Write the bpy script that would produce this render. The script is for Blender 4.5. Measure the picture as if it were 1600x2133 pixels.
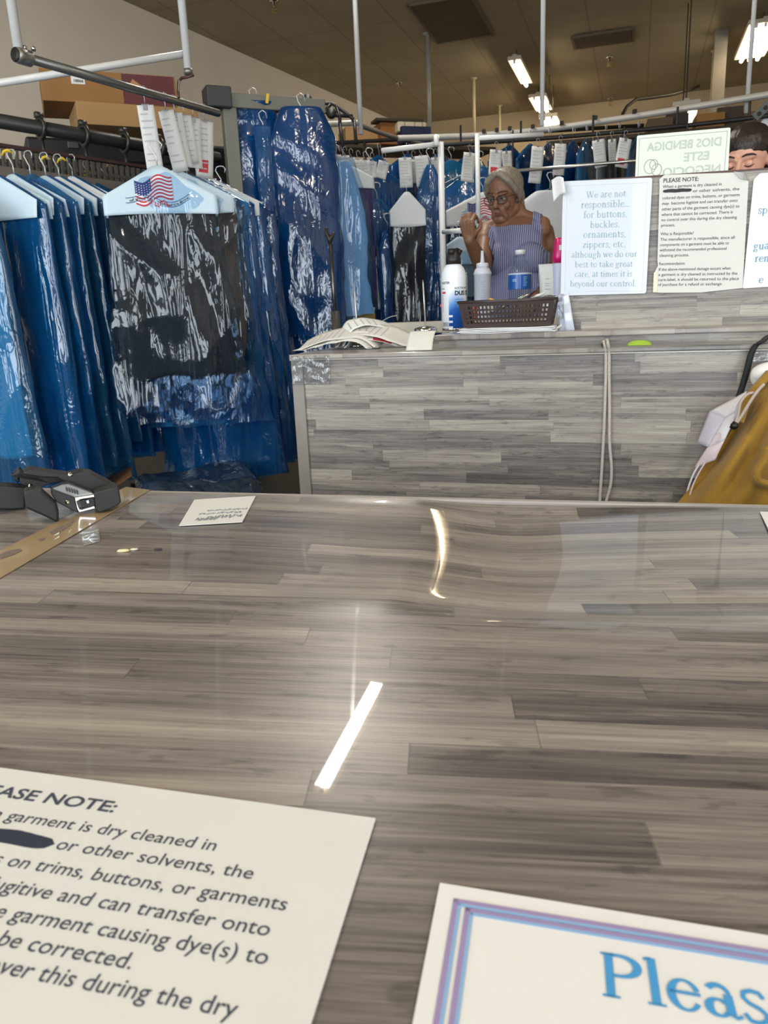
import bpy, math, random
import numpy as np
from mathutils import Vector, Matrix, noise
for o in list(bpy.data.objects): bpy.data.objects.remove(o)
C = bpy.context.scene.collection
SC = bpy.context.scene
rad = math.radians

# ------------------------------------------------------------------ camera
FPX, CXP, CYP = 1600.0, 800.0, 1066.5
ROLL = math.atan(.043); PITCH = math.atan((CYP-637)*math.cos(ROLL)/FPX)
CAM = np.array([0., 0., 1.])
F_ = np.array([0, math.cos(PITCH), -math.sin(PITCH)])
U0 = np.array([0, math.sin(PITCH), math.cos(PITCH)]); R0 = np.array([1., 0, 0])
R_ = R0*math.cos(ROLL)-U0*math.sin(ROLL); U_ = U0*math.cos(ROLL)+R0*math.sin(ROLL)
cd = bpy.data.cameras.new('camera'); cam = bpy.data.objects.new('camera', cd); C.objects.link(cam)
cam.matrix_world = Matrix(((R_[0], U_[0], -F_[0], 0), (R_[1], U_[1], -F_[1], 0), (R_[2], U_[2], -F_[2], 1.0), (0, 0, 0, 1)))
cd.sensor_fit = 'HORIZONTAL'; cd.sensor_width = 36; cd.lens = 36; cd.clip_start = .02; cd.clip_end = 60
cd.dof.use_dof = True; cd.dof.focus_distance = 1.0; cd.dof.aperture_fstop = 24
SC.camera = cam
# ------------------------------------------------------------------ light
SC.view_settings.view_transform = 'Standard'; SC.view_settings.look = 'None'
SC.view_settings.gamma = 1; SC.view_settings.use_curve_mapping = False
SC.view_settings.exposure = 0.0
w = bpy.data.worlds.new('world'); SC.world = w; w.use_nodes = True
w.node_tree.nodes['Background'].inputs[0].default_value = (.75, .87, 1, 1)
w.node_tree.nodes['Background'].inputs[1].default_value = 1.0
def area(name, loc, rot, sx, sy, power, col):
    l = bpy.data.lights.new(name, 'AREA'); l.shape = 'RECTANGLE'; l.size = sx; l.size_y = sy
    l.energy = power; l.color = col
    o = bpy.data.objects.new(name, l); C.objects.link(o); o.location = loc; o.rotation_euler = rot
    return o
# daylight through the shop front: window bays between added piers, and an unseen added light on the left
area('window_daylight', (-2.55, -2.2, 1.55), (rad(90), 0, 0), .95, 2.1, 60, (.86, .94, 1))
area('window_daylight', (-.35, -2.2, 1.55), (rad(90), 0, 0), .75, 2.1, 46, (.86, .94, 1))
area('window_daylight', (1.45, -2.2, 1.55), (rad(90), 0, 0), .95, 2.1, 60, (.86, .94, 1))
area('door_daylight', (-4.6, -1.9, 1.6), (rad(90), 0, rad(-38)), 1.4, 2.3, 110, (.86, .94, 1))  # unseen source added for highlights on the left films

# ------------------------------------------------------------------ pixel -> place
def ray(x, y): return F_+R_*(x-CXP)/FPX-U_*(y-CYP)/FPX
def P(x, y, d): return CAM+ray(x, y)*d
def PZ(x, y, z): r = ray(x, y); return CAM+r*((z-1)/r[2])
# the front counter's top is not quite level: it falls a little to the right
ZF = .765; CA = rad(-17.1); TILT = .05
cu_ = np.array([math.cos(CA), math.sin(CA), 0]); cv_ = np.array([-math.sin(CA), math.cos(CA), 0])
_f = PZ(900, 1037, ZF); fo = np.array([_f[0], _f[1], 0]); FN = np.array([TILT*cu_[0], TILT*cu_[1], 1.]); FN /= np.linalg.norm(FN)
def PF(x, y, lift=0.): return PV(x, y, np.array([fo[0], fo[1], ZF+lift]), FN)
def PV(x, y, p, n): r = ray(x, y); n = np.array(n); return CAM+r*(np.dot(np.array(p)-CAM, n)/np.dot(r, n))
_e = PF(1600, 1050)-PF(300, 1020); CA = math.atan2(_e[1], _e[0])
cu_ = np.array([math.cos(CA), math.sin(CA), 0]); cv_ = np.array([-math.sin(CA), math.cos(CA), 0]); TX = FN@cu_/FN[2]; TY = FN@cv_/FN[2]

# ------------------------------------------------------------------ materials
def lin(c): return tuple((v/255/12.92 if v/255 <= .04045 else ((v/255+.055)/1.055)**2.4) for v in c[:3])+(1,)
MATS = {}
def nt(name):
    m = bpy.data.materials.new(name); m.use_nodes = True; t = m.node_tree
    return m, t, t.nodes['Principled BSDF']
def N(t, typ, **kw):
    n = t.nodes.new(typ)
    for k, v in kw.items():
        if k.startswith('i'): n.inputs[int(k[1:])].default_value = v
        else: setattr(n, k, v)
    return n
def math_(t, op, a, b=None, c=None):
    n = t.nodes.new('ShaderNodeMath'); n.operation = op
    for i, v in enumerate((a, b, c)):
        if v is None: continue
        if isinstance(v, (int, float)): n.inputs[i].default_value = v
        else: t.links.new(v, n.inputs[i])
    return n.outputs[0]
def mixc(t, f, a, b, blend='MIX'):
    n = t.nodes.new('ShaderNodeMix'); n.data_type = 'RGBA'; n.blend_type = blend
    for i, v in ((0, f), (6, a), (7, b)):
        if isinstance(v, (int, float, tuple)): n.inputs[i].default_value = v
        else: t.links.new(v, n.inputs[i])
    return n.outputs[2]
def coords(t, scale=(1, 1, 1), out='Object'):
    tc = t.nodes.new('ShaderNodeTexCoord'); mp = t.nodes.new('ShaderNodeMapping'); mp.inputs['Scale'].default_value = scale
    t.links.new(tc.outputs[out], mp.inputs[0]); return mp.outputs[0]
def M(name, col, rough=.5, metal=0., var=0., vs=20., bump=0., bs=60., bsc=(1, 1, 1), spec=.5, coat=0., emit=None, es=1., trans=0., ior=1.45, alpha=1., sheen=0.):
    if name in MATS: return MATS[name]
    m, t, b = nt(name); MATS[name] = m
    b.inputs['Base Color'].default_value = lin(col); b.inputs['Roughness'].default_value = rough
    b.inputs['Metallic'].default_value = metal; b.inputs['Specular IOR Level'].default_value = spec
    b.inputs['Coat Weight'].default_value = coat; b.inputs['Transmission Weight'].default_value = trans
    b.inputs['IOR'].default_value = ior; b.inputs['Alpha'].default_value = alpha; b.inputs['Sheen Weight'].default_value = sheen
    if emit: b.inputs['Emission Color'].default_value = lin(emit); b.inputs['Emission Strength'].default_value = es
    if var:
        n = N(t, 'ShaderNodeTexNoise'); n.inputs['Scale'].default_value = vs; n.inputs['Detail'].default_value = 4
        t.links.new(coords(t), n.inputs['Vector'])
        dk = tuple(v*(1-var) for v in lin(col)[:3])+(1,); lt = tuple(min(1, v*(1+var)) for v in lin(col)[:3])+(1,)
        t.links.new(mixc(t, n.outputs[0], dk, lt), b.inputs['Base Color'])
    if bump:
        n = N(t, 'ShaderNodeTexNoise'); n.inputs['Scale'].default_value = bs; n.inputs['Detail'].default_value = 4
        t.links.new(coords(t, bsc), n.inputs['Vector'])
        bp = N(t, 'ShaderNodeBump'); bp.inputs['Strength'].default_value = bump; bp.inputs['Distance'].default_value = .01
        t.links.new(n.outputs[0], bp.inputs['Height']); t.links.new(bp.outputs[0], b.inputs['Normal'])
    return m
def laminate(name, row, length, axis='Y', rough=.35, coat=.0, tint=(1, 1, 1), seed=0., coat_rough=.03, gain=1.0):
    m, t, b = nt(name); MATS[name] = m
    tc = t.nodes.new('ShaderNodeTexCoord'); s = t.nodes.new('ShaderNodeSeparateXYZ'); t.links.new(tc.outputs['Object'], s.inputs[0])
    u = s.outputs[0]; v = s.outputs[1 if axis == 'Y' else 2]
    vr = math_(t, 'ADD', math_(t, 'DIVIDE', v, row), 50.3+seed)
    r = math_(t, 'FLOOR', vr)
    w1 = N(t, 'ShaderNodeTexWhiteNoise', noise_dimensions='1D'); t.links.new(r, w1.inputs['W'])
    uu = math_(t, 'ADD', math_(t, 'DIVIDE', u, length), math_(t, 'MULTIPLY', w1.outputs[0], 37.0))
    k = math_(t, 'FLOOR', uu)
    cb = N(t, 'ShaderNodeCombineXYZ'); t.links.new(r, cb.inputs[0]); t.links.new(k, cb.inputs[1])
    w2 = N(t, 'ShaderNodeTexWhiteNoise', noise_dimensions='2D'); t.links.new(cb.outputs[0], w2.inputs['Vector'])
    def streak(su, sv, det, off):
        c = N(t, 'ShaderNodeCombineXYZ')
        t.links.new(math_(t, 'ADD', math_(t, 'MULTIPLY', u, su), math_(t, 'MULTIPLY', w2.outputs[0], 31.0+off)), c.inputs[0])
        t.links.new(math_(t, 'MULTIPLY', v, sv), c.inputs[1]); c.inputs[2].default_value = off
        n = N(t, 'ShaderNodeTexNoise'); n.inputs['Scale'].default_value = 1; n.inputs['Detail'].default_value = det; n.inputs['Roughness'].default_value = .65
        n.inputs['Distortion'].default_value = .4
        t.links.new(c.outputs[0], n.inputs['Vector']); return n.outputs[0]
    s1 = streak(2.2, 60, 5, 1.7); s2 = streak(9, 420, 3, 5.1); s3 = streak(5, 14, 3, 9.3); s4 = streak(26, 95, 3, 13.7)
    val = math_(t, 'ADD', math_(t, 'MULTIPLY', w2.outputs[0], .46), math_(t, 'MULTIPLY', math_(t, 'SUBTRACT', s1, .5), 1.3))
    val = math_(t, 'ADD', val, math_(t, 'MULTIPLY', math_(t, 'SUBTRACT', s2, .5), .85))
    val = math_(t, 'ADD', val, math_(t, 'MULTIPLY', math_(t, 'SUBTRACT', s3, .5), .35))
    val = math_(t, 'SUBTRACT', val, math_(t, 'MULTIPLY', math_(t, 'MAXIMUM', math_(t, 'SUBTRACT', s4, .56), 0.), 1.6))
    val = math_(t, 'ADD', val, .29)
    cr = t.nodes.new('ShaderNodeValToRGB'); t.links.new(val, cr.inputs[0])
    e = cr.color_ramp.elements; e[0].position = .0; e[1].position = 1.0
    def tc_(c): return tuple(min(1, x*y*gain) for x, y in zip(lin(c), tint))+(1,)
    e[0].color = tc_((78, 74, 74)); e[1].color = tc_((186, 180, 168))
    for pos, c in ((.3, (112, 106, 103)), (.52, (140, 133, 127)), (.75, (164, 157, 147))):
        q = e.new(pos); q.color = tc_(c)
    # thin darker joints at the plank ends
    fr = math_(t, 'FRACT', uu); fv = math_(t, 'FRACT', vr)
    j = math_(t, 'LESS_THAN', fr, .003)
    warm = mixc(t, math_(t, 'MULTIPLY', w2.outputs[1] if False else s3, .35), cr.outputs[0], (.30, .25, .19, 1), 'SOFT_LIGHT')
    col = mixc(t, math_(t, 'MULTIPLY', j, .45), warm, (.06, .055, .05, 1))
    t.links.new(col, b.inputs['Base Color'])
    b.inputs['Roughness'].default_value = rough; b.inputs['Coat Weight'].default_value = coat; b.inputs['Coat Roughness'].default_value = coat_rough
    return m
def film(name, tint, body, fac, rough=.16, bump=.5, spec=.7, sc=(20, 20, 2.4), rip=.18, dis=.6):
    """thin poly bag: part see-through, part glossy film with crinkles"""
    m = bpy.data.materials.new(name); m.use_nodes = True; t = m.node_tree; MATS[name] = m
    b = t.nodes['Principled BSDF']; out = t.nodes['Material Output']
    b.inputs['Base Color'].default_value = lin(body); b.inputs['Roughness'].default_value = rough; b.inputs['Specular IOR Level'].default_value = spec
    tr = t.nodes.new('ShaderNodeBsdfTransparent'); tr.inputs[0].default_value = lin(tint)
    n1 = N(t, 'ShaderNodeTexNoise'); n1.inputs['Scale'].default_value = 1; n1.inputs['Detail'].default_value = 2; n1.inputs['Distortion'].default_value = dis
    t.links.new(coords(t, sc), n1.inputs['Vector'])
    n2 = N(t, 'ShaderNodeTexNoise'); n2.inputs['Scale'].default_value = 1; n2.inputs['Detail'].default_value = 1; n2.inputs['Distortion'].default_value = 1.5
    t.links.new(coords(t, (26, 26, 17)), n2.inputs['Vector'])
    rd = math_(t, 'ABSOLUTE', math_(t, 'SUBTRACT', n2.outputs[0], .5))
    h = math_(t, 'ADD', n1.outputs[0], math_(t, 'MULTIPLY', rd, rip))
    bp = N(t, 'ShaderNodeBump'); bp.inputs['Strength'].default_value = bump; bp.inputs['Distance'].default_value = .03
    t.links.new(h, bp.inputs['Height']); t.links.new(bp.outputs[0], b.inputs['Normal'])
    n3 = N(t, 'ShaderNodeTexNoise'); n3.inputs['Scale'].default_value = 1; n3.inputs['Detail'].default_value = 3
    t.links.new(coords(t, (9, 9, 2.2)), n3.inputs['Vector'])
    f = math_(t, 'MULTIPLY', math_(t, 'ADD', math_(t, 'MULTIPLY', n3.outputs[0], 1.3), .35), fac)
    gl = t.nodes.new('ShaderNodeBsdfGlossy'); gl.inputs['Roughness'].default_value = .07; t.links.new(bp.outputs[0], gl.inputs['Normal'])
    mx = t.nodes.new('ShaderNodeMixShader'); t.links.new(f, mx.inputs[0]); t.links.new(tr.outputs[0], mx.inputs[1]); t.links.new(b.outputs[0], mx.inputs[2])
    lw = t.nodes.new('ShaderNodeLayerWeight'); lw.inputs[0].default_value = .5; t.links.new(bp.outputs[0], lw.inputs['Normal'])
    fz = math_(t, 'ADD', math_(t, 'MULTIPLY', math_(t, 'POWER', lw.outputs['Facing'], 4.0), .5), .045)
    mx2 = t.nodes.new('ShaderNodeMixShader'); t.links.new(fz, mx2.inputs[0]); t.links.new(mx.outputs[0], mx2.inputs[1]); t.links.new(gl.outputs[0], mx2.inputs[2])
    t.links.new(mx2.outputs[0], out.inputs[0])
    return m

# ------------------------------------------------------------------ objects
INV = {}
def setp(o, label=None, cat=None, group=None, kind=None):
    for k, v in (('label', label), ('category', cat), ('group', group), ('kind', kind)):
        if v: o[k] = v
    return o
def thing(name, label, cat, loc=(0, 0, 0), rz=0., group=None, kind=None):
    o = bpy.data.objects.new(name, None); C.objects.link(o); o.empty_display_size = .05
    o.location = tuple(float(v) for v in loc); o.rotation_euler = (0, 0, rz)
    INV[o.name] = (Matrix.Translation(Vector(tuple(float(v) for v in loc))) @ Matrix.Rotation(rz, 4, 'Z')).inverted()
    return setp(o, label, cat, group, kind)
def rotz(a): c, s = math.cos(a), math.sin(a); return np.array([[c, -s, 0], [s, c, 0], [0, 0, 1.]])
def frame(u, v):
    u = np.array(u, float); u /= np.linalg.norm(u); v = np.array(v, float); v -= u*np.dot(u, v); v /= np.linalg.norm(v)
    return np.stack([u, v, np.cross(u, v)], 1)
class MB:
    def __init__(s): s.v = []; s.f = []; s.m = []; s.n = 0
    def add(s, vs, fs, mi=0):
        vs = np.asarray(vs, float).reshape(-1, 3); s.v.append(vs)
        for f in fs: s.f.append(tuple(int(i)+s.n for i in f)); s.m.append(mi)
        s.n += len(vs); return s
    def box(s, c, size, R=None, mi=0, taper=1.0):
        h = np.array(size, float)/2
        q = np.array([[x, y, z] for z in (-1, 1) for y in (-1, 1) for x in (-1, 1)], float)
        q[:4, :2] *= taper
        q = q*h
        if R is not None: q = q@np.asarray(R).T
        return s.add(q+np.array(c), [(0, 2, 3, 1), (4, 5, 7, 6), (0, 1, 5, 4), (2, 6, 7, 3), (0, 4, 6, 2), (1, 3, 7, 5)], mi)
    def tube(s, pts, r, n=8, mi=0, closed=False, caps=True, squash=None):
        p = np.array(pts, float); k = len(p); rr = np.full(k, r) if np.isscalar(r) else np.array(r, float)
        if closed: t = np.roll(p, -1, 0)-np.roll(p, 1, 0)
        else: t = np.gradient(p, axis=0)
        t /= np.maximum(np.linalg.norm(t, axis=1), 1e-9)[:, None]
        a = np.array([0, 0, 1.]) if abs(t[0][2]) < .9 else np.array([1., 0, 0])
        vs = []
        b = np.cross(t[0], a); b /= np.linalg.norm(b)
        for i in range(k):
            b = b-t[i]*np.dot(b, t[i]); b /= np.linalg.norm(b); c = np.cross(t[i], b)
            for j in range(n):
                th = 2*math.pi*j/n; vs.append(p[i]+rr[i]*(math.cos(th)*b+math.sin(th)*c*(squash or 1)))
        fs = []
        for i in range(k if closed else k-1):
            for j in range(n):
                i2 = (i+1) % k; fs.append((i*n+j, i*n+(j+1) % n, i2*n+(j+1) % n, i2*n+j))
        if caps and not closed: fs.append(tuple(range(n))[::-1]); fs.append(tuple((k-1)*n+j for j in range(n)))
        return s.add(vs, fs, mi)
    def lathe(s, prof, c=(0, 0, 0), n=24, mi=0, R=None, sx=1., sy=1.):
        k = len(prof); vs = []
        for r, z in prof:
            for j in range(n):
                th = 2*math.pi*j/n; vs.append((r*math.cos(th)*sx, r*math.sin(th)*sy, z))
        vs = np.array(vs)
        if R is not None: vs = vs@np.asarray(R).T
        fs = [(i*n+j, i*n+(j+1) % n, (i+1)*n+(j+1) % n, (i+1)*n+j) for i in range(k-1) for j in range(n)]
        fs.append(tuple(range(n))[::-1]); fs.append(tuple((k-1)*n+j for j in range(n)))
        return s.add(vs+np.array(c), fs, mi)
    def grid(s, G, mi=0, cu=False, flip=False):
        """G[v,u,3] surface"""
        nv, nu = G.shape[:2]; fs = []
        for i in range(nv-1):
            for j in range(nu if cu else nu-1):
                j2 = (j+1) % nu; f = (i*nu+j, i*nu+j2, (i+1)*nu+j2, (i+1)*nu+j)
                fs.append(f[::-1] if flip else f)
        return s.add(G.reshape(-1, 3), fs, mi)
    def sheet(s, G, th, mi=0):
        """closed thin solid from a surface grid"""
        nv, nu = G.shape[:2]
        du = np.gradient(G, axis=1); dv = np.gradient(G, axis=0); nn = np.cross(du, dv); nn /= np.maximum(np.linalg.norm(nn, axis=2), 1e-12)[:, :, None]
        a = G+nn*th/2; b = G-nn*th/2; o = s.n; k = nv*nu
        fs = []
        for i in range(nv-1):
            for j in range(nu-1):
                q = (i*nu+j, i*nu+j+1, (i+1)*nu+j+1, (i+1)*nu+j); fs.append(q); fs.append(tuple(x+k for x in q[::-1]))
        bd = [j for j in range(nu)]+[i*nu+nu-1 for i in range(1, nv)]+[(nv-1)*nu+j for j in range(nu-2, -1, -1)]+[i*nu for i in range(nv-2, 0, -1)]
        for x, y in zip(bd, bd[1:]+bd[:1]): fs.append((y, x, x+k, y+k))
        return s.add(np.concatenate([a.reshape(-1, 3), b.reshape(-1, 3)]), fs, mi)
    def prism(s, poly, O, u, v, th, mi=0):
        """polygon in plane (O,u,v) extruded by th along u x v (th/2 both ways)"""
        u = np.array(u, float); v = np.array(v, float); n_ = np.cross(u, v); n_ /= np.linalg.norm(n_); k = len(poly)
        b = np.array([np.array(O)+u*x+v*y for x, y in poly])
        fs = [tuple(range(k))[::-1], tuple(range(k, 2*k))]+[(i, (i+1) % k, k+(i+1) % k, k+i) for i in range(k)]
        return s.add(np.concatenate([b-n_*th/2, b+n_*th/2]), fs, mi)
    def build(s, name, mat, parent=None, smooth=False, root=None, world=False, bevel=0., kind=None, label=None, seg=2):
        vs = np.concatenate(s.v) if s.v else np.zeros((0, 3))
        if world and (root or parent) is not None:
            Mi = np.array(INV[(root or parent).name]); vs = vs@Mi[:3, :3].T+Mi[:3, 3]
        me = bpy.data.meshes.new(name); me.from_pydata(vs.tolist(), [], s.f)
        for m in (mat if isinstance(mat, (list, tuple)) else [mat]): me.materials.append(m)
        me.polygons.foreach_set('material_index', s.m)
        if smooth: me.polygons.foreach_set('use_smooth', [True]*len(me.polygons))
        me.validate(); me.update()
        o = bpy.data.objects.new(name, me); C.objects.link(o)
        if parent is not None: o.parent = parent
        if bevel:
            b = o.modifiers.new('bevel', 'BEVEL'); b.width = bevel; b.segments = seg; b.limit_method = 'ANGLE'
        setp(o, label=label, kind=kind)
        return o
def struct(o): o['kind'] = 'structure'; return o
def textmesh(s, size=1.0, align='LEFT', shear=0., bold=0.):
    cu = bpy.data.curves.new('t', 'FONT'); cu.body = s; cu.size = size; cu.align_x = align; cu.shear = shear; cu.offset = bold; cu.resolution_u = 3
    o = bpy.data.objects.new('t', cu); me = bpy.data.meshes.new_from_object(o)
    n = len(me.vertices); v = np.zeros(n*3); me.vertices.foreach_get('co', v); v = v.reshape(-1, 3)
    f = [tuple(p.vertices) for p in me.polygons]
    bpy.data.objects.remove(o); bpy.data.curves.remove(cu); bpy.data.meshes.remove(me)
    return v, f
def put_text(mb, s, O, u, v, size, align='LEFT', shear=0., bold=0., fit=None, mi=0, bend=None, lift=.0004):
    """text with baseline start O, reading direction u, up direction v (world/local 3-vectors)"""
    tv, tf = textmesh(s, 1.0, align, shear, bold)
    if not len(tv): return
    w_ = tv[:, 0].max()-tv[:, 0].min(); sx = size if not fit else fit/w_
    u = np.array(u, float); u /= np.linalg.norm(u); v = np.array(v, float); v /= np.linalg.norm(v); n_ = np.cross(u, v); n_ /= np.linalg.norm(n_)
    x = tv[:, 0]*sx; y = tv[:, 1]*size
    q = bend(x, y) if bend else np.array(O)+x[:, None]*u+y[:, None]*v
    mb.add(q+n_*lift, tf, mi)
def pnoise(x, y, seed, octs=4, base=1.0):
    """cheap smooth pseudo noise from sums of sines (vectorised)"""
    r = np.random.RandomState(seed); out = 0*x; amp = 1.0; f = base
    for o in range(octs):
        for k in range(3):
            a, b, c = r.normal(0, f), r.normal(0, f), r.uniform(0, 6.28)
            out = out+amp*np.sin(a*x+b*y+c+.8*np.sin(.7*b*x-.6*a*y+c*2))
        amp *= .55; f *= 2.0
    return out/3.0

# ================================================================== the room
WALLH = rad(26.6); GRID = rad(18.3); ZC = 3.75
m_wall = M('wall_paint', (226, 219, 208), .9, var=.05, vs=3, bump=.05, bs=120)
m_wall_back = M('back_wall_paint', (190, 172, 142), .9, var=.08, vs=4)
# ceiling: suspended tiles, turned with the shop's own grid
m, t, b = nt('ceiling_tiles'); MATS['ceiling'] = m
mp = t.nodes.new('ShaderNodeTexCoord'); s = t.nodes.new('ShaderNodeSeparateXYZ'); t.links.new(mp.outputs['Object'], s.inputs[0])
def lines(sock, per, off, wd):
    f = math_(t, 'FRACT', math_(t, 'ADD', math_(t, 'DIVIDE', sock, per), off)); return math_(t, 'LESS_THAN', f, wd/per)
g = math_(t, 'MAXIMUM', lines(s.outputs[0], .61, .0, .018), lines(s.outputs[1], 1.22, .15, .018))
n = N(t, 'ShaderNodeTexNoise'); n.inputs['Scale'].default_value = 1.6; n.inputs['Detail'].default_value = 5; t.links.new(mp.outputs['Object'], n.inputs['Vector'])
n2 = N(t, 'ShaderNodeTexNoise'); n2.inputs['Scale'].default_value = 240; t.links.new(mp.outputs['Object'], n2.inputs['Vector'])
base = mixc(t, n.outputs[0], lin((150, 138, 112)), lin((182, 170, 142)))
base = mixc(t, math_(t, 'MULTIPLY', n2.outputs[0], .3), base, lin((120, 108, 88)))
t.links.new(mixc(t, math_(t, 'MULTIPLY', g, .38), base, lin((110, 98, 78))), b.inputs['Base Color']); b.inputs['Roughness'].default_value = .95
bp = N(t, 'ShaderNodeBump'); bp.inputs['Strength'].default_value = .3; bp.inputs['Distance'].default_value = .004
t.links.new(n2.outputs[0], bp.inputs['Height']); t.links.new(bp.outputs[0], b.inputs['Normal'])
q = MB(); q.box((0, 6, .05), (26, 26, .1)); c = q.build('ceiling', MATS['ceiling']); c.location = (0, 0, ZC); c.rotation_euler = (0, 0, -GRID); struct(c)
q = MB(); q.box((0, 5, -.05), (24, 24, .1)); struct(q.build('floor', M('floor_vinyl', (36, 33, 31), .55, var=.2, vs=6)))
# left wall runs along heading 26.6 deg
wp = PZ(500, 109, ZC); wd_ = np.array([math.sin(WALLH), math.cos(WALLH), 0]); wn = np.array([-wd_[1], wd_[0], 0])
Rw = np.stack([wd_, wn, [0, 0, 1]], 1)
q = MB(); cc = wp+wd_*1.0+wn*.06; q.box((cc[0], cc[1], ZC/2), (20, .12, ZC), Rw); struct(q.build('wall_left', m_wall))
bpnt = PZ(960, 247, ZC); bd = np.array([math.cos(GRID), -math.sin(GRID), 0]); bnn = np.array([math.sin(GRID), math.cos(GRID), 0])
Rb = np.stack([bd, bnn, [0, 0, 1]], 1)
q = MB(); cc = bpnt+bnn*.06+bd*3.0; q.box((cc[0], cc[1], ZC/2), (13, .12, ZC), Rb); struct(q.build('wall_back', m_wall_back))
q = MB(); cc = np.array([5.6, 5, 0])
q.box((5.8, 4.5, ZC/2), (.12, 16, ZC), rotz(-GRID)); struct(q.build('wall_right', m_wall))
# shop front behind the customer: wall with a big window opening
q = MB(); y0 = -2.4
q.box((0, y0, .2), (13, .12, .4)); q.box((0, y0, 3.2), (13, .12, 1.1)); q.box((-5.7, y0, 1.55), (1.6, .12, 2.3)); q.box((4.2, y0, 1.55), (4.6, .12, 2.3))
struct(q.build('wall_front', m_wall))
q = MB()
for x, w_ in ((-4.85, .06), (-3.4, .5), (-1.4, 1.1), (.5, .8), (1.92, .08)): q.box((x, y0, 1.55), (w_, .1, 2.3))  # unseen wide piers added to break up highlights on the film
q.box((-1.5, y0, 2.67), (6.8, .1, .06)); q.box((-1.5, y0, .43), (6.8, .1, .06)); struct(q.build('window_1', m_wall))
# ceiling things -----------------------------------------------------
m_tube = M('lamp_tube', (255, 240, 205), .4, emit=(255, 236, 204), es=42.)
m_house = M('lamp_housing', (205, 196, 178), .5)
def fixture(c, ln, tubes, label, rot=GRID, lamp=0):
    c = np.array(c)
    o = thing('ceiling_light', label, 'ceiling light', c, -rot, 'fluorescent ceiling lights')
    q = MB(); q.box((0, 0, -.02), (.06+.09*tubes, ln+.06, .04)); q.box((0, 0, .0), (.05, ln, .05)); q.build('housing', m_house, o, bevel=.006)
    for k in range(tubes):
        x = (k-(tubes-1)/2)*.085
        q = MB(); q.tube([(x, -ln/2, -.065), (x, ln/2, -.065)], .019, 12); q.build('lamp_tube', m_tube, o, True)
    for k in range(tubes):
        x = (k-(tubes-1)/2)*.085
        for y in (-ln/2, ln/2): MB().box((x, y, -.055), (.03, .014, .045)).build('socket', M('lamp_socket', (225, 220, 210), .5), o)
    # support up to the ceiling when it hangs below it
    gap = ZC-c[2]
    if gap > .03:
        for y in (-ln*.35, ln*.35): MB().tube([(0, y, 0), (0, y, gap)], .006, 6).build('hanging_rod', M('rod_dark', (70, 66, 60), .5, .6), o)
    if lamp:
        l = bpy.data.lights.new('lamp_light', 'AREA'); l.shape = 'RECTANGLE'; l.size = .1*tubes; l.size_y = ln; l.energy = lamp; l.color = (1, .97, .92)
        lo = bpy.data.objects.new('lamp_light', l); C.objects.link(lo); lo.parent = o; lo.location = (0, 0, -.09)
    return o
zl = ZC-.05
fixture(PZ(1085, 143, zl-.06), 1.02, 1, 'single tube ceiling light, nearest of the row above the grey haired woman')
fixture(PZ(1127, 210, zl-.06), .8, 2, 'twin tube ceiling light behind the long white hanger post, middle of its row')
fixture(PZ(1148, 249, 3.28), .7, 2, 'twin tube ceiling light at the far end of its row, low by the back wall')
fixture(PZ(1578, 78, zl-.06), 1.25, 3, 'three tube ceiling light at the right edge of the ceiling')
fixture(PZ(1425, 232, 2.72), .9, 2, 'small bright lamp hung over the conveyor pipe near the grey column')
def refl(x, y, z):
    r = ray(x, y); p = PF(x, y); r2 = r-2*FN*np.dot(r, FN); return p+r2*((z-p[2])/r2[2])
a, b2 = refl(670, 1645, zl-.065), refl(785, 1428, zl-.065)
dd = b2-a; print('REFL', a, b2, np.linalg.norm(dd), math.degrees(math.atan2(dd[0], dd[1])))
fixture((a+b2)/2+np.array([0, 0, .065]), min(2.4, np.linalg.norm(dd)), 1, 'long single tube ceiling light above the front counter, mirrored in its top', rot=math.atan2(dd[0], dd[1]), lamp=35)
for x_, y_, lb_ in ((-2.3, .4, 'twin tube ceiling light over the left end of the front counter'), (2.3, -.2, 'twin tube ceiling light over the right end of the front counter')):
    fixture((x_, y_, zl), 1.22, 2, lb_, lamp=35)  # unseen fixtures added to brighten the counter top from above
# panel and vent
def ceil_panel(name, label, cat, px, mat, frame_=False):
    pts = [PZ(x, y, ZC) for x, y in px]; c = sum(pts)/4
    o = thing(name, label, cat, c, -GRID); iv = np.array(INV[o.name]); pl = [iv[:3, :3]@p+iv[:3, 3] for p in pts]
    w_ = max(p[0] for p in pl)-min(p[0] for p in pl); h_ = max(p[1] for p in pl)-min(p[1] for p in pl)
    return o, w_, h_
o, w_, h_ = ceil_panel('ceiling_panel', 'dark brown replacement ceiling panel at the top of the picture', 'ceiling panel', [(845, 10), (1000, 0), (1025, 62), (902, 82)], None)
q = MB(); q.box((0, 0, -.012), (.59, 1.15, .012)); q.build('panel', M('dark_panel', (92, 80, 62), .9, var=.2, vs=5), o)
q = MB()
for sx, sy, a_, b_ in ((0, .585, .62, .02), (0, -.585, .62, .02), (.3, 0, .02, 1.19), (-.3, 0, .02, 1.19)): q.box((sx, sy, -.012), (a_, b_, .022))
q.build('panel_frame', M('panel_frame', (112, 100, 80), .8), o)
c = PZ(1257, 78, ZC); o = thing('air_vent', 'brown louvred air vent in the ceiling left of the grey column', 'air vent', c, -GRID)
q = MB(); q.box((0, 0, -.006), (.64, .42, .012)); q.build('backing', M('vent_dark', (60, 52, 42), .9), o)
q = MB()
for k in range(9): q.box((0, -.17+k*.0425, -.02), (.6, .03, .006), frame((1, 0, 0), (0, .9, -.45)))
q.build('louvre', M('vent_louvre', (105, 92, 72), .7), o)
q = MB()
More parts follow.
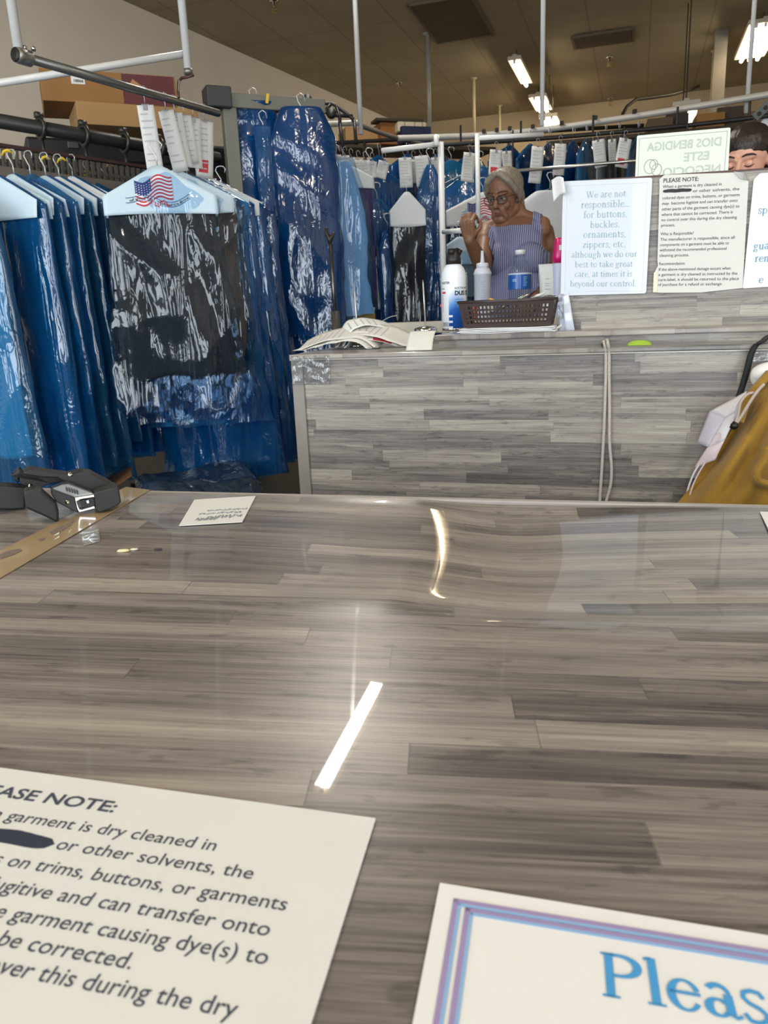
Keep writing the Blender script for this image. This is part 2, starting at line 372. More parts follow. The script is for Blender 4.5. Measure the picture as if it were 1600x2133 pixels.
for sx, sy, a_, b_ in ((0, .21, .66, .03), (0, -.21, .66, .03), (.32, 0, .03, .42), (-.32, 0, .03, .42)): q.box((sx, sy, -.015), (a_, b_, .02))
q.build('vent_frame', M('vent_frame', (112, 99, 78), .7), o)
def sprinkler(x, y, lab):
    c = PZ(x, y-8, ZC); o = thing('sprinkler_head', lab, 'sprinkler', c, 0, 'ceiling sprinklers')
    q = MB(); q.lathe([(.0, 0), (.045, 0), (.04, -.012), (.012, -.016), (.012, -.05), (.0, -.05)], n=14); q.build('escutcheon', M('chrome', (215, 215, 212), .15, 1), o, True)
    q = MB(); q.tube([(-.018, 0, -.045), (-.02, 0, -.075), (0, 0, -.09)], .004, 6); q.tube([(.018, 0, -.045), (.02, 0, -.075), (0, 0, -.09)], .004, 6)
    q.lathe([(0, -.09), (.028, -.092), (.028, -.095), (0, -.097)], n=12); q.build('deflector', M('brass', (190, 160, 100), .3, 1), o, True)
sprinkler(570, 8, 'sprinkler head in the ceiling at the top left of the picture')
sprinkler(832, 180, 'sprinkler head in the ceiling left of the thin white pole')
sprinkler(1270, 127, 'chrome sprinkler head in the ceiling right of the nearest tube light')
sprinkler(1272, 212, 'small far sprinkler head above the hanging cable')
# dangling cable near the column
o = thing('hanging_cable', 'dark cable sagging under the ceiling left of the grey column', 'cable', PZ(1300, 236, 3.0))
pts = [PZ(*p, zz) for p, zz in (((1297, 238), 2.9), ((1306, 222), 3.0), ((1325, 207), 3.1), ((1360, 203), 3.15), ((1400, 197), 3.2), ((1440, 186), 3.4), ((1456, 180), 3.74))]
q = MB(); q.tube(pts, .018, 8); q.build('cable', M('cable_black', (42, 36, 30), .6), o, True, world=True)
# grey square column
p = PZ(1503, 66, ZC); o = struct(MB().box((p[0], p[1], ZC/2), (.13, .13, ZC), rotz(-GRID)).build('trim_1', M('column_grey', (128, 122, 112), .6, .2)))

# ================================================================== front counter
# local frame: X along the counter, Y away from the customer, origin at far edge on the floor
m_lam_front = laminate('counter_laminate_top', .030, .34, 'Y', rough=.32, coat=.3, coat_rough=.02, tint=(.91, .89, .885), gain=.88)
m_lam_side = laminate('counter_laminate_face', .024, .30, 'Z', rough=.4, seed=7)
fc = thing('front_counter', 'wide grey plank laminate counter in the foreground under a clear glossy cover', 'counter', fo, CA)
# the clear cover lies in a shallow wave near the far edge, which bends the far lamp's mirror image
def sstep(a_, b_, x): q_ = np.clip((x-a_)/(b_-a_), 0, 1); return q_*q_*(3-2*q_)
WU = np.linspace(-.6, .6, 2401); WB = sstep(-.036, -.014, WU)*(1-sstep(.014, .105, WU)); du_ = WU[1]-WU[0]
l1_ = sstep(-.165, -.12, WU)*(1-sstep(-.075, -.036, WU)); l2_ = sstep(.105, .2, WU)*(1-sstep(.3, .45, WU))
WI = np.cumsum(WB-WB.sum()*(.15*l1_/l1_.sum()+.85*l2_/l2_.sum()))*du_
def warp(x, y):
    yy = np.maximum(y, -.36); u = x-np.polyval([-.5868, -.1543, .0090], yy)
    return (np.polyval([-1.3151, -.5767, -.1792], yy)*np.interp(u, WU, WI)+np.polyval([.38585, .24512, .22909, .05269, -.00449], yy)/(1+(u/.12)**4))/(1+np.exp(-(y+.35)/.010))*(1-.65*sstep(-.026, -.003, y))
X, Y = np.meshgrid(np.concatenate([np.linspace(-1.6, -.22, 30), np.linspace(-.21, .30, 128), np.linspace(.32, 1.25, 30)]), np.concatenate([np.linspace(-.98, -.42, 20), np.linspace(-.41, -.004, 90)]))
Z = ZF-TX*X-TY*Y+warp(X, Y)
q = MB(); q.grid(np.stack([X, Y, Z], 2)); q.build('top_surface', m_lam_front, fc, True)
TR_ = frame((1, 0, -TX), (0, 1, -TY))
q = MB(); q.box((-.175, -.492, ZF-.0335+.175*TX+.492*TY), (2.85, .976, .024), TR_); q.build('top_slab', m_lam_side, fc)
q = MB()
q.box((-.175, .002, ZF-.019+.175*TX), (2.85, .01, .038), TR_); q.build('edge_band', M('edge_band', (150, 142, 136), .35, var=.12, vs=40), fc, bevel=.003)
q = MB(); q.box((-.175, -.44, ZF/2-.06), (2.75, .8, ZF-.12)); q.build('cabinet', m_lam_side, fc)
def F2L(p): d = np.array(p)-fo; return np.array([d@cu_, d@cv_, p[2]])
def fpix(x, y, z=ZF): return PZ(x, y, z)
# ------------------------------------------------------------------ second counter
ZT = .89
A0 = PZ(605, 739, ZT); A1 = PZ(1600, 715, ZT); bu = (A1-A0); bu[2] = 0; bu /= np.linalg.norm(bu); bv = np.array([-bu[1], bu[0], 0]); BA = math.atan2(bu[1], bu[0])
bo = np.array([A0[0], A0[1], 0])
def B2L(p): d = np.array(p)-bo; return np.array([d@bu, d@bv, p[2]])
def L2W(x, y, z): return bo+bu*x+bv*y+np.array([0, 0, z])
def onB(px, py, Yp): return B2L(PV(px, py, bo+bv*Yp, bv))
m_back_face = laminate('back_counter_face', .0262, .30, 'Z', rough=.4, coat=.25, seed=3, coat_rough=.12, gain=.95)
m_back_top = laminate('back_counter_top', .03, .3, 'Y', rough=.35, coat=.3, seed=11, coat_rough=.1)
SY = B2L(PZ(1187, 690, .922))[1]; PY = .5*(B2L(PZ(1187, 684, .922))[1]+B2L(PZ(1580, 674, .922))[1]); 
XL = B2L(PZ(892, 701, .922))[0]
print('shelf front Y', SY, 'panel Y', PY, 'shelf left', XL)
SY = max(.06, min(SY, .16)); PY = max(SY+.02, min(PY, SY+.1)); ZS = .922
bc = thing('back_counter', 'grey plank laminate counter behind the front one, rope hanging over it', 'counter', bo, BA)
LB = 1.75
q = MB(); q.box((LB/2+.012, .012, (ZT-.012)/2), (LB-.024, .024, ZT-.012)); q.box((LB/2, .33, (ZT-.012)/2), (LB-.06, .5, ZT-.012)); q.build('front_panel', m_back_face, bc)
q = MB(); q.box((.006, .3, (ZT-.012)/2), (.012, .6, ZT-.012)); q.box((.018, -.002, (ZT-.012)/2), (.030, .006, ZT-.012)); q.build('end_trim', M('end_trim', (136, 130, 122), .35, var=.15, vs=25), bc)
q = MB(); q.box((LB/2, .29, ZT-.006), (LB, .6, .012)); q.build('counter_top', m_back_top, bc, bevel=.003)
q = MB(); q.box((LB/2, -.0045, ZT-.007), (LB, .005, .014)); q.build('edge_strip', M('edge_strip', (196, 188, 172), .25, var=.08, vs=30, coat=.5), bc)
q = MB(); q.box(((XL+LB)/2, (SY+.62)/2+.012, (ZT+ZS-.014)/2), (LB-XL-.02, .62-SY, ZS-ZT-.014)); q.build('riser', m_back_face, bc)
q = MB(); q.box(((XL+LB)/2, (SY+.64)/2, ZS-.007), (LB-XL, .64-SY, .014)); q.build('raised_shelf', m_back_top, bc, bevel=.003)
# cream edged ledge behind the shelf
q = MB(); q.box(((XL-.3+1.0)/2, .66, ZS+.006), (1.3-XL, .08, .034)); q.build('rear_ledge', M('cream_ledge', (186, 178, 160), .4, var=.1, vs=12), bc)
# clear tape folded round the left corner
o = thing('clear_tape_patch', 'shiny wrinkled clear tape over the left top corner of the back counter', 'tape', L2W(.04, -.006, ZT-.03), BA)
m_clear = film('clear_tape', (244, 245, 246), (190, 200, 205), .02, rough=.08, bump=.3, sc=(60, 60, 20), rip=.0)
U, V = np.meshgrid(np.linspace(-.035, .07, 24), np.linspace(-.045, .028, 18))
q = MB(); q.sheet(np.stack([U, -.003-.004*np.abs(pnoise(U*60, V*60, 5)), V], 2), .0004); q.build('tape', m_clear, o, True)
# clear tape over the right end near the strap
o = thing('clear_tape_strip', 'clear tape strip along the counter edge under the black strap', 'tape', L2W(1.1, -.006, ZT-.028), BA)
U, V = np.meshgrid(np.linspace(-.035, .16, 30), np.linspace(-.014, .014, 8))
q = MB(); q.sheet(np.stack([U, -.003-.003*np.abs(pnoise(U*40, V*90, 8)), V], 2), .0004); q.build('tape', m_clear, o, True)

# upright panel carrying the notices
def onP(px, py): return onB(px, py, PY)
pl = onP(1168, 600); ptl = onP(1172, 378); pr = onP(1600, 349)
PX0 = pl[0]; PT0 = ptl[2]; PT1 = pr[2]; PXR = pr[0]
print('panel', PX0, PT0, PT1, PXR)
sl = (PT1-PT0)/(PXR-ptl[0])
PXE = 1.72
pz_e = PT0+sl*(PXE-PX0)
pt = thing('notice_partition', 'upright grey plank partition on the back counter carrying printed notices', 'partition', L2W(PX0, PY, ZS), BA)
q = MB(); q.prism([(0, 0), (PXE-PX0, 0), (PXE-PX0, pz_e-ZS-.004), (0, PT0-ZS-.004)], (0, .012, 0), (1, 0, 0), (0, 0, 1), .02); 
q.build('board', laminate('partition_laminate', .026, .33, 'Z', rough=.42, seed=21), pt)
q = MB(); q.prism([(0, PT0-ZS-.004), (PXE-PX0, pz_e-ZS-.004), (PXE-PX0, pz_e-ZS), (0, PT0-ZS)], (0, .012, 0), (1, 0, 0), (0, 0, 1), .022); q.build('top_edge', M('red_brown_edge', (88, 58, 52), .5), pt)
q = MB(); q.tube([(0.55, .001, .038), (.556, .0, .07), (.565, .001, .088), (.57, 0, .07), (.566, .001, .042), (.578, .001, .04)], .0012, 5); q.tube([(.553, .001, .03), (.575, .001, .028)], .001, 5)
q.build('pen_scribble', M('pencil_grey', (96, 94, 98), .8), pt)

m_paper = M('paper_white', (226, 226, 224), .6, var=.03, vs=30)
m_paper_cool = M('paper_cool', (206, 212, 220), .35, var=.02, vs=20, coat=.3)
m_paper_warm = M('paper_warm', (214, 212, 206), .55, var=.04, vs=25)
m_ink = M('ink_black', (42, 46, 52), .6); m_ink_g = M('ink_grey_blue', (160, 182, 192), .6); m_ink_lb = M('ink_blue', (112, 160, 190), .6)
NOTE = [('PLEASE NOTE:', .045, 1.32, .05), ('When a garment is dry cleaned in', .092, 1, .05), ('or other solvents, the', .138, 1, .39), ('colored dyes on trims, buttons, or garments', .186, 1, .05),
        ('may  become fugitive and can transfer onto', .232, 1, .05), ('other parts of the garment causing dye(s) to', .279, 1, .05), ('where that cannot be corrected. There is', .325, 1, .05),
        ('no control over this during the dry cleaning', .37, 1, .05), ('process.', .416, 1, .05), ('Who is Responsible?', .49, 1, .05), ('The manufacturer is responsible, since all', .537, 1, .05),
        ('components on a garment must be able to', .583, 1, .05), ('withstand the recommended professional', .628, 1, .05), ('cleaning process.', .675, 1, .05), ('Recommendation:', .747, 1, .05),
        ('If the above-mentioned damage occurs when', .797, 1, .05), ('a garment is dry cleaned as instructed by the', .842, 1, .05), ('care-label, it should be returned to the place', .887, 1, .05), ('of purchase for a refund or exchange.', .93, 1, .05)]
NOTEW = {1: .655, 2: .51, 3: .86, 4: .84, 5: .865, 6: .80, 7: .845}
def note_lines(q, TL, u, v, W, H, skip=()):
    """lettering of the PLEASE NOTE sheet; u right, v down, unit vectors"""
    TL = np.array(TL, float); u = np.array(u, float); v = np.array(v, float)
    for i, (s, fv, sc, fu) in enumerate(NOTE):
        if i in skip: continue
        put_text(q, s, TL+u*(W*fu)+v*(H*(fv+.014)), u, -v, H*.0365*sc, bold=.012 if i == 0 else .002, fit=(.395*W if i == 0 else NOTEW[i]*W if i in NOTEW else None) or None if i in (0,)+tuple(NOTEW) else W*.0206*len(s)*.97)
    # the blacked-out word
    a = TL+u*(W*.05)+v*(H*.131)
    return a
def blob(q, O, u, v, ln, th, lift, seed=1):
    r = np.random.RandomState(seed); k = 26; top = []; bot = []
    for i in range(k):
        f = i/(k-1); e = math.sqrt(max(0, 1-(2*f-1)**8)); j = 1+.12*math.sin(f*17+seed)+.06*r.rand()
        top.append((f*ln, th/2*e*j)); bot.append((f*ln, -th/2*e*(1+.1*math.sin(f*13+2))))
    q.prism(top+bot[::-1], np.array(O)+np.cross(u, v)*lift, u, v, .0003)
# notice 1 ----------------------------------------------------------
def sign(name, label, px4, mat, Yoff=.004, th=.003, group=None, bevel=.0):
    """printed sheet on the partition; px4 = TL, TR, BR, BL in pixels"""
    y = PY-Yoff
    c4 = [onB(x, yy, y) for x, yy in px4]
    O = L2W(*c4[0]); o = thing(name, label, 'notice', O, BA, group)
    p = [(c[0]-c4[0][0], c[2]-c4[0][2]) for c in c4]
    return o, p
def rounded(p, r=.006, n=4):
    out = []; k = len(p)
    for i in range(k):
        a, b_, c_ = np.array(p[i-1]), np.array(p[i]), np.array(p[(i+1) % k])
        d1 = (a-b_)/np.linalg.norm(a-b_)*r; d2 = (c_-b_)/np.linalg.norm(c_-b_)*r
        for j in range(n+1):
            f = j/n; out.append(tuple(b_+d1*(1-f)**2+d2*f**2))
    return out
# hand-built serif letters ------------------------------------------
def arc(cx, cy, rx, ry, a0, a1, n=22): return [(cx+rx*math.cos(rad(a0+(a1-a0)*i/n)), cy+ry*math.sin(rad(a0+(a1-a0)*i/n))) for i in range(n+1)]
def S(pts, w0, w1=None): return (pts, w0, w1 if w1 is not None else w0)
TH, HL = .105, .045
SF = {  # glyph: (advance, strokes)   x-height .46, cap .68; widths: vertical contrast applied below
 'l': (.25, [S([(.135, .0), (.135, .70)], TH), S([(.03, .012), (.245, .012)], HL*.7), S([(.035, .67), (.135, .69)], HL)]),
 'P': (.53, [S([(.13, 0), (.13, .66)], TH), S([(.03, .012), (.24, .012)], HL*.7), S([(.03, .65), (.2, .65)], HL*.7), ('bowl', .15, .49, .33, .16)]),
 'e': (.425, [('ring', .235, .225, .20, .235, 20, 330), S([(.06, .255), (.42, .255)], HL)]),
 'a': (.425, [S([(.32, .04), (.32, .33)], TH), S(arc(.21, .33, .125, .125, 0, 150), HL, TH*.8), ('ring', .185, .13, .15, .135, 40, 330), S([(.32, .05), (.37, .015), (.44, .05)], HL)]),
 's': (.35, [S([(.31, .36), (.27, .44), (.18, .455), (.09, .42), (.075, .34), (.13, .27), (.24, .21), (.3, .14), (.28, .05), (.19, .005), (.1, .02), (.05, .11)], HL*1.3)]),
}
def stem(x, y0, y1): return S([(x, y0), (x, y1)], TH)
def foot(x, y=.012, w=.09): return S([(x-w, y), (x+w, y)], HL*.7)
def flag_(x, y): return S([(x-.09, y-.025), (x, y-.01)], HL)
def arch(x): return S([(x+.01, .33), (x+.07, .42), (x+.15, .445), (x+.215, .40), (x+.24, .31)], HL, TH*.9)
SF.update({
 'n': (.49, [stem(.12, 0, .44), foot(.12), flag_(.12, .44), arch(.12), stem(.36, 0, .32), foot(.36)]),
 'h': (.49, [stem(.12, 0, .70), foot(.12), flag_(.12, .70), arch(.12), stem(.36, 0, .32), foot(.36)]),
 'm': (.73, [stem(.12, 0, .44), foot(.12), flag_(.12, .44), arch(.12), stem(.36, 0, .32), foot(.36), arch(.36), stem(.60, 0, .32), foot(.60)]),
 'u': (.49, [stem(.12, .12, .44), flag_(.12, .44), S([(.12, .13), (.14, .04), (.21, .005), (.29, .03), (.35, .10)], TH*.9, HL), stem(.36, 0, .44), flag_(.36, .44), S([(.36, .02), (.44, .02)], HL)]),
 'r': (.35, [stem(.12, 0, .44), foot(.12), flag_(.12, .44), S([(.13, .31), (.18, .41), (.25, .44), (.31, .41)], HL, TH*.9)]),
 'o': (.46, [('ring', .23, .225, .20, .235, 0, 360)]), 'c': (.41, [('ring', .23, .225, .20, .235, 45, 320)]),
 't': (.31, [stem(.14, .06, .56), S([(.03, .435), (.29, .435)], HL), S([(.14, .08), (.17, .015), (.29, .035)], TH*.7, HL)]),
 'i': (.25, [stem(.12, 0, .44), foot(.12), flag_(.12, .44), S([(.12, .58), (.12, .67)], .095)]),
 'p': (.49, [stem(.12, -.2, .44), foot(.12, -.19), flag_(.12, .44), ('ring', .25, .225, .20, .235, -150, 150)]),
 'b': (.49, [stem(.12, 0, .70), flag_(.12, .70), ('ring', .25, .225, .20, .235, -150, 150)]),
 'd': (.49, [stem(.36, 0, .70), flag_(.36, .70), S([(.36, .02), (.44, .02)], HL), ('ring', .23, .225, .20, .235, 30, 330)]),
 'g': (.45, [('ring', .21, .30, .15, .16, 0, 360), ('ring', .21, -.09, .18, .12, 0, 360), S([(.12, .16), (.08, .10), (.14, .05)], HL), S([(.32, .40), (.42, .44)], HL)]),
 'f': (.30, [stem(.14, 0, .56), S([(.14, .54), (.17, .65), (.24, .69), (.32, .65)], TH*.9, HL*1.4), S([(.03, .435), (.28, .435)], HL), foot(.14)]),
 'k': (.48, [stem(.12, 0, .70), foot(.12), flag_(.12, .70), S([(.15, .20), (.36, .43)], HL), S([(.20, .26), (.39, .01)], TH), foot(.40), foot(.35, .435, .08)]),
 'v': (.43, [S([(.06, .44), (.22, .01)], TH), S([(.22, .01), (.37, .44)], HL), foot(.06, .435, .07), foot(.37, .435, .06)]),
 'y': (.43, [S([(.06, .44), (.22, .01)], TH), S([(.37, .44), (.20, -.05), (.14, -.16), (.05, -.18)], HL, HL*1.3), foot(.06, .435, .07), foot(.37, .435, .06)]),
 'W': (.88, [S([(.09, .66), (.27, .01)], TH), S([(.27, .01), (.44, .62)], HL), S([(.42, .66), (.60, .01)], TH), S([(.60, .01), (.79, .66)], HL), foot(.09, .65, .09), foot(.44, .65, .09), foot(.80, .65, .07)]),
 'w': (.62, [S([(.06, .44), (.19, .01)], TH), S([(.19, .01), (.31, .41)], HL), S([(.29, .44), (.42, .01)], TH), S([(.42, .01), (.56, .44)], HL), foot(.06, .435, .07), foot(.56, .435, .06)]),
 'z': (.40, [S([(.04, .425), (.36, .425)], HL), S([(.34, .42), (.06, .03)], TH), S([(.05, .022), (.37, .022)], HL)]),
 ',': (.21, [S([(.10, .07), (.11, -.0), (.05, -.10)], .09, .03)]), '.': (.20, [S([(.10, .0), (.10, .085)], .09)]), ' ': (.23, [])})
def serif_width(s): return sum(SF[ch][0] for ch in s)
def stroke_ribbon(q, pts, w, O, u, v, size, contrast=True, lift=.0006):
    p = np.array(pts, float); k = len(p); t = np.gradient(p, axis=0); t /= np.linalg.norm(t, axis=1)[:, None]; n_ = np.stack([-t[:, 1], t[:, 0]], 1)
    ww = np.full(k, w, float) if np.isscalar(w) else np.array(w)
    a = p+n_*ww[:, None]/2; b_ = p-n_*ww[:, None]/2
    A = np.array(O)+size*(a[:, :1]*u+a[:, 1:]*v); B = np.array(O)+size*(b_[:, :1]*u+b_[:, 1:]*v); nn = np.cross(u, v); nn /= np.linalg.norm(nn)
    vs = np.concatenate([A, B])+nn*lift; q.add(vs, [(i, k+i, k+i+1, i+1) for i in range(k-1)])
def serif_text(q, s, O, u, v, size, lift=.0006):
    u = np.array(u, float); v = np.array(v, float); x = 0.
    for ch in s:
        adv, st = SF[ch]; o_ = np.array(O)+u*x*size
        for k_ in st:
            if k_[0] == 'bowl':
                _, cx, cy, rx, ry = k_; pts = [(cx, cy+ry)]+arc(cx+.1, cy, rx-.1, ry, 90, -90, 24)+[(cx, cy-ry)]
                ws = [HL]+[HL+(TH*1.05-HL)*math.cos(rad(90-180*i/24))**2 for i in range(25)]+[HL]
                stroke_ribbon(q, pts, ws, o_, u, v, size, lift=lift)
            elif k_[0] == 'ring':
                _, cx, cy, rx, ry, a0, a1 = k_; n = 30; pts = arc(cx, cy, rx-.04, ry-.02, a0, a1, n)
                ws = [HL*.8+(TH-HL*.8)*abs(math.cos(rad(a0+(a1-a0)*i/n)))**1.5*(1 if 90 < (a0+(a1-a0)*i/n) < 270 else .55) for i in range(n+1)]
                stroke_ribbon(q, pts, ws, o_, u, v, size, lift=lift)
            else:
                stroke_ribbon(q, k_[0], np.linspace(k_[1], k_[2], len(k_[0])), o_, u, v, size, lift=lift)
        x += adv
    return x
ux, uz = np.array([1., 0, 0]), np.array([0, 0, 1.])
o, p = sign('notice_board', 'white notice about buttons and buckles, leftmost on the grey partition', [(1173, 378), (1359, 370), (1346, 611), (1168, 616)], None)
W_ = p[1][0]; H_ = -p[3][1]
q = MB(); q.prism(rounded(p, .006), (0, 0, 0), ux, uz, .004); q.build('sheet', m_paper_cool, o)
su = np.array([p[1][0]-p[0][0], 0, p[1][1]-p[0][1]]); su /= np.linalg.norm(su); sv = np.array([p[3][0]-p[0][0], 0, p[3][1]-p[0][1]]); sv /= np.linalg.norm(sv)
q = MB()
LN = [('We are not', .45), ('responsible...', .56), ('for buttons,', .50), ('buckles,', .34), ('ornaments,', .49), ('zippers, etc,', .50), ('although we do our', .76), ('best to take great', .67), ('care, at times it is', .67), ('beyond our control.', .77)]
for i, (s, wd2) in enumerate(LN):
    base = np.array([0, -.0022, 0])+su*W_*(.495)+sv*H_*(.148+i*.0855)
    serif_text(q, s, base-su*W_*wd2/2, su, -sv, W_*wd2/serif_width(s), lift=.0004)
q.build('lettering', m_ink_g, o)
q = MB()
for a_, b_ in (((.05, .04), (.95, .04)), ((.95, .04), (.95, .96)), ((.95, .96), (.05, .96)), ((.05, .96), (.05, .04))):
    q.tube([np.array([0, -.0021, 0])+su*W_*a_[0]+sv*H_*a_[1], np.array([0, -.0021, 0])+su*W_*b_[0]+sv*H_*b_[1]], .0004, 4)
q.build('border_line', M('border_pale', (206, 214, 222), .6), o)
# notice 2
o, p = sign('notice_sheet', 'worn paper notice headed PLEASE NOTE with torn corners, middle of the grey partition', [(1373, 366), (1562, 356), (1547, 600), (1361, 609)], None, .0045)
W_ = p[1][0]; H_ = -(p[3][1])
poly = [(p[0][0]+.012, p[0][1]+.001), (p[1][0]-.03, p[1][1]-.001), (p[1][0]-.018, p[1][1]-.012), (p[1][0]-.001, p[1][1]-.022), p[2], (p[2][0]-.09, p[2][1]-.006), (p[3][0]+.02, p[3][1]-.002), p[3], (p[3][0], p[3][1]+.045), (p[3][0]+.008, p[3][1]+.062), (p[3][0]+.006, p[3][1]+.073), (p[0][0]+.002, p[0][1]-.02), (p[0][0]+.001, p[0][1]-.008)]
q = MB(); q.prism(poly, (0, 0, 0), ux, uz, .0016); q.build('sheet', m_paper_warm, o)
su = np.array([p[1][0]-p[0][0], 0, p[1][1]-p[0][1]]); W_ = np.linalg.norm(su); su /= W_; sv = np.array([p[3][0]-p[0][0], 0, p[3][1]-p[0][1]]); H_ = np.linalg.norm(sv); sv /= H_
q = MB(); a_ = note_lines(q, (0, -.001, 0), su, sv, W_, H_); q.build('lettering', m_ink, o)
q = MB(); blob(q, a_, su, -sv, W_*.33, H_*.028, .0008, 3); q.build('marker_bar', M('marker_black', (16, 17, 20), .5), o)
q = MB(); q.prism([(p[1][0]-.034, p[1][1]+.001), (p[1][0]-.012, p[1][1]-.003), (p[1][0]-.004, p[1][1]-.02), (p[1][0]-.018, p[1][1]-.016)], (0, -.0035, 0), ux, uz, .0006); q.build('torn_corner', M('tape_brown', (128, 122, 112), .2, coat=.6), o)
q = MB(); q.prism([(p[3][0]-.001, p[3][1]), (p[3][0]+.009, p[3][1]), (p[3][0]+.008, p[3][1]+.05), (p[3][0]-.001, p[3][1]+.046)], (0, -.0016, 0), ux, uz, .0006); q.build('yellowed_tape', M('tape_yellowed', (206, 196, 164), .3, coat=.4), o)
# notice 3 (cut off by the frame)
o, p = sign('notice_board', 'white notice with blue lettering at the right end of the grey partition', [(1571, 362), (1762, 350), (1738, 588), (1547, 601)], None)
q = MB(); q.prism(rounded([(p[0][0]+.0, p[0][1]-.012), (p[0][0]+.012, p[0][1])]+p[1:], .004), (0, 0, 0), ux, uz, .004); q.build('sheet', M('paper_notice_c', (226, 226, 224), .4, var=.03, vs=18), o)
su = np.array([p[1][0], 0, p[1][1]]); W_ = np.linalg.norm(su); su /= W_; sv = np.array([p[3][0], 0, p[3][1]]); H_ = np.linalg.norm(sv); sv /= H_
q = MB()
for s, fu, fv in (('sp', .085, .345), ('gua', .075, .655), ('ren', .105, .765), ('e', .175, .955)):
    serif_text(q, s, np.array([0, -.0022, 0])+su*W_*fu+sv*H_*fv, su, -sv, H_*.098, lift=.0004)
q.build('lettering', m_ink_lb, o)
# pale green acrylic sign standing on the partition, written on the far side
y = PY+.03
c4 = [onB(x, yy, y) for x, yy in [(1327, 283), (1522, 266), (1517, 356), (1323, 370)]]
o = thing('acrylic_sign', 'pale green plastic sign seen from behind, standing on top of the partition', 'sign', L2W(*c4[0]), BA)
p = [(c[0]-c4[0][0], c[2]-c4[0][2]) for c in c4]; dn = .02
p[2] = (p[2][0], p[2][1]-.05); p[3] = (p[3][0], p[3][1]-.05)
q = MB(); q.prism(rounded(p, .004), (0, 0, 0), ux, uz, .005); q.build('board', M('pale_green', (200, 204, 188), .35, coat=.4), o)
su = np.array([p[1][0], 0, p[1][1]]); W_ = np.linalg.norm(su); su /= W_; sv = np.array([p[3][0], 0, p[3][1]]); sv /= np.linalg.norm(sv)
q = MB()
for s, fr_, wd2, dv_, hh in (('DIOS BENDIGA', .92, .80, .036, .026), ('ESTE', .80, .27, .064, .026), ('NEGOCIO', .93, .62, .094, .026)):
    put_text(q, s, np.array([0, -.0028, 0])+su*W_*fr_+sv*dv_, -su, -sv, hh, fit=W_*wd2, bold=.02, lift=-.0003)
q.build('mirrored_lettering', M('lettering_faint', (182, 190, 182), .5), o)
q = MB()
for cx, cy, r in ((.16, .07, .013), (.235, .078, .011), (.2, .066, .009)): q.tube([np.array([0, -.0028, 0])+su*(W_*cx+r*math.cos(a))+sv*(cy+r*1.2*math.sin(a)) for a in np.linspace(0, 6.28, 20)], .001, 4)
q.build('faint_drawing', MATS['lettering_faint'], o)
q = MB(); g_ = .006
for a_, b_ in (((.03, .007), (.97, .007)), ((.97, .007), (.965, .12)), ((.03, .007), (.03, .12))):
    q.tube([np.array([0, -.0028, 0])+su*W_*a_[0]+sv*a_[1], np.array([0, -.0028, 0])+su*W_*b_[0]+sv*b_[1]], .0006, 4)
q.build('border_line', MATS['lettering_faint'], o)

# ------------------------------------------------------------------ sheets on the front counter
FU = np.array([1., 0, -FN[0]/FN[2]]); FU /= np.linalg.norm(FU); FV = np.cross(FN, FU)
def flat(name, label, cat, tl, u, v, W, H, mat, z=.0012, th=.0012, group=None):
    """rectangular sheet lying on the front counter (u right, v towards the customer)"""
    tl = np.array(tl); o = thing(name, label, cat, tl+FN*z, 0, group)
    q = MB(); q.prism([(0, 0), (W, 0), (W, -H), (0, -H)], (0, 0, 0), u, -v, th); q.build('sheet', mat, o, bevel=.0003)
    return o
TR = PF(783, 1710); T0 = PF(0, 1604); BR = PF(640, 2133)
u1 = TR-T0; u1 /= np.linalg.norm(u1); v1 = BR-TR; v1 -= u1*(v1@u1); v1 /= np.linalg.norm(v1)
EN = PF(447, 1778); rem = (TR-EN)@u1; Wn = rem/.295; Hn = Wn*1.29
print('near sign W', Wn, 'line v', (EN-TR)@v1/Hn)
o = flat('counter_notice', 'large white notice lying at the bottom left of the front counter, headed PLEASE NOTE', 'notice', TR-u1*Wn, u1, v1, Wn, Hn, m_paper_warm)
q = MB()
O1 = TR-u1*Wn; tl_ = lambda x, y: PF(x, y)-O1
sp = (PF(522, 1839)-PF(447, 1780))@v1; fs = sp*.80
for s, ex, ey, sc, bl in (('PLEASE NOTE:', 233, 1699, 1.06, .02), ('When a garment is dry cleaned in', 446, 1780, 1, .003), ('or other solvents, the', 522, 1839, 1, .003), ('colored dyes on trims, buttons, or garments', 592, 1905, 1, .003),
        ('may become fugitive and can transfer onto', 555, 1958, 1, .003), ('other parts of the garment causing dye(s) to', 552, 2018, 1, .003), ('where that cannot be corrected.', 271, 2028, 1, .003), ('There is no control over this during the dry', 487, 2130, 1, .003)):
    e_ = tl_(ex, ey); tv, _ = textmesh(s, 1.0); wd2 = e_@u1-Wn*(.39 if s.startswith('or other') else .075)
    put_text(q, s, e_-u1*wd2+FN*.0004, u1, -v1, fs*sc, bold=bl, fit=wd2)
ln = tl_(60, 1757); ln = ln-u1*(ln@u1-.05*Wn)
q.build('lettering', M('ink_slate', (62, 68, 82), .6), o)
EB = PF(122, 1757); lb = (EB-(TR-u1*Wn))@u1
q = MB(); blob(q, ln, u1, -v1, lb-.05*Wn, Hn*.030, .0006, 2); q.build('marker_bar', M('marker_blue_black', (44, 52, 66), .5), o)
TLb = PF(916, 1845); Tb = PF(1600, 1955); Lb = PF(835, 2133)
u2 = Tb-TLb; u2 /= np.linalg.norm(u2); v2 = Lb-TLb; v2 -= u2*(v2@u2); v2 /= np.linalg.norm(v2)
o = flat('counter_notice', 'white notice with blue purple border, bottom right of the front counter, headed Please', 'notice', TLb, u2, v2, .279, .216, M('paper_notice_b', (224, 222, 218), .5, var=.03, vs=25))
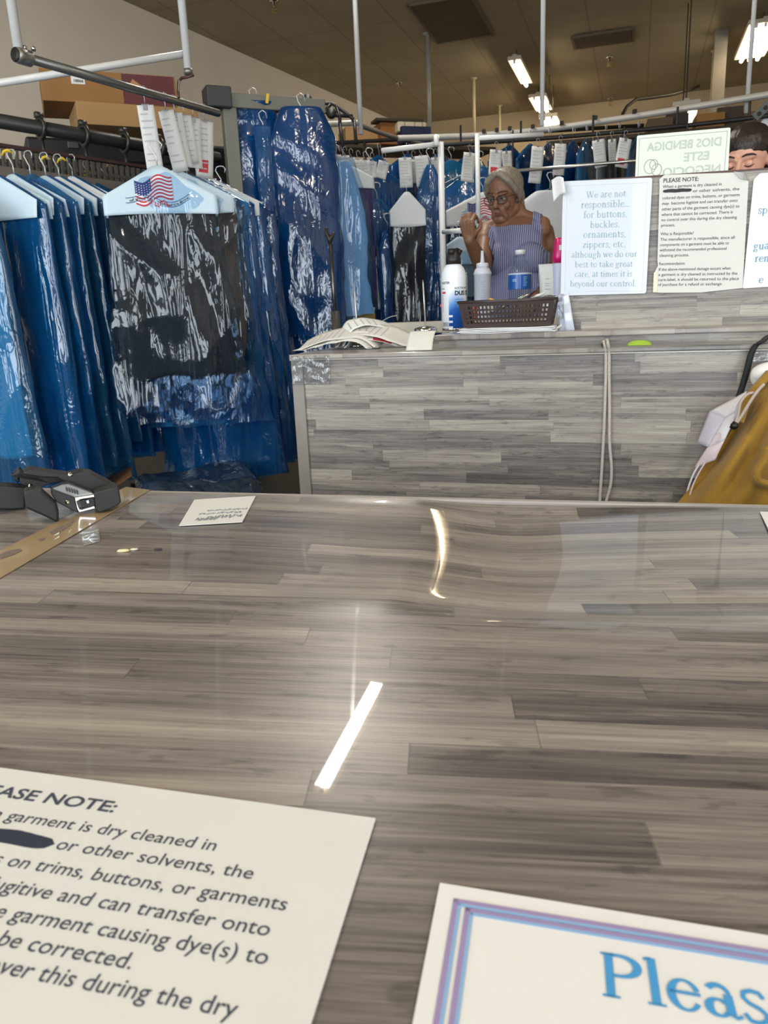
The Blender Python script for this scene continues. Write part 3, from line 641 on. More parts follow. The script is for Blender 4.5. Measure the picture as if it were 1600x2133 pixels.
i1 = PF(945, 1880)-TLb; d1u, d1v = i1@u2, i1@v2; i2 = PF(967, 1897)-TLb; d2u, d2v = i2@u2, i2@v2
print('border', d1u, d1v, d2u, d2v)
m_pur = M('border_purple', (150, 132, 172), .6); m_bl = M('border_blue', (132, 170, 206), .6)
def border(du, dv, wdt, mat, nm):
    q = MB(); W2, H2 = .279, .216; z = .0009
    for (x0, y0_), (x1, y1_) in (((du, dv), (W2-du, dv)), ((du, H2-dv), (W2-du, H2-dv))):
        q.prism([(x0, -y0_), (x1, -y0_), (x1, -y0_-wdt), (x0, -y0_-wdt)], FN*z, u2, -v2, .0002)
    for x in (du, W2-du-wdt): q.prism([(x, -dv), (x+wdt, -dv), (x+wdt, -H2+dv), (x, -H2+dv)], FN*z, u2, -v2, .0002)
    q.build(nm, mat, o)
dw = .0021
border(d1u, d1v, dw, m_pur, 'outer_border'); border(d1u+dw, d1v+dw, .0014, m_bl, 'outer_border_line')
border(d2u+.0004, d2v+.0004, dw, m_pur, 'inner_border'); border(d2u+.0004+dw, d2v+.0004+dw, .0014, m_bl, 'inner_border_line')
pb = PF(1250, 2082)-TLb; pt_ = PF(1264, 1996)-TLb; cap = (pb-pt_)@v2
pu, pv = pb@u2, pb@v2; e2 = PF(1475, 2133)-TLb
q = MB(); serif_text(q, 'Please', u2*pu+v2*pv+FN*.0007, u2, -v2, cap/.67*1.03, lift=.0003); q.build('lettering', M('ink_sky_blue', (66, 146, 200), .6), o)
print('please size', cap/.67, 'u', pu, 'v', pv)
# note paper under the far edge, and one at the right edge
def quadsheet(name, label, cat, px, mat, z=.001, group=None):
    pts = [PF(x, y) for x, y in px]; c = sum(pts)/len(pts); o = thing(name, label, cat, c+FN*z, 0, group)
    q = MB(); q.prism([((p-c)@FU, (p-c)@FV) for p in pts], (0, 0, 0), FU, FV, .0008); q.build('sheet', mat, o); return o, pts, c
o, pts, c = quadsheet('note_paper', 'white note slip with upside down handwriting near the far edge of the front counter', 'note', [(373, 1097), (505, 1089), (533, 1035), (405, 1043)], M('note_white', (215, 214, 208), .6))
q = MB(); uh = pts[0]-pts[1]; uh /= np.linalg.norm(uh); vh = pts[0]-pts[3]; vh /= np.linalg.norm(vh)
r = random.Random(3)
for li, (f0, f1, yy, am) in enumerate(((.06, .62, .22, .006), (.10, .80, .36, .004), (.02, .70, .47, .003), (.45, .78, .16, .005))):
    k = 46; pp = []
    for i in range(k):
        f = f0+(f1-f0)*i/(k-1); b_ = pts[1]*(1-f)+pts[0]*f; b_ = b_+(pts[2]-pts[1])*yy
        pp.append(b_-c+vh*am*math.sin(i*1.9+r.random())*(.4+r.random())+uh*am*.3*math.cos(i*1.3)+FN*.0007)
    q.tube(pp, .0006, 4)
q.build('handwriting', M('pencil', (150, 152, 156), .7), o)
quadsheet('note_paper', 'blank white paper corner at the right edge of the front counter', 'note', [(1583, 1068), (1604, 1112), (1690, 1115), (1668, 1070)], m_paper)
quadsheet('tape_scrap', 'small square of clear tape right of the brown tape strip', 'tape', [(170, 1116), (206, 1104), (209, 1128), (174, 1138)], film('clear_scrap', (225, 222, 218), (200, 198, 194), .35, rough=.2, bump=.2), .0008)
# brown packing tape strip
o, pts, c = quadsheet('packing_tape', 'brown packing tape strip running diagonally across the left of the front counter', 'tape', [(262, 1016), (312, 1022), (0, 1206), (-60, 1240), (-150, 1240), (0, 1150)], M('packing_tape', (164, 140, 102), .22, var=.12, vs=14, coat=.7), .0009)
q = MB()
for pl_ in ([(0, 1158), (18, 1150), (42, 1146), (46, 1150), (30, 1158), (2, 1168)], [(104, 1112), (118, 1103), (146, 1092), (150, 1096), (134, 1106), (112, 1118)], [(80, 1126), (92, 1123), (94, 1127), (84, 1130)], [(148, 1090), (155, 1086), (156, 1090), (150, 1093)]):
    pp = [PF(x, y) for x, y in pl_]; q.prism([((p_-c)@FU, (p_-c)@FV) for p_ in pp], FN*.0007, FU, FV, .0003)
q.build('worn_hole', M('tape_hole', (116, 104, 92), .5), o)
q = MB()
for pl_ in ([(112, 1119), (124, 1112), (123, 1116)], [(112, 1128), (124, 1120), (124, 1123)]):
    pp = [PF(x, y) for x, y in pl_]; q.prism([((p_-c)@FU, (p_-c)@FV) for p_ in pp], FN*.001, FU, FV, .0003)
q.build('bare_chip', M('chip_white', (226, 224, 214), .4), o)
for x, y, mt, lab, s in ((257, 1148, (216, 204, 160), 'larger pale crumb left of the pale and dark crumbs on the front counter', .0045), (279, 1145, (220, 212, 184), 'small pale crumb between the larger one and the dark fleck', .003), (329, 1145, (58, 52, 56), 'dark fleck right of the pale crumbs on the front counter', .003)):
    p_ = PF(x, y); o = MB(); r_ = np.random.RandomState(int(x)); pr = [(0, 0), (s, .0002), (s*.8, s*.35), (0, s*.45)]
    o.lathe(pr, (0, 0, 0), 9, sx=1.5, sy=.9); oo = o.build('crumb', M('crumb_%d' % x, mt, .8), None, True); oo.location = tuple(p_); setp(oo, lab, 'crumb', 'crumbs on the front counter')

# ================================================================== bagged garments
m_wire = M('hanger_wire', (170, 172, 178), .3, .8); m_hook = M('hanger_hook', (205, 208, 214), .3, .5)
m_cape = M('cape_paper', (222, 226, 228), .6, bump=.15, bs=30); m_cape_b = M('cape_pale_blue', (196, 216, 228), .5, bump=.12, bs=30)
FILM = {'clear': film('film_clear', (226, 238, 248), (90, 150, 200), .012, .08, .75, .8, (13, 13, 1.5), .05, .35),
        'pale': film('film_pale_blue', (124, 186, 220), (64, 150, 206), .17, .13, .6, .7, (14, 14, 1.8), .10, .5),
        'blue': film('film_blue', (84, 160, 206), (24, 112, 178), .33, .14, .6, .7, (14, 14, 1.8), .10, .5),
        'deep': film('film_deep_blue', (58, 130, 186), (16, 86, 148), .46, .16, .5, .7, (14, 14, 2.2), .14, .5),
        'teal': film('film_teal_blue', (84, 168, 204), (16, 118, 166), .42, .15, .5, .7, (14, 14, 2.0), .12, .5)}
CL = {'black': (20, 21, 26), 'navy': (24, 32, 56), 'charcoal': (46, 48, 54), 'brown': (72, 60, 52), 'cyan': (156, 196, 204), 'royal': (26, 92, 150), 'white': (214, 216, 220), 'sky': (120, 165, 205),
      'red': (140, 18, 32), 'purple': (52, 36, 96), 'grey': (128, 132, 138), 'lilac': (108, 84, 150), 'teal': (20, 96, 130), 'cream': (196, 192, 178), 'denim': (60, 86, 130)}
def cloth(c): return M('cloth_'+c, CL[c], .85, bump=.25, bs=180, sheen=.1)
def body_rows(W, T, hang, L, nu, nv, seed, flare=1.1, amp=.012, slope=.105, neck=.016, hem=.015, expo=.62, drift=0., pinch=0.):
    """closed ring rows of a hanging body. returns G[nv,nu,3]"""
    th = np.linspace(0, 2*np.pi, nu, endpoint=False)
    top = np.linspace(0, 1, max(6, nv//5))[:-1]; low = np.linspace(0, 1, nv-len(top))
    zs = np.concatenate([-hang-slope*top, -hang-slope-(L-hang-slope)*low])
    hw = np.concatenate([neck+(W/2-neck)*top**.9, W/2*(1+(flare-1)*low**1.1-pinch*np.sin(np.pi*low))])
    ht = np.concatenate([neck*.5+(T*.36-neck*.5)*top, T*.36+(T/2-T*.36)*np.minimum(1, low*3)])
    c, s = np.cos(th), np.sin(th)
    X = hw[:, None]*np.sign(c)*np.abs(c)**expo; Y = ht[:, None]*np.sign(s)*np.abs(s)**.8; Z = zs[:, None]+0*X
    g = np.concatenate([.25+.5*top, .75+.5*low])[:, None]
    ft = np.concatenate([top*0+.3, .3+.7*low])[:, None]
    f1 = pnoise(X*13, Z*2.2, seed, 3); f2 = pnoise(X*13+9, Z*2.2, seed+50, 3)
    sg_ = np.where((seed//13) % 2 == 0, 1., -1.)
    dg = .55-1.5*np.abs(pnoise(X*11+sg_*Z*7, Z*6-sg_*X*4, seed+7, 2))
    k = .5+.5*s[None, :]
    d = amp*g*(1.3*ft*(f1*k+f2*(1-k))+.55*dg)
    Y = Y+np.sign(s)[None, :]*np.abs(s)[None, :]**.5*d
    X = X+np.sign(c)[None, :]*np.abs(c)[None, :]*amp*.8*pnoise(Z*9, Y*30, seed+3, 3)*g+drift*((-Z-hang)/L)
    Z = Z+hem*np.linspace(0, 1, nv)[:, None]**6*pnoise(X*14, Y*20, seed+5, 2)
    return np.stack([X, Y, Z], 2)
def hanger_parts(o, hang, W, seed):
    q = MB()
    pts = [(.018, 0, -.026), (.022, 0, -.012), (.014, 0, -.002), (0, 0, .0), (-.014, 0, -.003), (-.020, 0, -.016), (-.010, 0, -.034), (0, 0, -.05), (0, 0, -hang)]
    q.tube(pts, .0022, 6)
    h = q.build('hanger', m_hook, o, True)
    q = MB(); w = W*.47; s = hang+.10
    q.tube([(0, 0, -hang), (-.03, 0, -hang-.012), (-w, 0, -s), (-w-.006, 0, -s-.008), (-w+.004, 0, -s-.016), (0, 0, -s-.014), (w-.004, 0, -s-.016), (w+.006, 0, -s-.008), (w, 0, -s), (.03, 0, -hang-.012), (0, 0, -hang)], .0015, 5)
    q.build('shoulder_wire', m_wire, h, True)
def cape_y(x, z, hang): return -(.013+.135*np.clip(-z-hang, 0, .16))
def add_cape(o, hang, W, mat, flag=None, lo=.15, seed=0):
    w = W/2; r = np.random.RandomState(seed)
    nu, nv = 25, 9; xs = np.linspace(-w, w, nu)
    zt = -hang+.004-.104*np.maximum(0, np.abs(xs)-.012)/w; zb = -hang-lo-.012*(1-(xs/w)**2)*r.uniform(-.6, .6)
    q = MB()
    for sg in (1, -1):
        Zs = zt[None, :]+(zb-zt)[None, :]*np.linspace(0, 1, nv)[:, None]; Xs = xs[None, :]+0*Zs
        Ys = sg*cape_y(Xs, Zs, hang)+.0025*pnoise(Xs*14, Zs*14, seed, 2)
        q.sheet(np.stack([Xs, Ys, Zs], 2), .0006)
    c = q.build('paper_cape', mat, o, True)
    if flag: add_flag(c, hang, W, flag, seed)
    return c
def add_flag(c, hang, W, style, seed):
    sc = W/.41
    def surf(x, z, l=.0016): return np.stack([x, cape_y(x, z, hang)+.0025*pnoise(x*14, z*14, seed, 2)-l, z], -1)
    x0, x1 = -.088*sc, .046*sc; H = .080*sc; ztop = -hang-.028*sc
    def wave(x): t = (x-x0)/(x1-x0); return .010*sc*np.sin(t*8.6+2.6)+.030*sc*(t-.9)
    red = M('flag_red', (192, 48, 62), .7); blue = M('flag_navy', (46, 58, 122), .7); wh = M('flag_white', (232, 234, 238), .7)
    q = MB(); qw = MB(); k = 22; xs = np.linspace(x0, x1, k)
    for i in range(13):
        za = ztop-H*i/13+wave(xs); zb = ztop-H*(i+1)/13+wave(xs)
        (q if i % 2 == 0 else qw).grid(np.stack([surf(xs, za, .002), surf(xs, zb, .002)]))
    q.build('red_stripes', red, c); qw.build('white_stripes', wh, c)
    xc = np.linspace(x0, x0+.058*sc, 10); q = MB(); q.grid(np.stack([surf(xc, ztop+.003+wave(xc), .0026), surf(xc, ztop-H*7/13+wave(xc), .0026)])); q.build('star_field', blue, c)
    q = MB()
    for i in range(5):
        for j in range(6):
            x = np.array([x0+.005*sc+.0094*sc*j]); z = ztop-.004-H*7/13*(i+.4)/5.2+wave(x); a = np.linspace(0, 6.283, 6)[:-1]
            q.add(surf(x+.0019*sc*np.sin(a), z+.0019*sc*np.cos(a), .003), [(0, 1, 2, 3, 4)])
    q.build('stars', wh, c)
    # scroll with the motto under it
    def scroll(x): t = x/(.1*sc); return -hang-.118*sc+.016*sc*np.abs(t)**1.2-.012*sc*np.sin(t*3.4)
    xs = np.linspace(-.125*sc, .105*sc, 40); q = MB()
    for off in (.0, -.017*sc): q.grid(np.stack([surf(xs, scroll(xs)+off+.0011, .0024), surf(xs, scroll(xs)+off-.0011, .0024)]))
    q.build('scroll_outline', M('scroll_blue', (72, 92, 140), .7), c)
    q = MB()
    for s, xa, xb in (('of the Free', -.112, -.022), ('Home of the Brave', -.012, .100)):
        tv, tf = textmesh(s, 1.0, bold=.02); wd = tv[:, 0].max(); X = (xa+(xb-xa)*tv[:, 0]/wd)*sc; Z = scroll(X)-.0135*sc+tv[:, 1]*.0125*sc
        q.add(surf(X, Z, .003), tf)
    q.build('motto_lettering', M('motto_ink', (52, 56, 78), .7), c)
    q = MB()
    for ph, a in ((0, .010), (1.2, .008)):
        xs = np.linspace(-.035*sc, .03*sc, 26); zs = -hang-.129*sc+a*sc*np.sin(xs/sc*150+ph); q.grid(np.stack([surf(xs, zs+.0025, .0034), surf(xs, zs-.002, .0034)]))
    q.build('red_ribbon', red, c)
GN = [0]
def garment(px, py, d, rz, label, W=.41, L=1.1, GL=.8, col='navy', fl='blue', cape=None, flag=False, seed=None, T=.075, hang=.085, flare=1.15, lod=1, group='bagged garments on the left conveyor', amp=.012, name='bagged_garment', drift=0., gflare=1.02, loc=None, slope=.105, lo=.15):
    GN[0] += 1; seed = seed or GN[0]*13
    if loc is None: loc = P(px, py, d)+np.array([0, 0, hang])
    o = thing(name, label, 'garment', loc, rad(rz), group)
    nu, nv = (110, 70) if lod == 1 else (52, 34) if lod == 2 else (36, 22)
    hanger_parts(o, hang, W, seed)
    if col:
        G = body_rows(W*.97, T*.46, hang+.012, GL, nu, nv, seed, gflare, amp*.62, slope=slope, drift=drift)
        G[:, :, 1] *= np.clip(.45+.55*np.linspace(0, 4, len(G)), 0, 1)[:, None]
        q = MB(); q.grid(G, cu=True); n = len(G.reshape(-1, 3)); q.f.append(tuple(range(nu))[::-1]); q.m.append(0); q.f.append(tuple(n-nu+j for j in range(nu))); q.m.append(0)
        q.build('cloth', cloth(col), o, True)
    if cape: add_cape(o, hang, W*.99, {'white': m_cape, 'blue': m_cape_b}[cape], flag, lo, seed)
    G = body_rows(W+.02, T, hang-.005, L, nu, nv, seed, flare, amp, neck=.018, slope=slope+.006, drift=drift)
    q = MB(); q.grid(G, cu=True); q.build('plastic_cover', FILM[fl], o, True)
    return o
# ---- near row, left of the picture
LG = [(-128, 376, 2.52, -20, 'garment under pale film with light cyan cloth, at the left picture edge', dict(col='cyan', fl='pale', L=1.25, GL=1.0, T=.08, flare=1.3)),
      (-8, 368, 2.62, -26, 'dark garment in blue film with a shiny pale cape, second from the left edge', dict(col='navy', fl='blue', cape='blue', L=1.2)),
      (30, 366, 2.70, -27, 'charcoal garment with pale cape under blue film, third from the left edge', dict(col='charcoal', fl='blue', cape='blue', L=1.22, GL=.9)),
      (64, 367, 2.79, -28, 'royal blue garment under pale film, fourth from the left edge', dict(col='royal', fl='pale', L=1.15)),
      (96, 369, 2.87, -27, 'navy garment with pale cape beside the white caped ones, fifth from the left edge', dict(col='navy', fl='pale', cape='blue', L=1.22)),
      (124, 371, 2.96, -26, 'red garment under a white flag printed cape, left of the front black garment', dict(col='red', fl='pale', cape='white', flag='flag', L=1.1)),
      (152, 370, 3.05, -24, 'garment with plain white cape just behind the red one', dict(col='sky', fl='blue', cape='white', L=1.2)),
      (186, 380, 3.14, -20, 'royal blue bagged garment left of the front flag cape, hung low', dict(col='royal', fl='blue', L=1.2)),
      (218, 378, 3.24, -16, 'deep blue bagged garment directly behind the flag caped black garment', dict(col='royal', fl='deep', L=1.2))]
for x, y, d, rz, lb, kw in LG: garment(x, y, d, rz, lb, **kw)
garment(328, 349, 2.64, 13, 'black garment under clear film with a big flag printed cape, front of the row', W=.385, L=.93, GL=.80, col='black', fl='clear', cape='blue', flag='flag', T=.085, amp=.022, flare=1.12, lo=.157)
RG = [(366, 357, 2.78, 2, 'black and brown garment in crinkled film right behind the flag caped one', dict(col='brown', fl='clear', cape='blue', L=.98, GL=.80, amp=.02, T=.09)),
      (390, 366, 2.88, -2, 'black garment in glossy pale film, second behind the flag caped one', dict(col='black', fl='pale', L=1.02, GL=.78, amp=.02, T=.09)),
      (410, 370, 2.98, -4, 'long bright blue film bag with pale cape, third behind the flag caped one', dict(col='sky', fl='blue', cape='blue', L=1.27, GL=.7, T=.11, flare=1.25)),
      (436, 374, 3.09, -6, 'garment with white cape and green trim in blue film, near the grey rack post', dict(col='white', fl='blue', cape='white', flag='flag', L=1.25, GL=.6, T=.10, flare=1.25)),
      (462, 392, 3.20, -6, 'long dark blue bagged garment closest to the grey rack post', dict(col='navy', fl='deep', L=1.22, GL=.95, T=.11, flare=1.3))]
for x, y, d, rz, lb, kw in RG: garment(x, y, d, rz, lb, **kw)
for i, (x, y, d_, lb) in enumerate(((170, 410, 3.95, 'long black garment in the shadow row behind the left conveyor, leftmost'), (250, 412, 4.0, 'long black garment in the shadow row behind the flag caped one'), (330, 414, 4.05, 'long black garment in the shadow row right of the dark gap'), (410, 416, 4.1, 'long black garment in the shadow row near the grey rack post'))):
    garment(x, y, d_, 8, lb, lod=3, group='dark garments in the shadow row', col='black', fl='deep' if i % 2 else 'clear', W=.46, L=1.42, GL=1.36, T=.10)  # row added behind the others to block the lit floor and wall
# ---- order tickets hanging on the rail above
m_tick = M('ticket_paper', (214, 214, 212), .7, var=.05, vs=60); m_print = M('ticket_print', (182, 183, 187), .8); m_clip = M('clip_steel', (120, 122, 126), .3, .9)
def ticket(top, label, w=.058, h=.20, rz=0., tilt=0., hook=.05, group='order tickets on the front rail', red=False, blank=False, seed=0, bow=.012, link=0.):
    o = thing('order_ticket', label, 'ticket', top, rad(rz), group); R = np.array(Matrix.Rotation(rad(tilt), 3, 'Y')); r = random.Random(seed)
    hk = np.array([(.010, 0, -.008), (.009, 0, .006), (0, 0, .013), (-.009, 0, .006), (-.008, 0, -.012), (0, 0, -.02), (0, 0, -hook)])
    q = MB(); q.tube(hk, .0014, 5); q.build('wire_hook', m_wire, o, True)
    q = MB(); q.box((0, 0, -hook-.004), (.016, .007, .018)); q.box((0, 0, -hook+.004), (.026, .005, .007)); q.build('clip', m_clip, o, bevel=.001)
    nv = 10; U, V = np.meshgrid(np.linspace(-w/2, w/2, 5), np.linspace(0, 1, nv))
    Y = -.003+bow*np.sin(V*3.0+seed)*V; G = np.stack([U, Y, -V*h], 2)@R.T+np.array([0, 0, -hook+.003])
    q = MB(); q.sheet(G, .0006); p = q.build('paper', m_tick, o, True)
    if not blank:
        q = MB()
        for i in range(7):
            f = .12+.1*i+(.1 if i > 4 else 0); x0 = -w*.38; x1 = x0+w*r.uniform(.4, .76)
            for f2 in ((f, f+.022),):
                zz = np.array([[f2[0], f2[0]], [f2[1], f2[1]]]); xx = np.array([[x0, x1], [x0, x1]]); g = np.stack([xx, -.003+bow*np.sin(zz*3.0+seed)*zz-.0012, -zz*h], 2)@R.T+np.array([0, 0, -hook+.003]); q.grid(g)
        q.build('printed_lines', m_print, p)
    if red:
        q = MB(); zz = np.array([[.68, .68], [.9, .9]]); xx = np.array([[-w*.36, w*.2]]*2); q.grid(np.stack([xx, -.003+bow*np.sin(zz*3.0+seed)*zz-.0014, -zz*h], 2)@R.T+np.array([0, 0, -hook+.003])); q.build('red_label', M('label_red', (196, 52, 66), .6), p)
    if link:
        q = MB(); q.tube([(0, .002, -hook-h+.012), (0, .001, -hook-h-link)], .0012, 5); q.build('link_wire', m_wire, o)
    return o
# ---- pipes, rails and conveyor on the left
m_white_pipe = M('pipe_white', (214, 214, 212), .35, .0, coat=.3, var=.03, vs=30); m_grey_pipe = M('pipe_grey', (120, 120, 118), .35, .7, var=.08, vs=25); m_dark = M('steel_dark', (52, 50, 48), .5, .6, var=.15, vs=30)
RZ1 = 1.735
ra, rb = PZ(40, 116, RZ1), PZ(455, 236, RZ1); rdir = (rb-ra)/np.linalg.norm(rb-ra)
o = thing('ticket_rail', 'grey steel rail at the upper left with order tickets hanging from it', 'rail', ra)
q = MB(); q.tube([ra, rb], .0135, 14); q.build('rail_tube', m_grey_pipe, o, True, world=True)
q = MB(); q.lathe([(0, -.012), (.02, -.012), (.022, .0), (.022, .035), (.0, .035)], (0, 0, 0), 18, R=frame((0, 0, 1), rdir)@np.array([[0, 1, 0], [0, 0, 1], [1, 0, 0.]]) if False else np.stack([np.cross((0, 0, 1), rdir)/np.linalg.norm(np.cross((0, 0, 1), rdir)), np.cross(rdir, np.cross((0, 0, 1), rdir)), rdir], 1)); q.build('end_clamp', M('clamp_zinc', (150, 148, 142), .4, .8), o, True)
q = MB(); q.lathe([(0, 0), (.019, 0), (.019, .002), (0, .002)], -rdir*.014, 16, R=np.stack([np.cross((0, 0, 1), rdir)/np.linalg.norm(np.cross((0, 0, 1), rdir)), np.cross(rdir, np.cross((0, 0, 1), rdir)), rdir], 1)); q.build('end_cap', m_dark, o, True)
for k_ in range(2):
    q = MB(); q.lathe([(0, 0), (.007, 0), (.007, .009), (.004, .011), (0, .011)], np.array([.012+.02*k_, .018+.012*k_, .02]), 8); q.build('clamp_bolt', M('chrome', (215, 215, 212), .15, 1), o, True)
def upto(p): return np.array([p[0], p[1], ZC])
# hanger frame: two ceiling drops and a cross pipe
o = thing('pipe_frame', 'white pipe frame hanging from the ceiling at the upper left', 'pipe frame', ra)
pa = ra+np.array([0, 0, .02]); q = MB(); q.tube([pa, upto(pa)], .0135, 14); q.build('drop_pipe', m_white_pipe, o, True, world=True)
rm = PZ(384, 212, RZ1); pb_ = P(392, 147, float((rm-CAM)@F_)); q = MB(); q.tube([pb_, upto(pb_)], .0135, 14); q.build('drop_pipe', m_white_pipe, o, True, world=True)
ca = P(386, 112, float((pb_-CAM)@F_)); cbp = P(-160, 198, 2.6); q = MB(); q.tube([ca, cbp], .0125, 14); q.build('cross_pipe', m_white_pipe, o, True, world=True)
q = MB(); q.tube([pb_+np.array([0, 0, .005]), pb_-np.array([0, 0, .012])], .016, 12); q.build('pipe_collar', M('clamp_zinc', (150, 148, 142), .4, .8), o, True, world=True)
q = MB(); q.tube([P(404, 156, 2.66), P(392, 160, 2.66), P(378, 163, 2.66), P(372, 170, 2.64), P(371, 190, 2.6), P(372, 203, 2.58)], .005, 8); q.build('hook_rod', M('rod_brown', (92, 70, 62), .4, .6), o, True, world=True)
TK = [(325, 182, 2, 3, 'nearest and longest order ticket on the grey rail', .055, .21, False), (367, 195, 4, 9, 'second order ticket from the near end of the grey rail, tilted right', .054, .20, False), (388, 200, 6, 6, 'third order ticket on the grey rail, behind the tilted one', .05, .18, False), (406, 206, 8, 4, 'fourth order ticket on the grey rail, partly hidden', .05, .16, False),
      (425, 212, 10, -3, 'fifth order ticket on the grey rail, narrow and pale', .05, .17, False), (444, 220, 12, -6, 'order ticket with a red label at the far end of the grey rail', .062, .20, True)]
for i, (x, y, rz, tl, lb, w_, h_, rd) in enumerate(TK):
    f = PZ(x, y+3, RZ1); t_ = np.clip(np.dot(f-ra, rdir), 0, np.linalg.norm(rb-ra)); ticket(ra+rdir*t_+np.array([0, 0, .005]), lb, w_, h_, rz+10, -tl, red=rd, seed=i*3+1)
# conveyor: suspended pipe, track and slotted bar
cvz = 1.70; A_ = P(-120, 232, 2.72); B_ = P(455, 330, 3.5)
o = thing('garment_conveyor', 'dark overhead conveyor with slotted hanger bar behind the left row of garments', 'conveyor', A_)
q = MB(); q.tube([A_, B_], .026, 14); q.build('carrier_pipe', M('conveyor_pipe', (62, 62, 62), .45, .6, var=.12, vs=20), o, True, world=True)
def along(f, dz, off=0.):
    p = A_+(B_-A_)*f; return p+np.array([0, 0, dz])
cdv = (B_-A_)/np.linalg.norm(B_-A_); cnx = np.cross(cdv, (0, 0, 1)); cnx /= np.linalg.norm(cnx); Rc = np.stack([cdv, np.cross((0, 0, 1), cdv)/np.linalg.norm(np.cross((0, 0, 1), cdv)), np.cross(cdv, np.cross((0, 0, 1), cdv)/np.linalg.norm(np.cross((0, 0, 1), cdv)))], 1)
LEN = np.linalg.norm(B_-A_)
q = MB(); q.box(along(.5, -.085), (LEN, .03, .012), Rc); q.build('track', M('track_brown', (66, 46, 44), .5, .4), o, world=True)
q = MB(); q.box(along(.5, -.175), (LEN, .02, .035), Rc); q.build('slotted_bar', M('bar_tan', (110, 104, 96), .5, .5, var=.15, vs=20), o, world=True)
mk = M('slot_steel', (98, 96, 92), .35, .8)
for k_ in range(46):
    f = (k_+.5)/46; q = MB(); q.box(along(f, -.125), (.010, .016, .062), Rc); q.box(along(f, -.14)-cnx*0+cnx*.012, (.006, .014, .012), Rc); q.build('slot_tooth', mk, o, world=True)
for f in (.10, .30, .45, .60, .74, .86):
    q = MB(); c_ = along(f, 0); ring = [c_+cnx*.036*math.cos(a)+np.array([0, 0, .036])*math.sin(a) for a in np.linspace(0, 6.283, 18)[:-1]]
    q.tube(ring, .009, 8, closed=True); q.tube([c_+np.array([0, 0, -.036]), c_+np.array([0, 0, -.13])], .007, 8); q.box(c_+np.array([0, 0, .045]), (.03, .02, .02), Rc); q.build('clamp_bracket', M('bracket_steel', (70, 69, 66), .4, .8), o, True, world=True)
for f in (.02,):
    p_ = along(f, 0); q = MB(); q.tube([p_, upto(p_)], .011, 8); q.build('drop_rod', m_dark, o, world=True)
p_ = along(.93, 0); q = MB(); q.tube([p_, (p_[0], p_[1], .0)], .016, 8); q.build('floor_post', m_dark, o, world=True)
# yellow hang tags on the wire hooks
for i, (x, y, d, lb) in enumerate(((12, 318, 2.66, 'yellow tie tag on the leftmost hanger hook'), (92, 331, 2.9, 'yellow tie tag between two hanger hooks left of the flag cape'), (126, 334, 2.98, 'bright yellow tie tag on the thick bunch of hooks'), (180, 362, 3.2, 'yellow square tag with dark print on a hanger hook'), (226, 345, 3.3, 'small yellow tie tag nearest the flag cape'))):
    o = thing('yellow_tag', lb, 'tag', P(x, y, d), rad(20), 'yellow tags on the hanger hooks'); q = MB()
    if i == 3: q.box((0, -.012, 0), (.034, .002, .022))
    else:
        q.tube([(-.014, -.01, -.012), (-.004, -.014, .002), (.008, -.012, .006), (.02, -.01, -.003)], [.003, .005, .006, .003], 8)
    q.build('tag', M('tag_yellow', (228, 192, 44), .5), o, True)
    if i == 3: q = MB(); q.box((0, -.0135, 0), (.02, .001, .006)); q.build('print', m_ink, o)
# ---- boxes and cases on the high shelf
m_card3 = M('cardboard_dark', (104, 70, 40), .85, var=.08, vs=14)  # cardboard with the shade under the garments put into its colour
m_card = M('cardboard', (150, 108, 62), .8, var=.07, vs=14); m_card2 = M('cardboard_pale', (172, 134, 88), .8, var=.07, vs=14)
SHZ = 1.83
so = P(200, 262, 3.7); so[2] = SHZ
ang = rad(26)
o = thing('high_shelf', 'dark shelf of black cases behind the left conveyor', 'shelf', (so[0], so[1], SHZ-.12), ang)
q = MB(); q.box((-.05, .1, -.02), (1.8, .5, .03)); q.build('shelf_board', M('shelf_black', (26, 25, 26), .6), o)
for x in (-.9, .8): q = MB(); q.box((x, .3, -.86), (.05, .05, 1.66)); q.build('upright', m_dark, o)
for i, (x, y, d, w_, dp, h_, lb) in enumerate(((170, 262, 3.55, .34, .3, .10, 'flat black case under the cardboard boxes, left one'), (290, 282, 3.7, .5, .3, .12, 'black case beneath the stacked cardboard boxes, right one'))):
    pass
def carton(p, rz, sx, sy, sz, label, mat, name='cardboard_box', group='cardboard boxes on the high shelves', lab=None, lid=False):
    o = thing(name, label, 'box', p, rz, group); q = MB(); q.box((0, 0, sz/2), (sx, sy, sz)); bd_ = q.build('carton', mat, o, bevel=.003)
    q = MB(); q.box((0, 0, sz+.0006), (sx*.98, .05, .001)); q.build('sealing_tape', M('seal_tape', (178, 140, 92), .3), o)
    return o
SHT = SHZ-.125
o = thing('black_case', 'long flat black case under the stacked cardboard boxes', 'case', (so[0]+.05, so[1]+.05, SHT), ang)
q = MB(); q.box((.2, 0, .05), (1.2, .34, .10)); q.build('case_body', M('case_black', (24, 23, 25), .5), o, bevel=.012)
for x in (-.2, .25, .6):
    q = MB(); q.box((x, -.175, .07), (.05, .012, .03)); q.build('latch', M('latch_grey', (86, 82, 78), .4, .7), o, bevel=.003)
b0 = P(235, 278, 3.62); bz = SHT+.1
b0 = PZ(265, 268, bz)
carton((b0[0], b0[1]+.12, bz), ang, .52, .30, .09, 'lower cardboard box of the pair on the black case, tan with flat lid', m_card2)
o = carton((b0[0]-.10, b0[1]+.11, bz+.092), ang-rad(4), .56, .32, .125, 'upper cardboard box with white label and maroon printed side, on the high shelf', m_card)
q = MB(); q.box((-.13, -.1612, .085), (.055, .002, .03)); lbp = q.build('label', M('label_white', (226, 226, 224), .6), o)
q = MB()
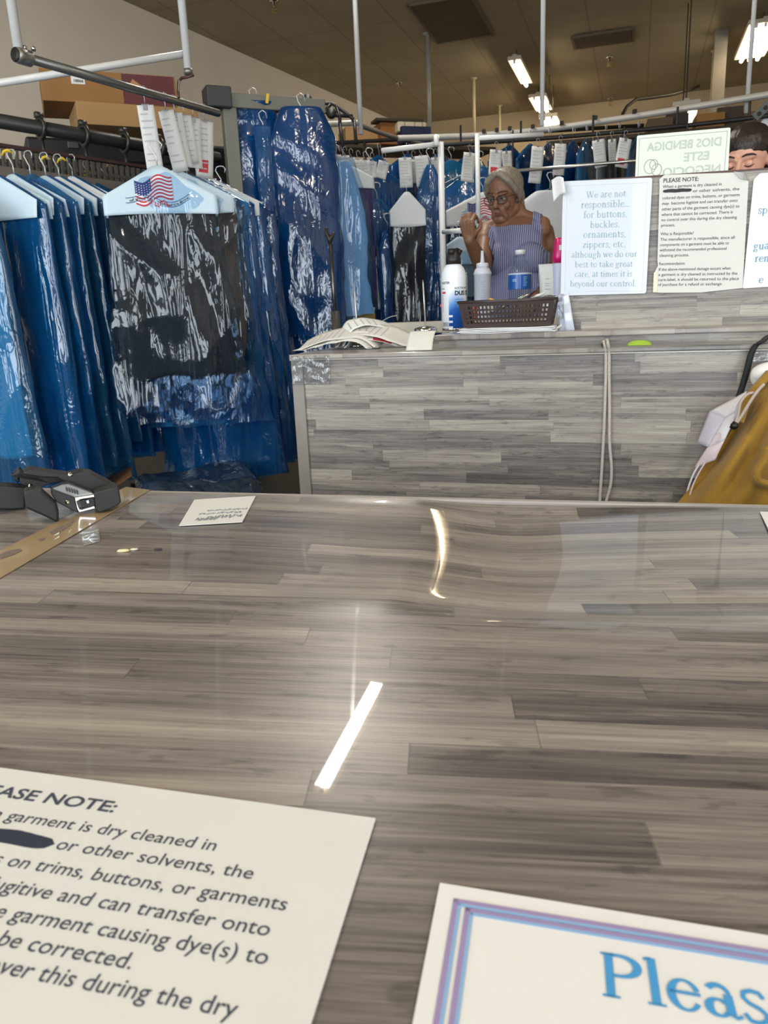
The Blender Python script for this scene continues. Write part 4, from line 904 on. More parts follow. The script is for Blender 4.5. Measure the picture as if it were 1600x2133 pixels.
put_text(q, '18866', (-.15, -.1624, .077), (1, 0, 0), (0, 0, 1), .016, fit=.038, bold=.02); q.build('label_print', m_ink, o)
q = MB(); q.box((.16, -.1612, .0625), (.22, .002, .118)); q.build('maroon_panel', M('maroon', (98, 48, 52), .7), o)
q = MB(); q.box((.11, -.163, .08), (.05, .001, .02), frame((1, 0, -.7), (0, 1, 0))); q.build('printed_mark', M('mark_tan', (176, 128, 84), .7), o)
# ---- grey rack frame with the long blue bags
rp = P(478, 250, 3.42); rpz = float(P(470, 226, 3.42)[2]); rdx = np.array([math.cos(rad(24)), math.sin(rad(24)), 0])
o = thing('rack_frame', 'grey steel garment rack frame beside the tall blue bags', 'rack', (rp[0], rp[1], 0), rad(24))
m_rack = M('rack_grey', (120, 120, 112), .5, .3, var=.06, vs=12)
q = MB(); q.box((0, 0, rpz/2), (.062, .05, rpz)); q.build('upright', m_rack, o, bevel=.004)
q = MB(); q.box((.40, 0.02, rpz/2), (.05, .05, rpz)); q.build('upright', m_rack, o, bevel=.004)
q = MB(); q.box((.20, 0, rpz+.025), (.50, .06, .06)); q.build('top_beam', m_rack, o, bevel=.004)
q = MB(); q.box((-.05, -.01, rpz+.03), (.11, .10, .085)); q.build('corner_block', M('rack_dark', (66, 68, 68), .5, .4), o, bevel=.006)
def longbag(px, py, d, label, W, T, Lg, fl, top='round', rz=20, amp=.014, seed=1, col=None, GL=.8, flare=1.0, group='long film bags on the grey rack', slope=.08, sub='garment bag'):
    o = thing('film_bag', label, 'garment bag', P(px, py, d), rad(rz), group)
    G = body_rows(W, T, 0, Lg, 72, 60, seed, flare, amp, slope=slope, neck=W*.3 if top == 'round' else W*.47, hem=.03, expo=.55)
    q = MB(); q.grid(G, cu=True); q.f.append(tuple(range(72))[::-1]); q.m.append(0); q.build('plastic_cover', FILM[fl], o, True)
    if col:
        G = body_rows(W*.9, T*.6, .02, GL, 48, 40, seed+4, flare, amp*.8, slope=slope+.03, neck=W*.25, expo=.6); q = MB(); q.grid(G, cu=True); q.f.append(tuple(range(48))[::-1]); q.m.append(0); q.build('cloth', cloth(col), o, True)
    q = MB(); q.tube([(.02, 0, .03), (.015, 0, .055), (0, 0, .062), (-.016, 0, .05), (-.012, 0, .03), (0, 0, .01), (0, 0, -.02)], .002, 6); q.build('hanger', m_hook, o, True)
    return o
longbag(528, 214, 3.46, 'flat dark blue film bag hanging right of the grey rack post', .20, .05, 1.02, 'deep', 'flat', 18, .010, 31, col='royal', GL=.95)
longbag(548, 262, 3.40, 'narrow greyish blue film strip bag between the two wide blue bags', .085, .06, .86, 'blue', 'flat', 16, .010, 32, col='denim', GL=.8)
longbag(627, 226, 3.42, 'big rounded deep blue film bag at the end of the grey rack', .30, .13, .98, 'deep', 'round', 14, .018, 33, col='royal', GL=.9, slope=.12)
longbag(700, 330, 3.62, 'long pale dress under blue film right of the big rounded blue bag', .27, .10, 1.1, 'clear', 'round', 10, .018, 34, col='sky', GL=.72, flare=1.2, slope=.2)
longbag(660, 640, 3.75, 'low blue film bag showing under the big rounded bag', .28, .12, .6, 'blue', 'flat', 10, .014, 35, col='teal', GL=.5)
o = thing('yellow_tag', 'yellow paper tag on the top of the deep blue bags', 'tag', P(557, 205, 3.40), rad(18), 'yellow tags on the hanger hooks'); q = MB(); q.box((0, 0, 0), (.012, .002, .04), np.array(Matrix.Rotation(.2, 3, 'Y'))); q.build('tag', M('tag_yellow', (228, 192, 44), .5), o)
# box on the floor in a plastic bag
fl = P(390, 990, 3.05); o = thing('floor_box', 'cardboard box wrapped in dark plastic on the floor below the bagged garments', 'box', (fl[0], fl[1], 0), rad(18))
q = MB(); q.box((0, 0, .17), (.44, .34, .34)); q.build('carton', m_card3, o, bevel=.004)
q = MB(); q.box((-.26, .02, .40), (.12, .28, .004), np.array(Matrix.Rotation(rad(-28), 3, 'Y'))); q.build('flap', m_card3, o)
U, V = np.meshgrid(np.linspace(-.2, .26, 40), np.linspace(-.26, .2, 34)); q = MB()
hh = .40+.03*pnoise(U*9, V*9, 77, 3)-.9*np.maximum(0, np.abs(V+.02)-.16)-.9*np.maximum(0, np.abs(U-.03)-.19); q.sheet(np.stack([U, V, hh], 2), .0008); q.build('plastic_sheet', film('film_smoke', (130, 150, 175), (50, 64, 84), .7, .2, .6), o, True)
# hooked reaching pole
o = thing('reach_pole', 'dark metal reaching pole with a forked hook, upright before the pale blue bag', 'pole', P(690, 560, 2.9))
D = 2.9; q = MB(); q.tube([P(688, 502, D), P(698, 655, D)], .0065, 10); q.build('shaft', M('pole_chrome', (112, 108, 100), .3, .9), o, True, world=True)
pz_ = P(703, 715, D); pf = np.array([pz_[0], pz_[1], 0]); q = MB(); q.tube([P(698, 650, D), P(703, 715, D), pf+np.array([.02, 0, 0])], .017, 12); q.build('handle', M('pole_grip', (66, 64, 60), .6), o, True, world=True)
q = MB(); q.tube([P(x, y, D) for x, y in ((688, 505), (686, 496), (681, 488), (679, 478), (682, 474))], [.009, .010, .008, .006, .004], 10); q.tube([P(x, y, D) for x, y in ((687, 500), (691, 493), (695, 489), (696, 484))], [.009, .008, .006, .004], 10); q.build('fork_hook', M('pole_hook', (58, 54, 46), .4, .5), o, True, world=True)

# ================================================================== back of the shop: conveyor loop, stands, garments
PZC = 2.06
m_pipe_w = M('pipe_offwhite', (176, 172, 164), .4, .1, var=.06, vs=12, coat=.2)
def smooth(pts, n=6):
    p = np.array(pts); out = []
    for i in range(len(p)-1):
        a, b_, c_, d_ = p[max(0, i-1)], p[i], p[i+1], p[min(len(p)-1, i+2)]
        for t_ in np.linspace(0, 1, n, endpoint=False): out.append(.5*((2*b_)+(-a+c_)*t_+(2*a-5*b_+4*c_-d_)*t_**2+(-a+3*b_-3*c_+d_)*t_**3))
    return np.array(out+[p[-1]])
loop = [PZ(x, y, PZC) for x, y in ((828, 288), (900, 286), (1000, 282), (1125, 271), (1300, 246), (1450, 222), (1600, 197), (1680, 184))]
o = thing('conveyor_pipe', 'long pale pipe of the back garment conveyor, thicker toward the right edge', 'pipe', loop[3])
q = MB(); q.tube(smooth(loop), .019, 14); q.build('pipe', m_pipe_w, o, True, world=True)
for x, y in ((1008, 274), (1035, 271), (1062, 268), (1110, 264), (1170, 257), (1240, 246), (1322, 233)):
    p_ = PZ(x, y+6, PZC); q = MB(); q.box(p_+np.array([0, 0, .018]), (.02, .03, .022)); q.build('pipe_clip', m_dark, o, world=True)
l2 = [PZ(x, y, PZC) for x, y in ((680, 259), (715, 257), (746, 256))]; l3 = [PZ(x, y, PZC) for x, y in ((752, 262), (800, 279), (850, 294), (905, 306))]
o = thing('conveyor_pipe', 'bent grey pipe meeting the white ceiling pole right of the rounded blue bag', 'pipe', l3[0])
q = MB(); q.tube(smooth(l2), .017, 12); q.build('pipe', m_pipe_w, o, True, world=True)
q = MB(); q.tube(smooth(l3), .014, 12); q.build('branch_pipe', M('pipe_dull', (126, 122, 114), .4, .3), o, True, world=True)
def pole(px, py, d, r, label, mat, dz=0.):
    p_ = P(px, py, d); o = thing('ceiling_pole', label, 'pole', p_, 0, 'poles hanging from the ceiling')
    q = MB(); q.tube([(0, 0, dz), (0, 0, ZC-p_[2])], r, 12); q.build('tube', mat, o, True)
    q = MB(); q.lathe([(0, 0), (r*2.2, 0), (r*2.2, -.008), (0, -.008)], (0, 0, ZC-p_[2]), 14); q.build('ceiling_flange', mat, o, True); return o
dp = lambda x, y: float((PZ(x, y, PZC)-CAM)@F_)
m_pole_warm = M('pole_warm', (196, 184, 152), .45)
pole(752, 280, dp(749, 257)-.0, .0145, 'white ceiling pole right of the rounded blue bag, ending at the bent pipe', m_white_pipe)
def farpole(px, top, py, r, label, mat):
    d_ = float((PZ(px, top, ZC)-CAM)@F_); pole(px, py, d_, r, label, mat)
farpole(896, 88, 300, .022, 'dull grey ceiling pole above the short white bracket arm', m_pipe_w)
farpole(988, 172, 300, .021, 'short pale ceiling pole left of the nearest tube light', m_pole_warm)
farpole(1041, 224, 292, .02, 'short thin pale pole far back below the tube lights', m_pole_warm)
pole(1129, 262, 4.18, .0125, 'tall white ceiling pole in front of the row of tube lights', m_white_pipe)
farpole(1477, 120, 300, .022, 'cream lit pole left of the grey square column', m_pole_warm)  # warm lamplight on this pole is put into its cream colour
pole(1555, 236, dp(1555, 205)+.06, .0125, 'white ceiling pole at the right, in front of the three tube light', m_white_pipe)
rail = [PZ(x, y, 1.955) for x, y in ((905, 303), (1000, 297), (1160, 286), (1320, 272), (1480, 256), (1600, 241), (1680, 230))]
o = thing('hanging_rail', 'dark rail under the pale conveyor pipe carrying the back garments and tickets', 'rail', rail[2])
q = MB(); q.tube(smooth(rail), .013, 10); q.build('rail_tube', m_dark, o, True, world=True)
for x in (960, 1085, 1235, 1410, 1560):
    k_ = min(range(6), key=lambda i: abs((905, 1000, 1160, 1320, 1480, 1600)[i]-x)); yy = np.interp(x, (905, 1000, 1160, 1320, 1480, 1600), (303, 297, 286, 272, 256, 241)); a_ = PZ(x, yy, 1.955)
    q = MB(); q.tube([a_, a_+np.array([0, 0, .105])], .007, 6); q.build('rail_hanger', m_dark, o, world=True)
c0 = PZ(1040, 359, 1.73); c1 = PZ(1335, 334, 1.73)
o = thing('chrome_rail', 'thin shiny rail running behind the grey haired woman toward the green sign', 'rail', c0)
q = MB(); q.tube([c0, c1+(c1-c0)*.5], .010, 10); q.build('rail_tube', M('rail_bright', (200, 198, 192), .25, .9), o, True, world=True)
for f in (.1, 1.3):
    p_ = c0+(c1-c0)*f; q = MB(); q.tube([p_, (p_[0], p_[1], 1.95)], .005, 6); q.build('hanger_rod', m_dark, o, world=True)
# white brackets
m_bracket = M('bracket_white', (248, 250, 248), .35, coat=.3)
DS = 4.05
o = thing('white_stand', 'white pipe stand with a side arm, left of the grey haired woman', 'stand', np.array([*P(918, 500, DS)[:2], 0]))
tp = P(918, 305, DS); bt = np.array([tp[0], tp[1], 0])
q = MB(); q.tube([bt, tp+np.array([0, 0, .02])], .0165, 14); q.build('post', m_bracket, o, True, world=True)
q = MB(); q.tube([P(914, 300, DS), P(795, 314, DS-.05)], .013, 12); q.build('top_arm', m_bracket, o, True, world=True)
q = MB(); q.tube([P(909, 303, DS-.03), P(909, 282, DS-.03)], .0135, 12); q.build('end_peg', m_bracket, o, True, world=True)
q = MB(); q.tube([P(924, 483, DS), P(966, 480, DS-.25)], .0125, 12); q.build('cross_arm', m_bracket, o, True, world=True)
q = MB(); q.box(P(967, 480, DS-.25), (.03, .03, .03), rotz(.3)); q.build('arm_cap', m_bracket, o, world=True, bevel=.004)
q = MB(); q.lathe([(0, 0), (.12, 0), (.12, .01), (.03, .02), (0, .02)], (0, 0, 0), 20); q.build('foot', m_bracket, o, True)
D2 = 4.14
o = thing('white_bracket', 'white pipe bracket hanging beside the raised hand, with an arm to the tall pole', 'bracket', P(994, 288, D2-.1))
q = MB(); q.tube([P(994, 280, D2-.1), P(997, 474, D2-.1)], .0125, 12); q.build('post', m_bracket, o, True, world=True)
q = MB(); q.tube([P(994, 288, D2-.1), P(1131, 280, D2)], .0115, 12); q.build('top_arm', m_bracket, o, True, world=True)
# garments ----------------------------------------------------------------
BG = 'bagged garments on the back conveyor'
BL = [(693, 330, 3.95, 14, 'dark purple garment with white cape right of the long pale dress', dict(col='purple', fl='clear', cape='white', L=.85, GL=.8, W=.42)),
      (770, 342, 4.35, 20, 'royal blue bag with a green edge behind the order tickets', dict(col='royal', fl='blue', L=1.1, GL=1.0, W=.40)),
      (722, 438, 4.0, 12, 'crinkled teal bag hung low just right of the long pale dress', dict(col='teal', fl='teal', L=.95, GL=.75, W=.22, amp=.018)),
      (785, 415, 4.16, 16, 'crinkled clear blue bag with denim cloth, left of the black dress', dict(col='denim', fl='pale', L=1.0, GL=.9, W=.21, amp=.018)),
      (808, 480, 4.1, 18, 'narrow lilac garment in blue film between denim bag and black dress', dict(col='lilac', fl='blue', L=.9, GL=.85, W=.10)),
      (847, 402, 4.02, 4, 'glossy black dress in clear film left of the tall white stand', dict(col='black', fl='clear', cape='white', L=1.0, GL=.95, W=.19, amp=.02, lo=.165)),
      (896, 345, 4.12, 6, 'tall narrow blue film bag directly left of the white stand', dict(col='denim', fl='blue', L=1.15, GL=1.0, W=.14, slope=.14)),
      (1000, 346, 4.75, 8, 'wide pale blue bag behind the white bracket post', dict(col='sky', fl='pale', L=.9, GL=.8, W=.52, slope=.15)),
      (1006, 402, 4.55, 4, 'navy garment with faded flag printed cape behind the raised hand', dict(col='navy', fl='clear', cape='white', flag='flag', L=1.0, GL=.9, W=.46, lo=.185)),
      (957, 495, 4.3, 2, 'grey shirt in clear film hung low behind the spray can', dict(col='grey', fl='clear', cape='blue', L=.9, GL=.4, W=.33, amp=.016)),
      (1090, 382, 5.0, 10, 'teal film bag behind the back of the grey haired woman', dict(col='teal', fl='teal', L=1.0, W=.36)),
      (940, 335, 5.05, 10, 'teal bag half hidden between the two white posts', dict(col='teal', fl='teal', L=1.1, W=.4)),
      (1062, 305, 4.95, 40, 'deep blue bag behind the tickets over the woman, leftmost', dict(col='royal', fl='deep', L=1.1, W=.4)),
      (1105, 302, 4.95, 55, 'black garment on edge behind the tickets over the woman', dict(col='black', fl='blue', L=1.1, W=.4)),
      (1145, 298, 4.9, 60, 'deep blue bag on edge between two white tickets right of the tall pole', dict(col='navy', fl='deep', L=1.1, W=.42)),
      (1195, 295, 4.9, 55, 'blue bag on edge right of the second ticket past the tall pole', dict(col='denim', fl='blue', L=1.0, W=.42)),
      (1222, 292, 4.85, 62, 'pale blue bag on edge left of the ticket near the green sign', dict(col='white', fl='pale', L=1.0, W=.42)),
      (1262, 288, 4.85, 60, 'cream garment on edge behind the ticket near the green sign', dict(col='cream', fl='clear', L=1.0, W=.40)),
      (1290, 286, 4.9, 60, 'dark brown garment on edge left of the red labelled ticket', dict(col='brown', fl='clear', L=1.0, W=.42)),
      (1330, 284, 4.85, 58, 'navy garment on edge behind the pale green sign', dict(col='navy', fl='pale', L=1.0, W=.42))]
for x, y, d, rz, lb, kw in BL: garment(x, y, d, rz, lb, lod=2, group=BG, **kw)
FBL = [(715, 330, 'navy', 'deep', 'navy bag in the far row behind the purple garment'), (790, 325, 'black', 'blue', 'black bag in the far row behind the green edged bag'), (850, 322, 'royal', 'deep', 'royal bag in the far row behind the black dress'), (920, 318, 'black', 'blue', 'black bag in the far row behind the white stand'),
       (985, 316, 'navy', 'deep', 'navy bag in the far row behind the white bracket post'), (1050, 312, 'charcoal', 'blue', 'charcoal bag in the far row over the head of the woman'), (1110, 308, 'royal', 'deep', 'royal bag in the far row above the white shirt'), (1170, 304, 'black', 'deep', 'black bag in the far row below the right tickets'), (1235, 300, 'navy', 'blue', 'navy bag in the far row left of the green sign'), (1300, 296, 'black', 'blue', 'black bag in the far row behind the green sign')]
for i, (x, y, cl, fl_, lb) in enumerate(FBL): garment(x, y, 5.65, 58, lb, lod=3, group='bagged garments in the far row', col=cl, fl=fl_, W=.50, L=1.3, GL=1.1, T=.12)
o = thing('rail_far', 'dark straight rail of the far garment row behind the back conveyor', 'rail', P(700, 318, 5.65)); o.name = 'far_rail'
INV['far_rail'] = INV['rail_far']
q = MB(); q.tube([P(690, 320, 5.68)+np.array([0, 0, .07]), P(1340, 283, 5.68)+np.array([0, 0, .07])], .014, 8); q.build('rail_tube', m_dark, o, True, world=True)
for x, y in ((760, 316), (1060, 299), (1300, 286)):
    p_ = P(x, y, 5.68)+np.array([0, 0, .07]); q = MB(); q.tube([p_, (p_[0], p_[1], 0)], .014, 6); q.build('floor_post', m_dark, o, world=True)
# white tee shirt on a hanger, without film
c_ = P(1146, 392, 4.4); o = thing('white_shirt', 'plain white tee shirt on a wire hanger behind the grey haired woman', 'shirt', c_+np.array([0, 0, .085]), rad(6), BG)
hanger_parts(o, .085, .40, 3)
G = body_rows(.46, .09, .10, .85, 72, 46, 91, 1.05, .010, slope=.10, neck=.085, expo=.7); q = MB(); q.grid(G, cu=True); n_ = G.shape[0]*72; q.f.append(tuple(range(72))[::-1]); q.m.append(0); q.build('shirt_body', cloth('white'), o, True)
for s_ in (-1, 1):
    q = MB(); q.tube([(s_*.17, 0, -.17), (s_*.23, 0, -.22), (s_*.265, 0, -.31), (s_*.27, 0, -.38)], [.045, .06, .055, .058], 14, squash=.5); q.build('sleeve', cloth('white'), o, True)
q = MB(); q.tube([(.088*math.cos(a), .034*math.sin(a), -.104-.012*(1-math.sin(a))) for a in np.linspace(0, 6.283, 28)[:-1]], .006, 8, closed=True); q.build('collar', M('collar_white', (198, 198, 200), .8), o, True)
# back tickets --------------------------------------------------------------
TB = [(700, 312, 3.9, .05, .10, 3, 'back ticket nearest the rounded blue bag'), (718, 314, 3.95, .045, .11, 6, 'back ticket second from the rounded blue bag'), (731, 318, 4.0, .035, .08, 2, 'small back ticket third from the rounded blue bag'), (746, 322, 4.0, .04, .13, 5, 'long thin back ticket above the purple garment'), (760, 324, 4.05, .05, .17, 4, 'long back ticket touching the green edged bag'),
      (775, 326, 4.1, .05, .08, -5, 'short back ticket left of the bracket arm end'), (800, 326, 4.15, .06, .09, -18, 'tilted back ticket below the bracket arm end'), (843, 318, 4.1, .07, .15, 1, 'big square back ticket below the white bracket arm, left one'), (861, 322, 4.2, .05, .12, 2, 'back ticket half hidden between the two big ones'), (877, 314, 4.1, .075, .15, 4, 'big square back ticket below the white bracket arm, right one'), (907, 318, 4.15, .05, .11, 0, 'back ticket touching the top of the white stand'),
      (979, 309, 4.5, .075, .16, -8, 'long back ticket just left of the white bracket post'), (1034, 303, 4.5, .075, .14, -6, 'back ticket with red mark right of the white bracket post'), (1055, 306, 4.6, .06, .12, 3, 'pale back ticket above the head of the woman'), (1121, 296, 4.5, .075, .20, -6, 'long back ticket left of the tall white pole foot'), (1168, 290, 4.5, .07, .17, -3, 'long back ticket right of the tall white pole foot'),
      (1246, 282, 4.5, .075, .15, 10, 'back ticket left of the pale green sign, leftmost of three'), (1275, 281, 4.6, .05, .14, 6, 'back ticket left of the pale green sign, middle of three'), (1304, 279, 4.45, .075, .16, -10, 'red labelled back ticket touching the pale green sign')]
for i, (x, y, d, w_, h_, tl, lb) in enumerate(TB):
    ticket(P(x, y-3, d), lb, w_, h_, 5, -tl, .035, 'order tickets on the back rails', red=i in (12, 18), seed=40+i)
# boxes and machine far back ---------------------------------------------------
def shelf_unit(p, rz, ln, label):
    o = thing('storage_shelf', label, 'shelf', (p[0], p[1], 0), rz); zt = p[2]
    for z in (zt, zt-.55, zt-1.1): q = MB(); q.box((0, .18, z-.015), (ln, .42, .03)); q.build('shelf_board', M('shelf_brown', (70, 58, 46), .7, var=.1, vs=10), o)
    for x in (-ln/2+.03, ln/2-.03):
        for y in (.0, .36): q = MB(); q.box((x, y, zt/2), (.04, .04, zt)); q.build('upright', m_dark, o)
    return o
s1_ = P(790, 302, 6.6); shelf_unit(s1_, rad(18), 2.2, 'dark storage shelf far back behind the bent pipe')
carton(P(762, 302, 6.55)+np.array([0, .15, 0]), rad(15), .42, .28, .14, 'brown box beside the white ceiling pole on the far shelf', m_card2)
carton(P(812, 301, 6.55)+np.array([0, .15, 0]), rad(20), .26, .3, .17, 'orange brown box standing on the far shelf under the cream bundle', M('cardboard_orange', (146, 96, 50), .8))
b_ = P(852, 276, 6.5); o = thing('paper_bundle', 'cream bundle of folded paper on top of the far shelf boxes', 'bundle', b_+np.array([0, .1, 0]), rad(18))
q = MB(); q.box((0, 0, .045), (.26, .2, .08)); q.build('bundle', M('bundle_cream', (212, 198, 168), .7, var=.1, vs=30), o, bevel=.012)
for x in (-.07, .02, .09): q = MB(); q.box((x, -.101, .045), (.006, .003, .08)); q.build('fold_line', M('fold_brown', (140, 120, 92), .8), o)
q = MB(); q.box((-.1, .0, .10), (.42, .16, .02)); q.build('flat_board', M('board_dark', (66, 56, 46), .7), o)
carton(P(858, 299, 6.5)+np.array([0, .12, 0]), rad(18), .26, .28, .13, 'dark blue box under the cream bundle on the far shelf', M('box_navy', (40, 44, 74), .7))
# black wire frame machine
o = thing('wire_rack', 'black tube frame with two round wheels on top of the far left shelf', 'rack frame', P(640, 260, 4.4))
mb_ = M('tube_black', (22, 21, 22), .5); D = 4.4
q = MB()
for pts in (((612, 222), (622, 214), (650, 216), (690, 215), (700, 220), (735, 247), (738, 255)), ((660, 222), (688, 240), (735, 242)), ((700, 220), (708, 245), (708, 262)), ((675, 235), (690, 215)), ((738, 250), (742, 300)), ((640, 216), (630, 262)), ((708, 258), (715, 310))):
    for dd_ in (0, .25): q.tube([P(x, y, D+dd_) for x, y in pts], .010, 8)
q.tube([P(622, 214, D), P(622, 214, D+.25)], .01, 8); q.tube([P(735, 247, D), P(735, 247, D+.25)], .01, 8)
q.build('tube_frame', mb_, o, True, world=True)
for x, y, r_ in ((640, 208, .028), (690, 236, .028)):
    q = MB(); q.lathe([(0, -.015), (r_, -.015), (r_*1.05, 0), (r_, .015), (0, .015)], P(x, y, D-.02), 18, R=frame((1, 0, 0), (0, 0, 1))); q.build('wheel', mb_, o, True, world=True)
# right hand clutter: shelf with boxes, strut, shirts
s2_ = P(1450, 268, 6.3); shelf_unit(s2_, rad(-14), 2.4, 'storage shelf far right behind the dark rail')
rr = random.Random(5)
for i, (x, w_, h_, c_, lb) in enumerate(((1385, .2, .10, (96, 80, 60), 'dull brown box on the far right shelf, leftmost'), (1420, .16, .14, (60, 54, 48), 'dark box on the far right shelf under the hanging lamp'), (1490, .22, .12, (150, 110, 60), 'tan box on the far right shelf beside the cream pole'), (1530, .2, .16, (74, 62, 50), 'dark brown box on the far right shelf near the column'), (1580, .24, .12, (120, 96, 66), 'box at the right end of the far right shelf'))):
    p_ = P(x, 268-.05*(x-1450), 6.3)+np.array([0, .15, 0]); p_[2] = s2_[2]; carton(p_, rad(-14), w_, .25, h_, lb, M('box_c%d' % i, c_, .8))
o = thing('metal_strut', 'perforated grey metal strut at the right edge below the pale pipe', 'strut', P(1588, 228, 4.0))
A1_, B1_ = P(1572, 246, 4.0), P(1625, 196, 3.9); R_s = frame(B1_-A1_, (0, -1, .2)); q = MB(); q.box((A1_+B1_)/2, (np.linalg.norm(B1_-A1_), .02, .045), R_s); q.build('channel', M('strut_grey', (96, 98, 96), .45, .7), o, world=True, bevel=.003)
for f in (.2, .45, .7):
    q = MB(); q.lathe([(0, 0), (.011, 0), (.011, .003), (0, .003)], A1_+(B1_-A1_)*f+R_s[:, 1]*.0105, 12, R=np.stack([R_s[:, 0], R_s[:, 2], R_s[:, 1]], 1)); q.build('slot_hole', M('hole_brown', (58, 44, 34), .8), o, world=True)
q = MB(); q.tube([A1_, A1_+np.array([0, 0, -.09])], .006, 6); q.build('bolt_rod', m_dark, o, world=True)
o = thing('white_shirt', 'white folded shirt shoulder behind the strut at the right edge', 'shirt', P(1612, 236, 4.4), rad(-5), BG)
G = body_rows(.26, .08, .0, .22, 48, 24, 77, 1.0, .010, slope=.12, neck=.03); q = MB(); q.grid(G, cu=True); q.f.append(tuple(range(48))[::-1]); q.m.append(0); q.build('shirt_body', cloth('white'), o, True)
q = MB(); q.tube([(0, 0, 0), (0, 0, .05), (.015, 0, .07), (.0, 0, .085)], .003, 6); q.build('hanger', m_hook, o, True)

# ================================================================== people
def ball(c, r, R=None, n=14):
    """closed uv ellipsoid"""
    c = np.array(c); r = np.array(r if np.ndim(r) else (r, r, r), float); vs = [(0, 0, 1)]; fs = []
    m = n//2
    for i in range(1, m):
        for j in range(n): a, b_ = math.pi*i/m, 2*math.pi*j/n; vs.append((math.sin(a)*math.cos(b_), math.sin(a)*math.sin(b_), math.cos(a)))
    vs.append((0, 0, -1)); L_ = len(vs)-1
    for j in range(n):
        fs.append((0, 1+j, 1+(j+1) % n)); fs.append((L_, 1+(m-2)*n+(j+1) % n, 1+(m-2)*n+j))
        for i in range(m-2): fs.append((1+i*n+j, 1+(i+1)*n+j, 1+(i+1)*n+(j+1) % n, 1+i*n+(j+1) % n))
    v = np.array(vs)*r
    if R is not None: v = v@np.asarray(R).T
    return v+c, fs
def cap(a, b_, r0, r1, step=.35):
    a = np.array(a, float); b_ = np.array(b_, float); L_ = np.linalg.norm(b_-a); k = max(2, int(L_/(min(r0, r1)*step))+1)
    return [(a+(b_-a)*t_, r0+(r1-r0)*t_) for t_ in np.linspace(0, 1, k)]
def fuse(name, prims, voxel, mats, parent, smooth_it=6, color=None):
    """one continuous surface grown from overlapping ellipsoids and tapered limbs"""
    q = MB()
    for p in prims:
        if p[0] == 'e': v, f = ball(p[1], p[2], p[3] if len(p) > 3 else None, 18); q.add(v, f)
        else:
            for c_, r in cap(*p[1:5]): v, f = ball(c_, r, None, 12); q.add(v, f)
    o = q.build(name, mats, None, True)
    m = o.modifiers.new('r', 'REMESH'); m.mode = 'VOXEL'; m.voxel_size = voxel; m.use_smooth_shade = True
    s = o.modifiers.new('s', 'SMOOTH'); s.factor = .5; s.iterations = smooth_it
    dg = bpy.context.evaluated_depsgraph_get(); me = bpy.data.meshes.new_from_object(o.evaluated_get(dg)); me.name = name
    old = o.data; o.modifiers.clear(); o.data = me; bpy.data.meshes.remove(old)
    me.polygons.foreach_set('use_smooth', [True]*len(me.polygons))
    if not len(me.materials):
        for mm in mats: me.materials.append(mm)
    if parent is not None: o.parent = parent
    return o
def capd(X, a, b_, r0, r1):
    a = np.array(a); b_ = np.array(b_); ab = b_-a; t_ = np.clip(((X-a)@ab)/(ab@ab), 0, 1); return np.linalg.norm(X-(a+t_[:, None]*ab), axis=1)-(r0+(r1-r0)*t_)
def shell(o, name, sel, off, mat, parent, th=.0):
    """garment: the selected body faces pushed outward"""
    me = o.data; n = len(me.vertices); co = np.zeros(n*3); me.vertices.foreach_get('co', co); co = co.reshape(-1, 3)
    no = np.zeros(n*3); me.vertices.foreach_get('normal', no); no = no.reshape(-1, 3)
    fs = [tuple(p.vertices) for p in me.polygons]; ce = np.array([co[list(f)].mean(0) for f in fs]); k = sel(ce)
    use = [f for f, x in zip(fs, k) if x]; ids = sorted({i for f in use for i in f}); mp_ = {v: i for i, v in enumerate(ids)}
    q = MB(); q.add(co[ids]+no[ids]*off, [tuple(mp_[i] for i in f) for f in use]); return q.build(name, mat, parent, True)
def rotx(a): c, s = math.cos(a), math.sin(a); return np.array([[1, 0, 0], [0, c, -s], [0, s, c]])
def roty(a): c, s = math.cos(a), math.sin(a); return np.array([[c, 0, s], [0, 1, 0], [-s, 0, c]])
def hand(W, dirn, palm_n, side, curl, sc=1.0):
    """prims of a hand: wrist W, pointing direction, palm normal, thumb side vector; curl in degrees per joint"""
    d = np.array(dirn, float); d /= np.linalg.norm(d); n_ = np.array(palm_n, float); n_ -= d*(n_@d); n_ /= np.linalg.norm(n_); s = np.array(side, float); s -= d*(s@d)+n_*(s@n_); s /= np.linalg.norm(s)
    W = np.array(W); pr = []
    for k_, f in enumerate((-.032, -.011, .011, .030)):
        base = W+d*.085*sc-s*f*sc*1.0 if False else W+d*(.088-.004*abs(k_-1))*sc+s*(-f)*sc
        pr.append(('c', W+d*.015*sc+s*(-f*.6)*sc, base, .015*sc, .0125*sc))
        ln = (.040, .044, .041, .033)[k_]; p = base; ang_ = 0
        for j in range(3):
            ang_ += rad(curl[k_][j] if np.ndim(curl[0]) else curl[j]); v = d*math.cos(ang_)+n_*math.sin(ang_); e = p+v*ln*sc*(1, .68, .52)[j]
            pr.append(('c', p, e, (.0098-.0008*j)*sc, (.0092-.0009*j)*sc)); p = e
    tb = W+d*.025*sc+s*.030*sc+n_*.006*sc; pr.append(('c', W+d*.012*sc+s*.012*sc, tb, .016*sc, .014*sc)); e = tb+(d*.55+s*.55+n_*.55)/1.0*.042*sc; pr.append(('c', tb, e, .0125*sc, .011*sc)); e2 = e+(d*.75-s*.15+n_*.6)*.032*sc; pr.append(('c', e, e2, .011*sc, .0085*sc))
    return pr
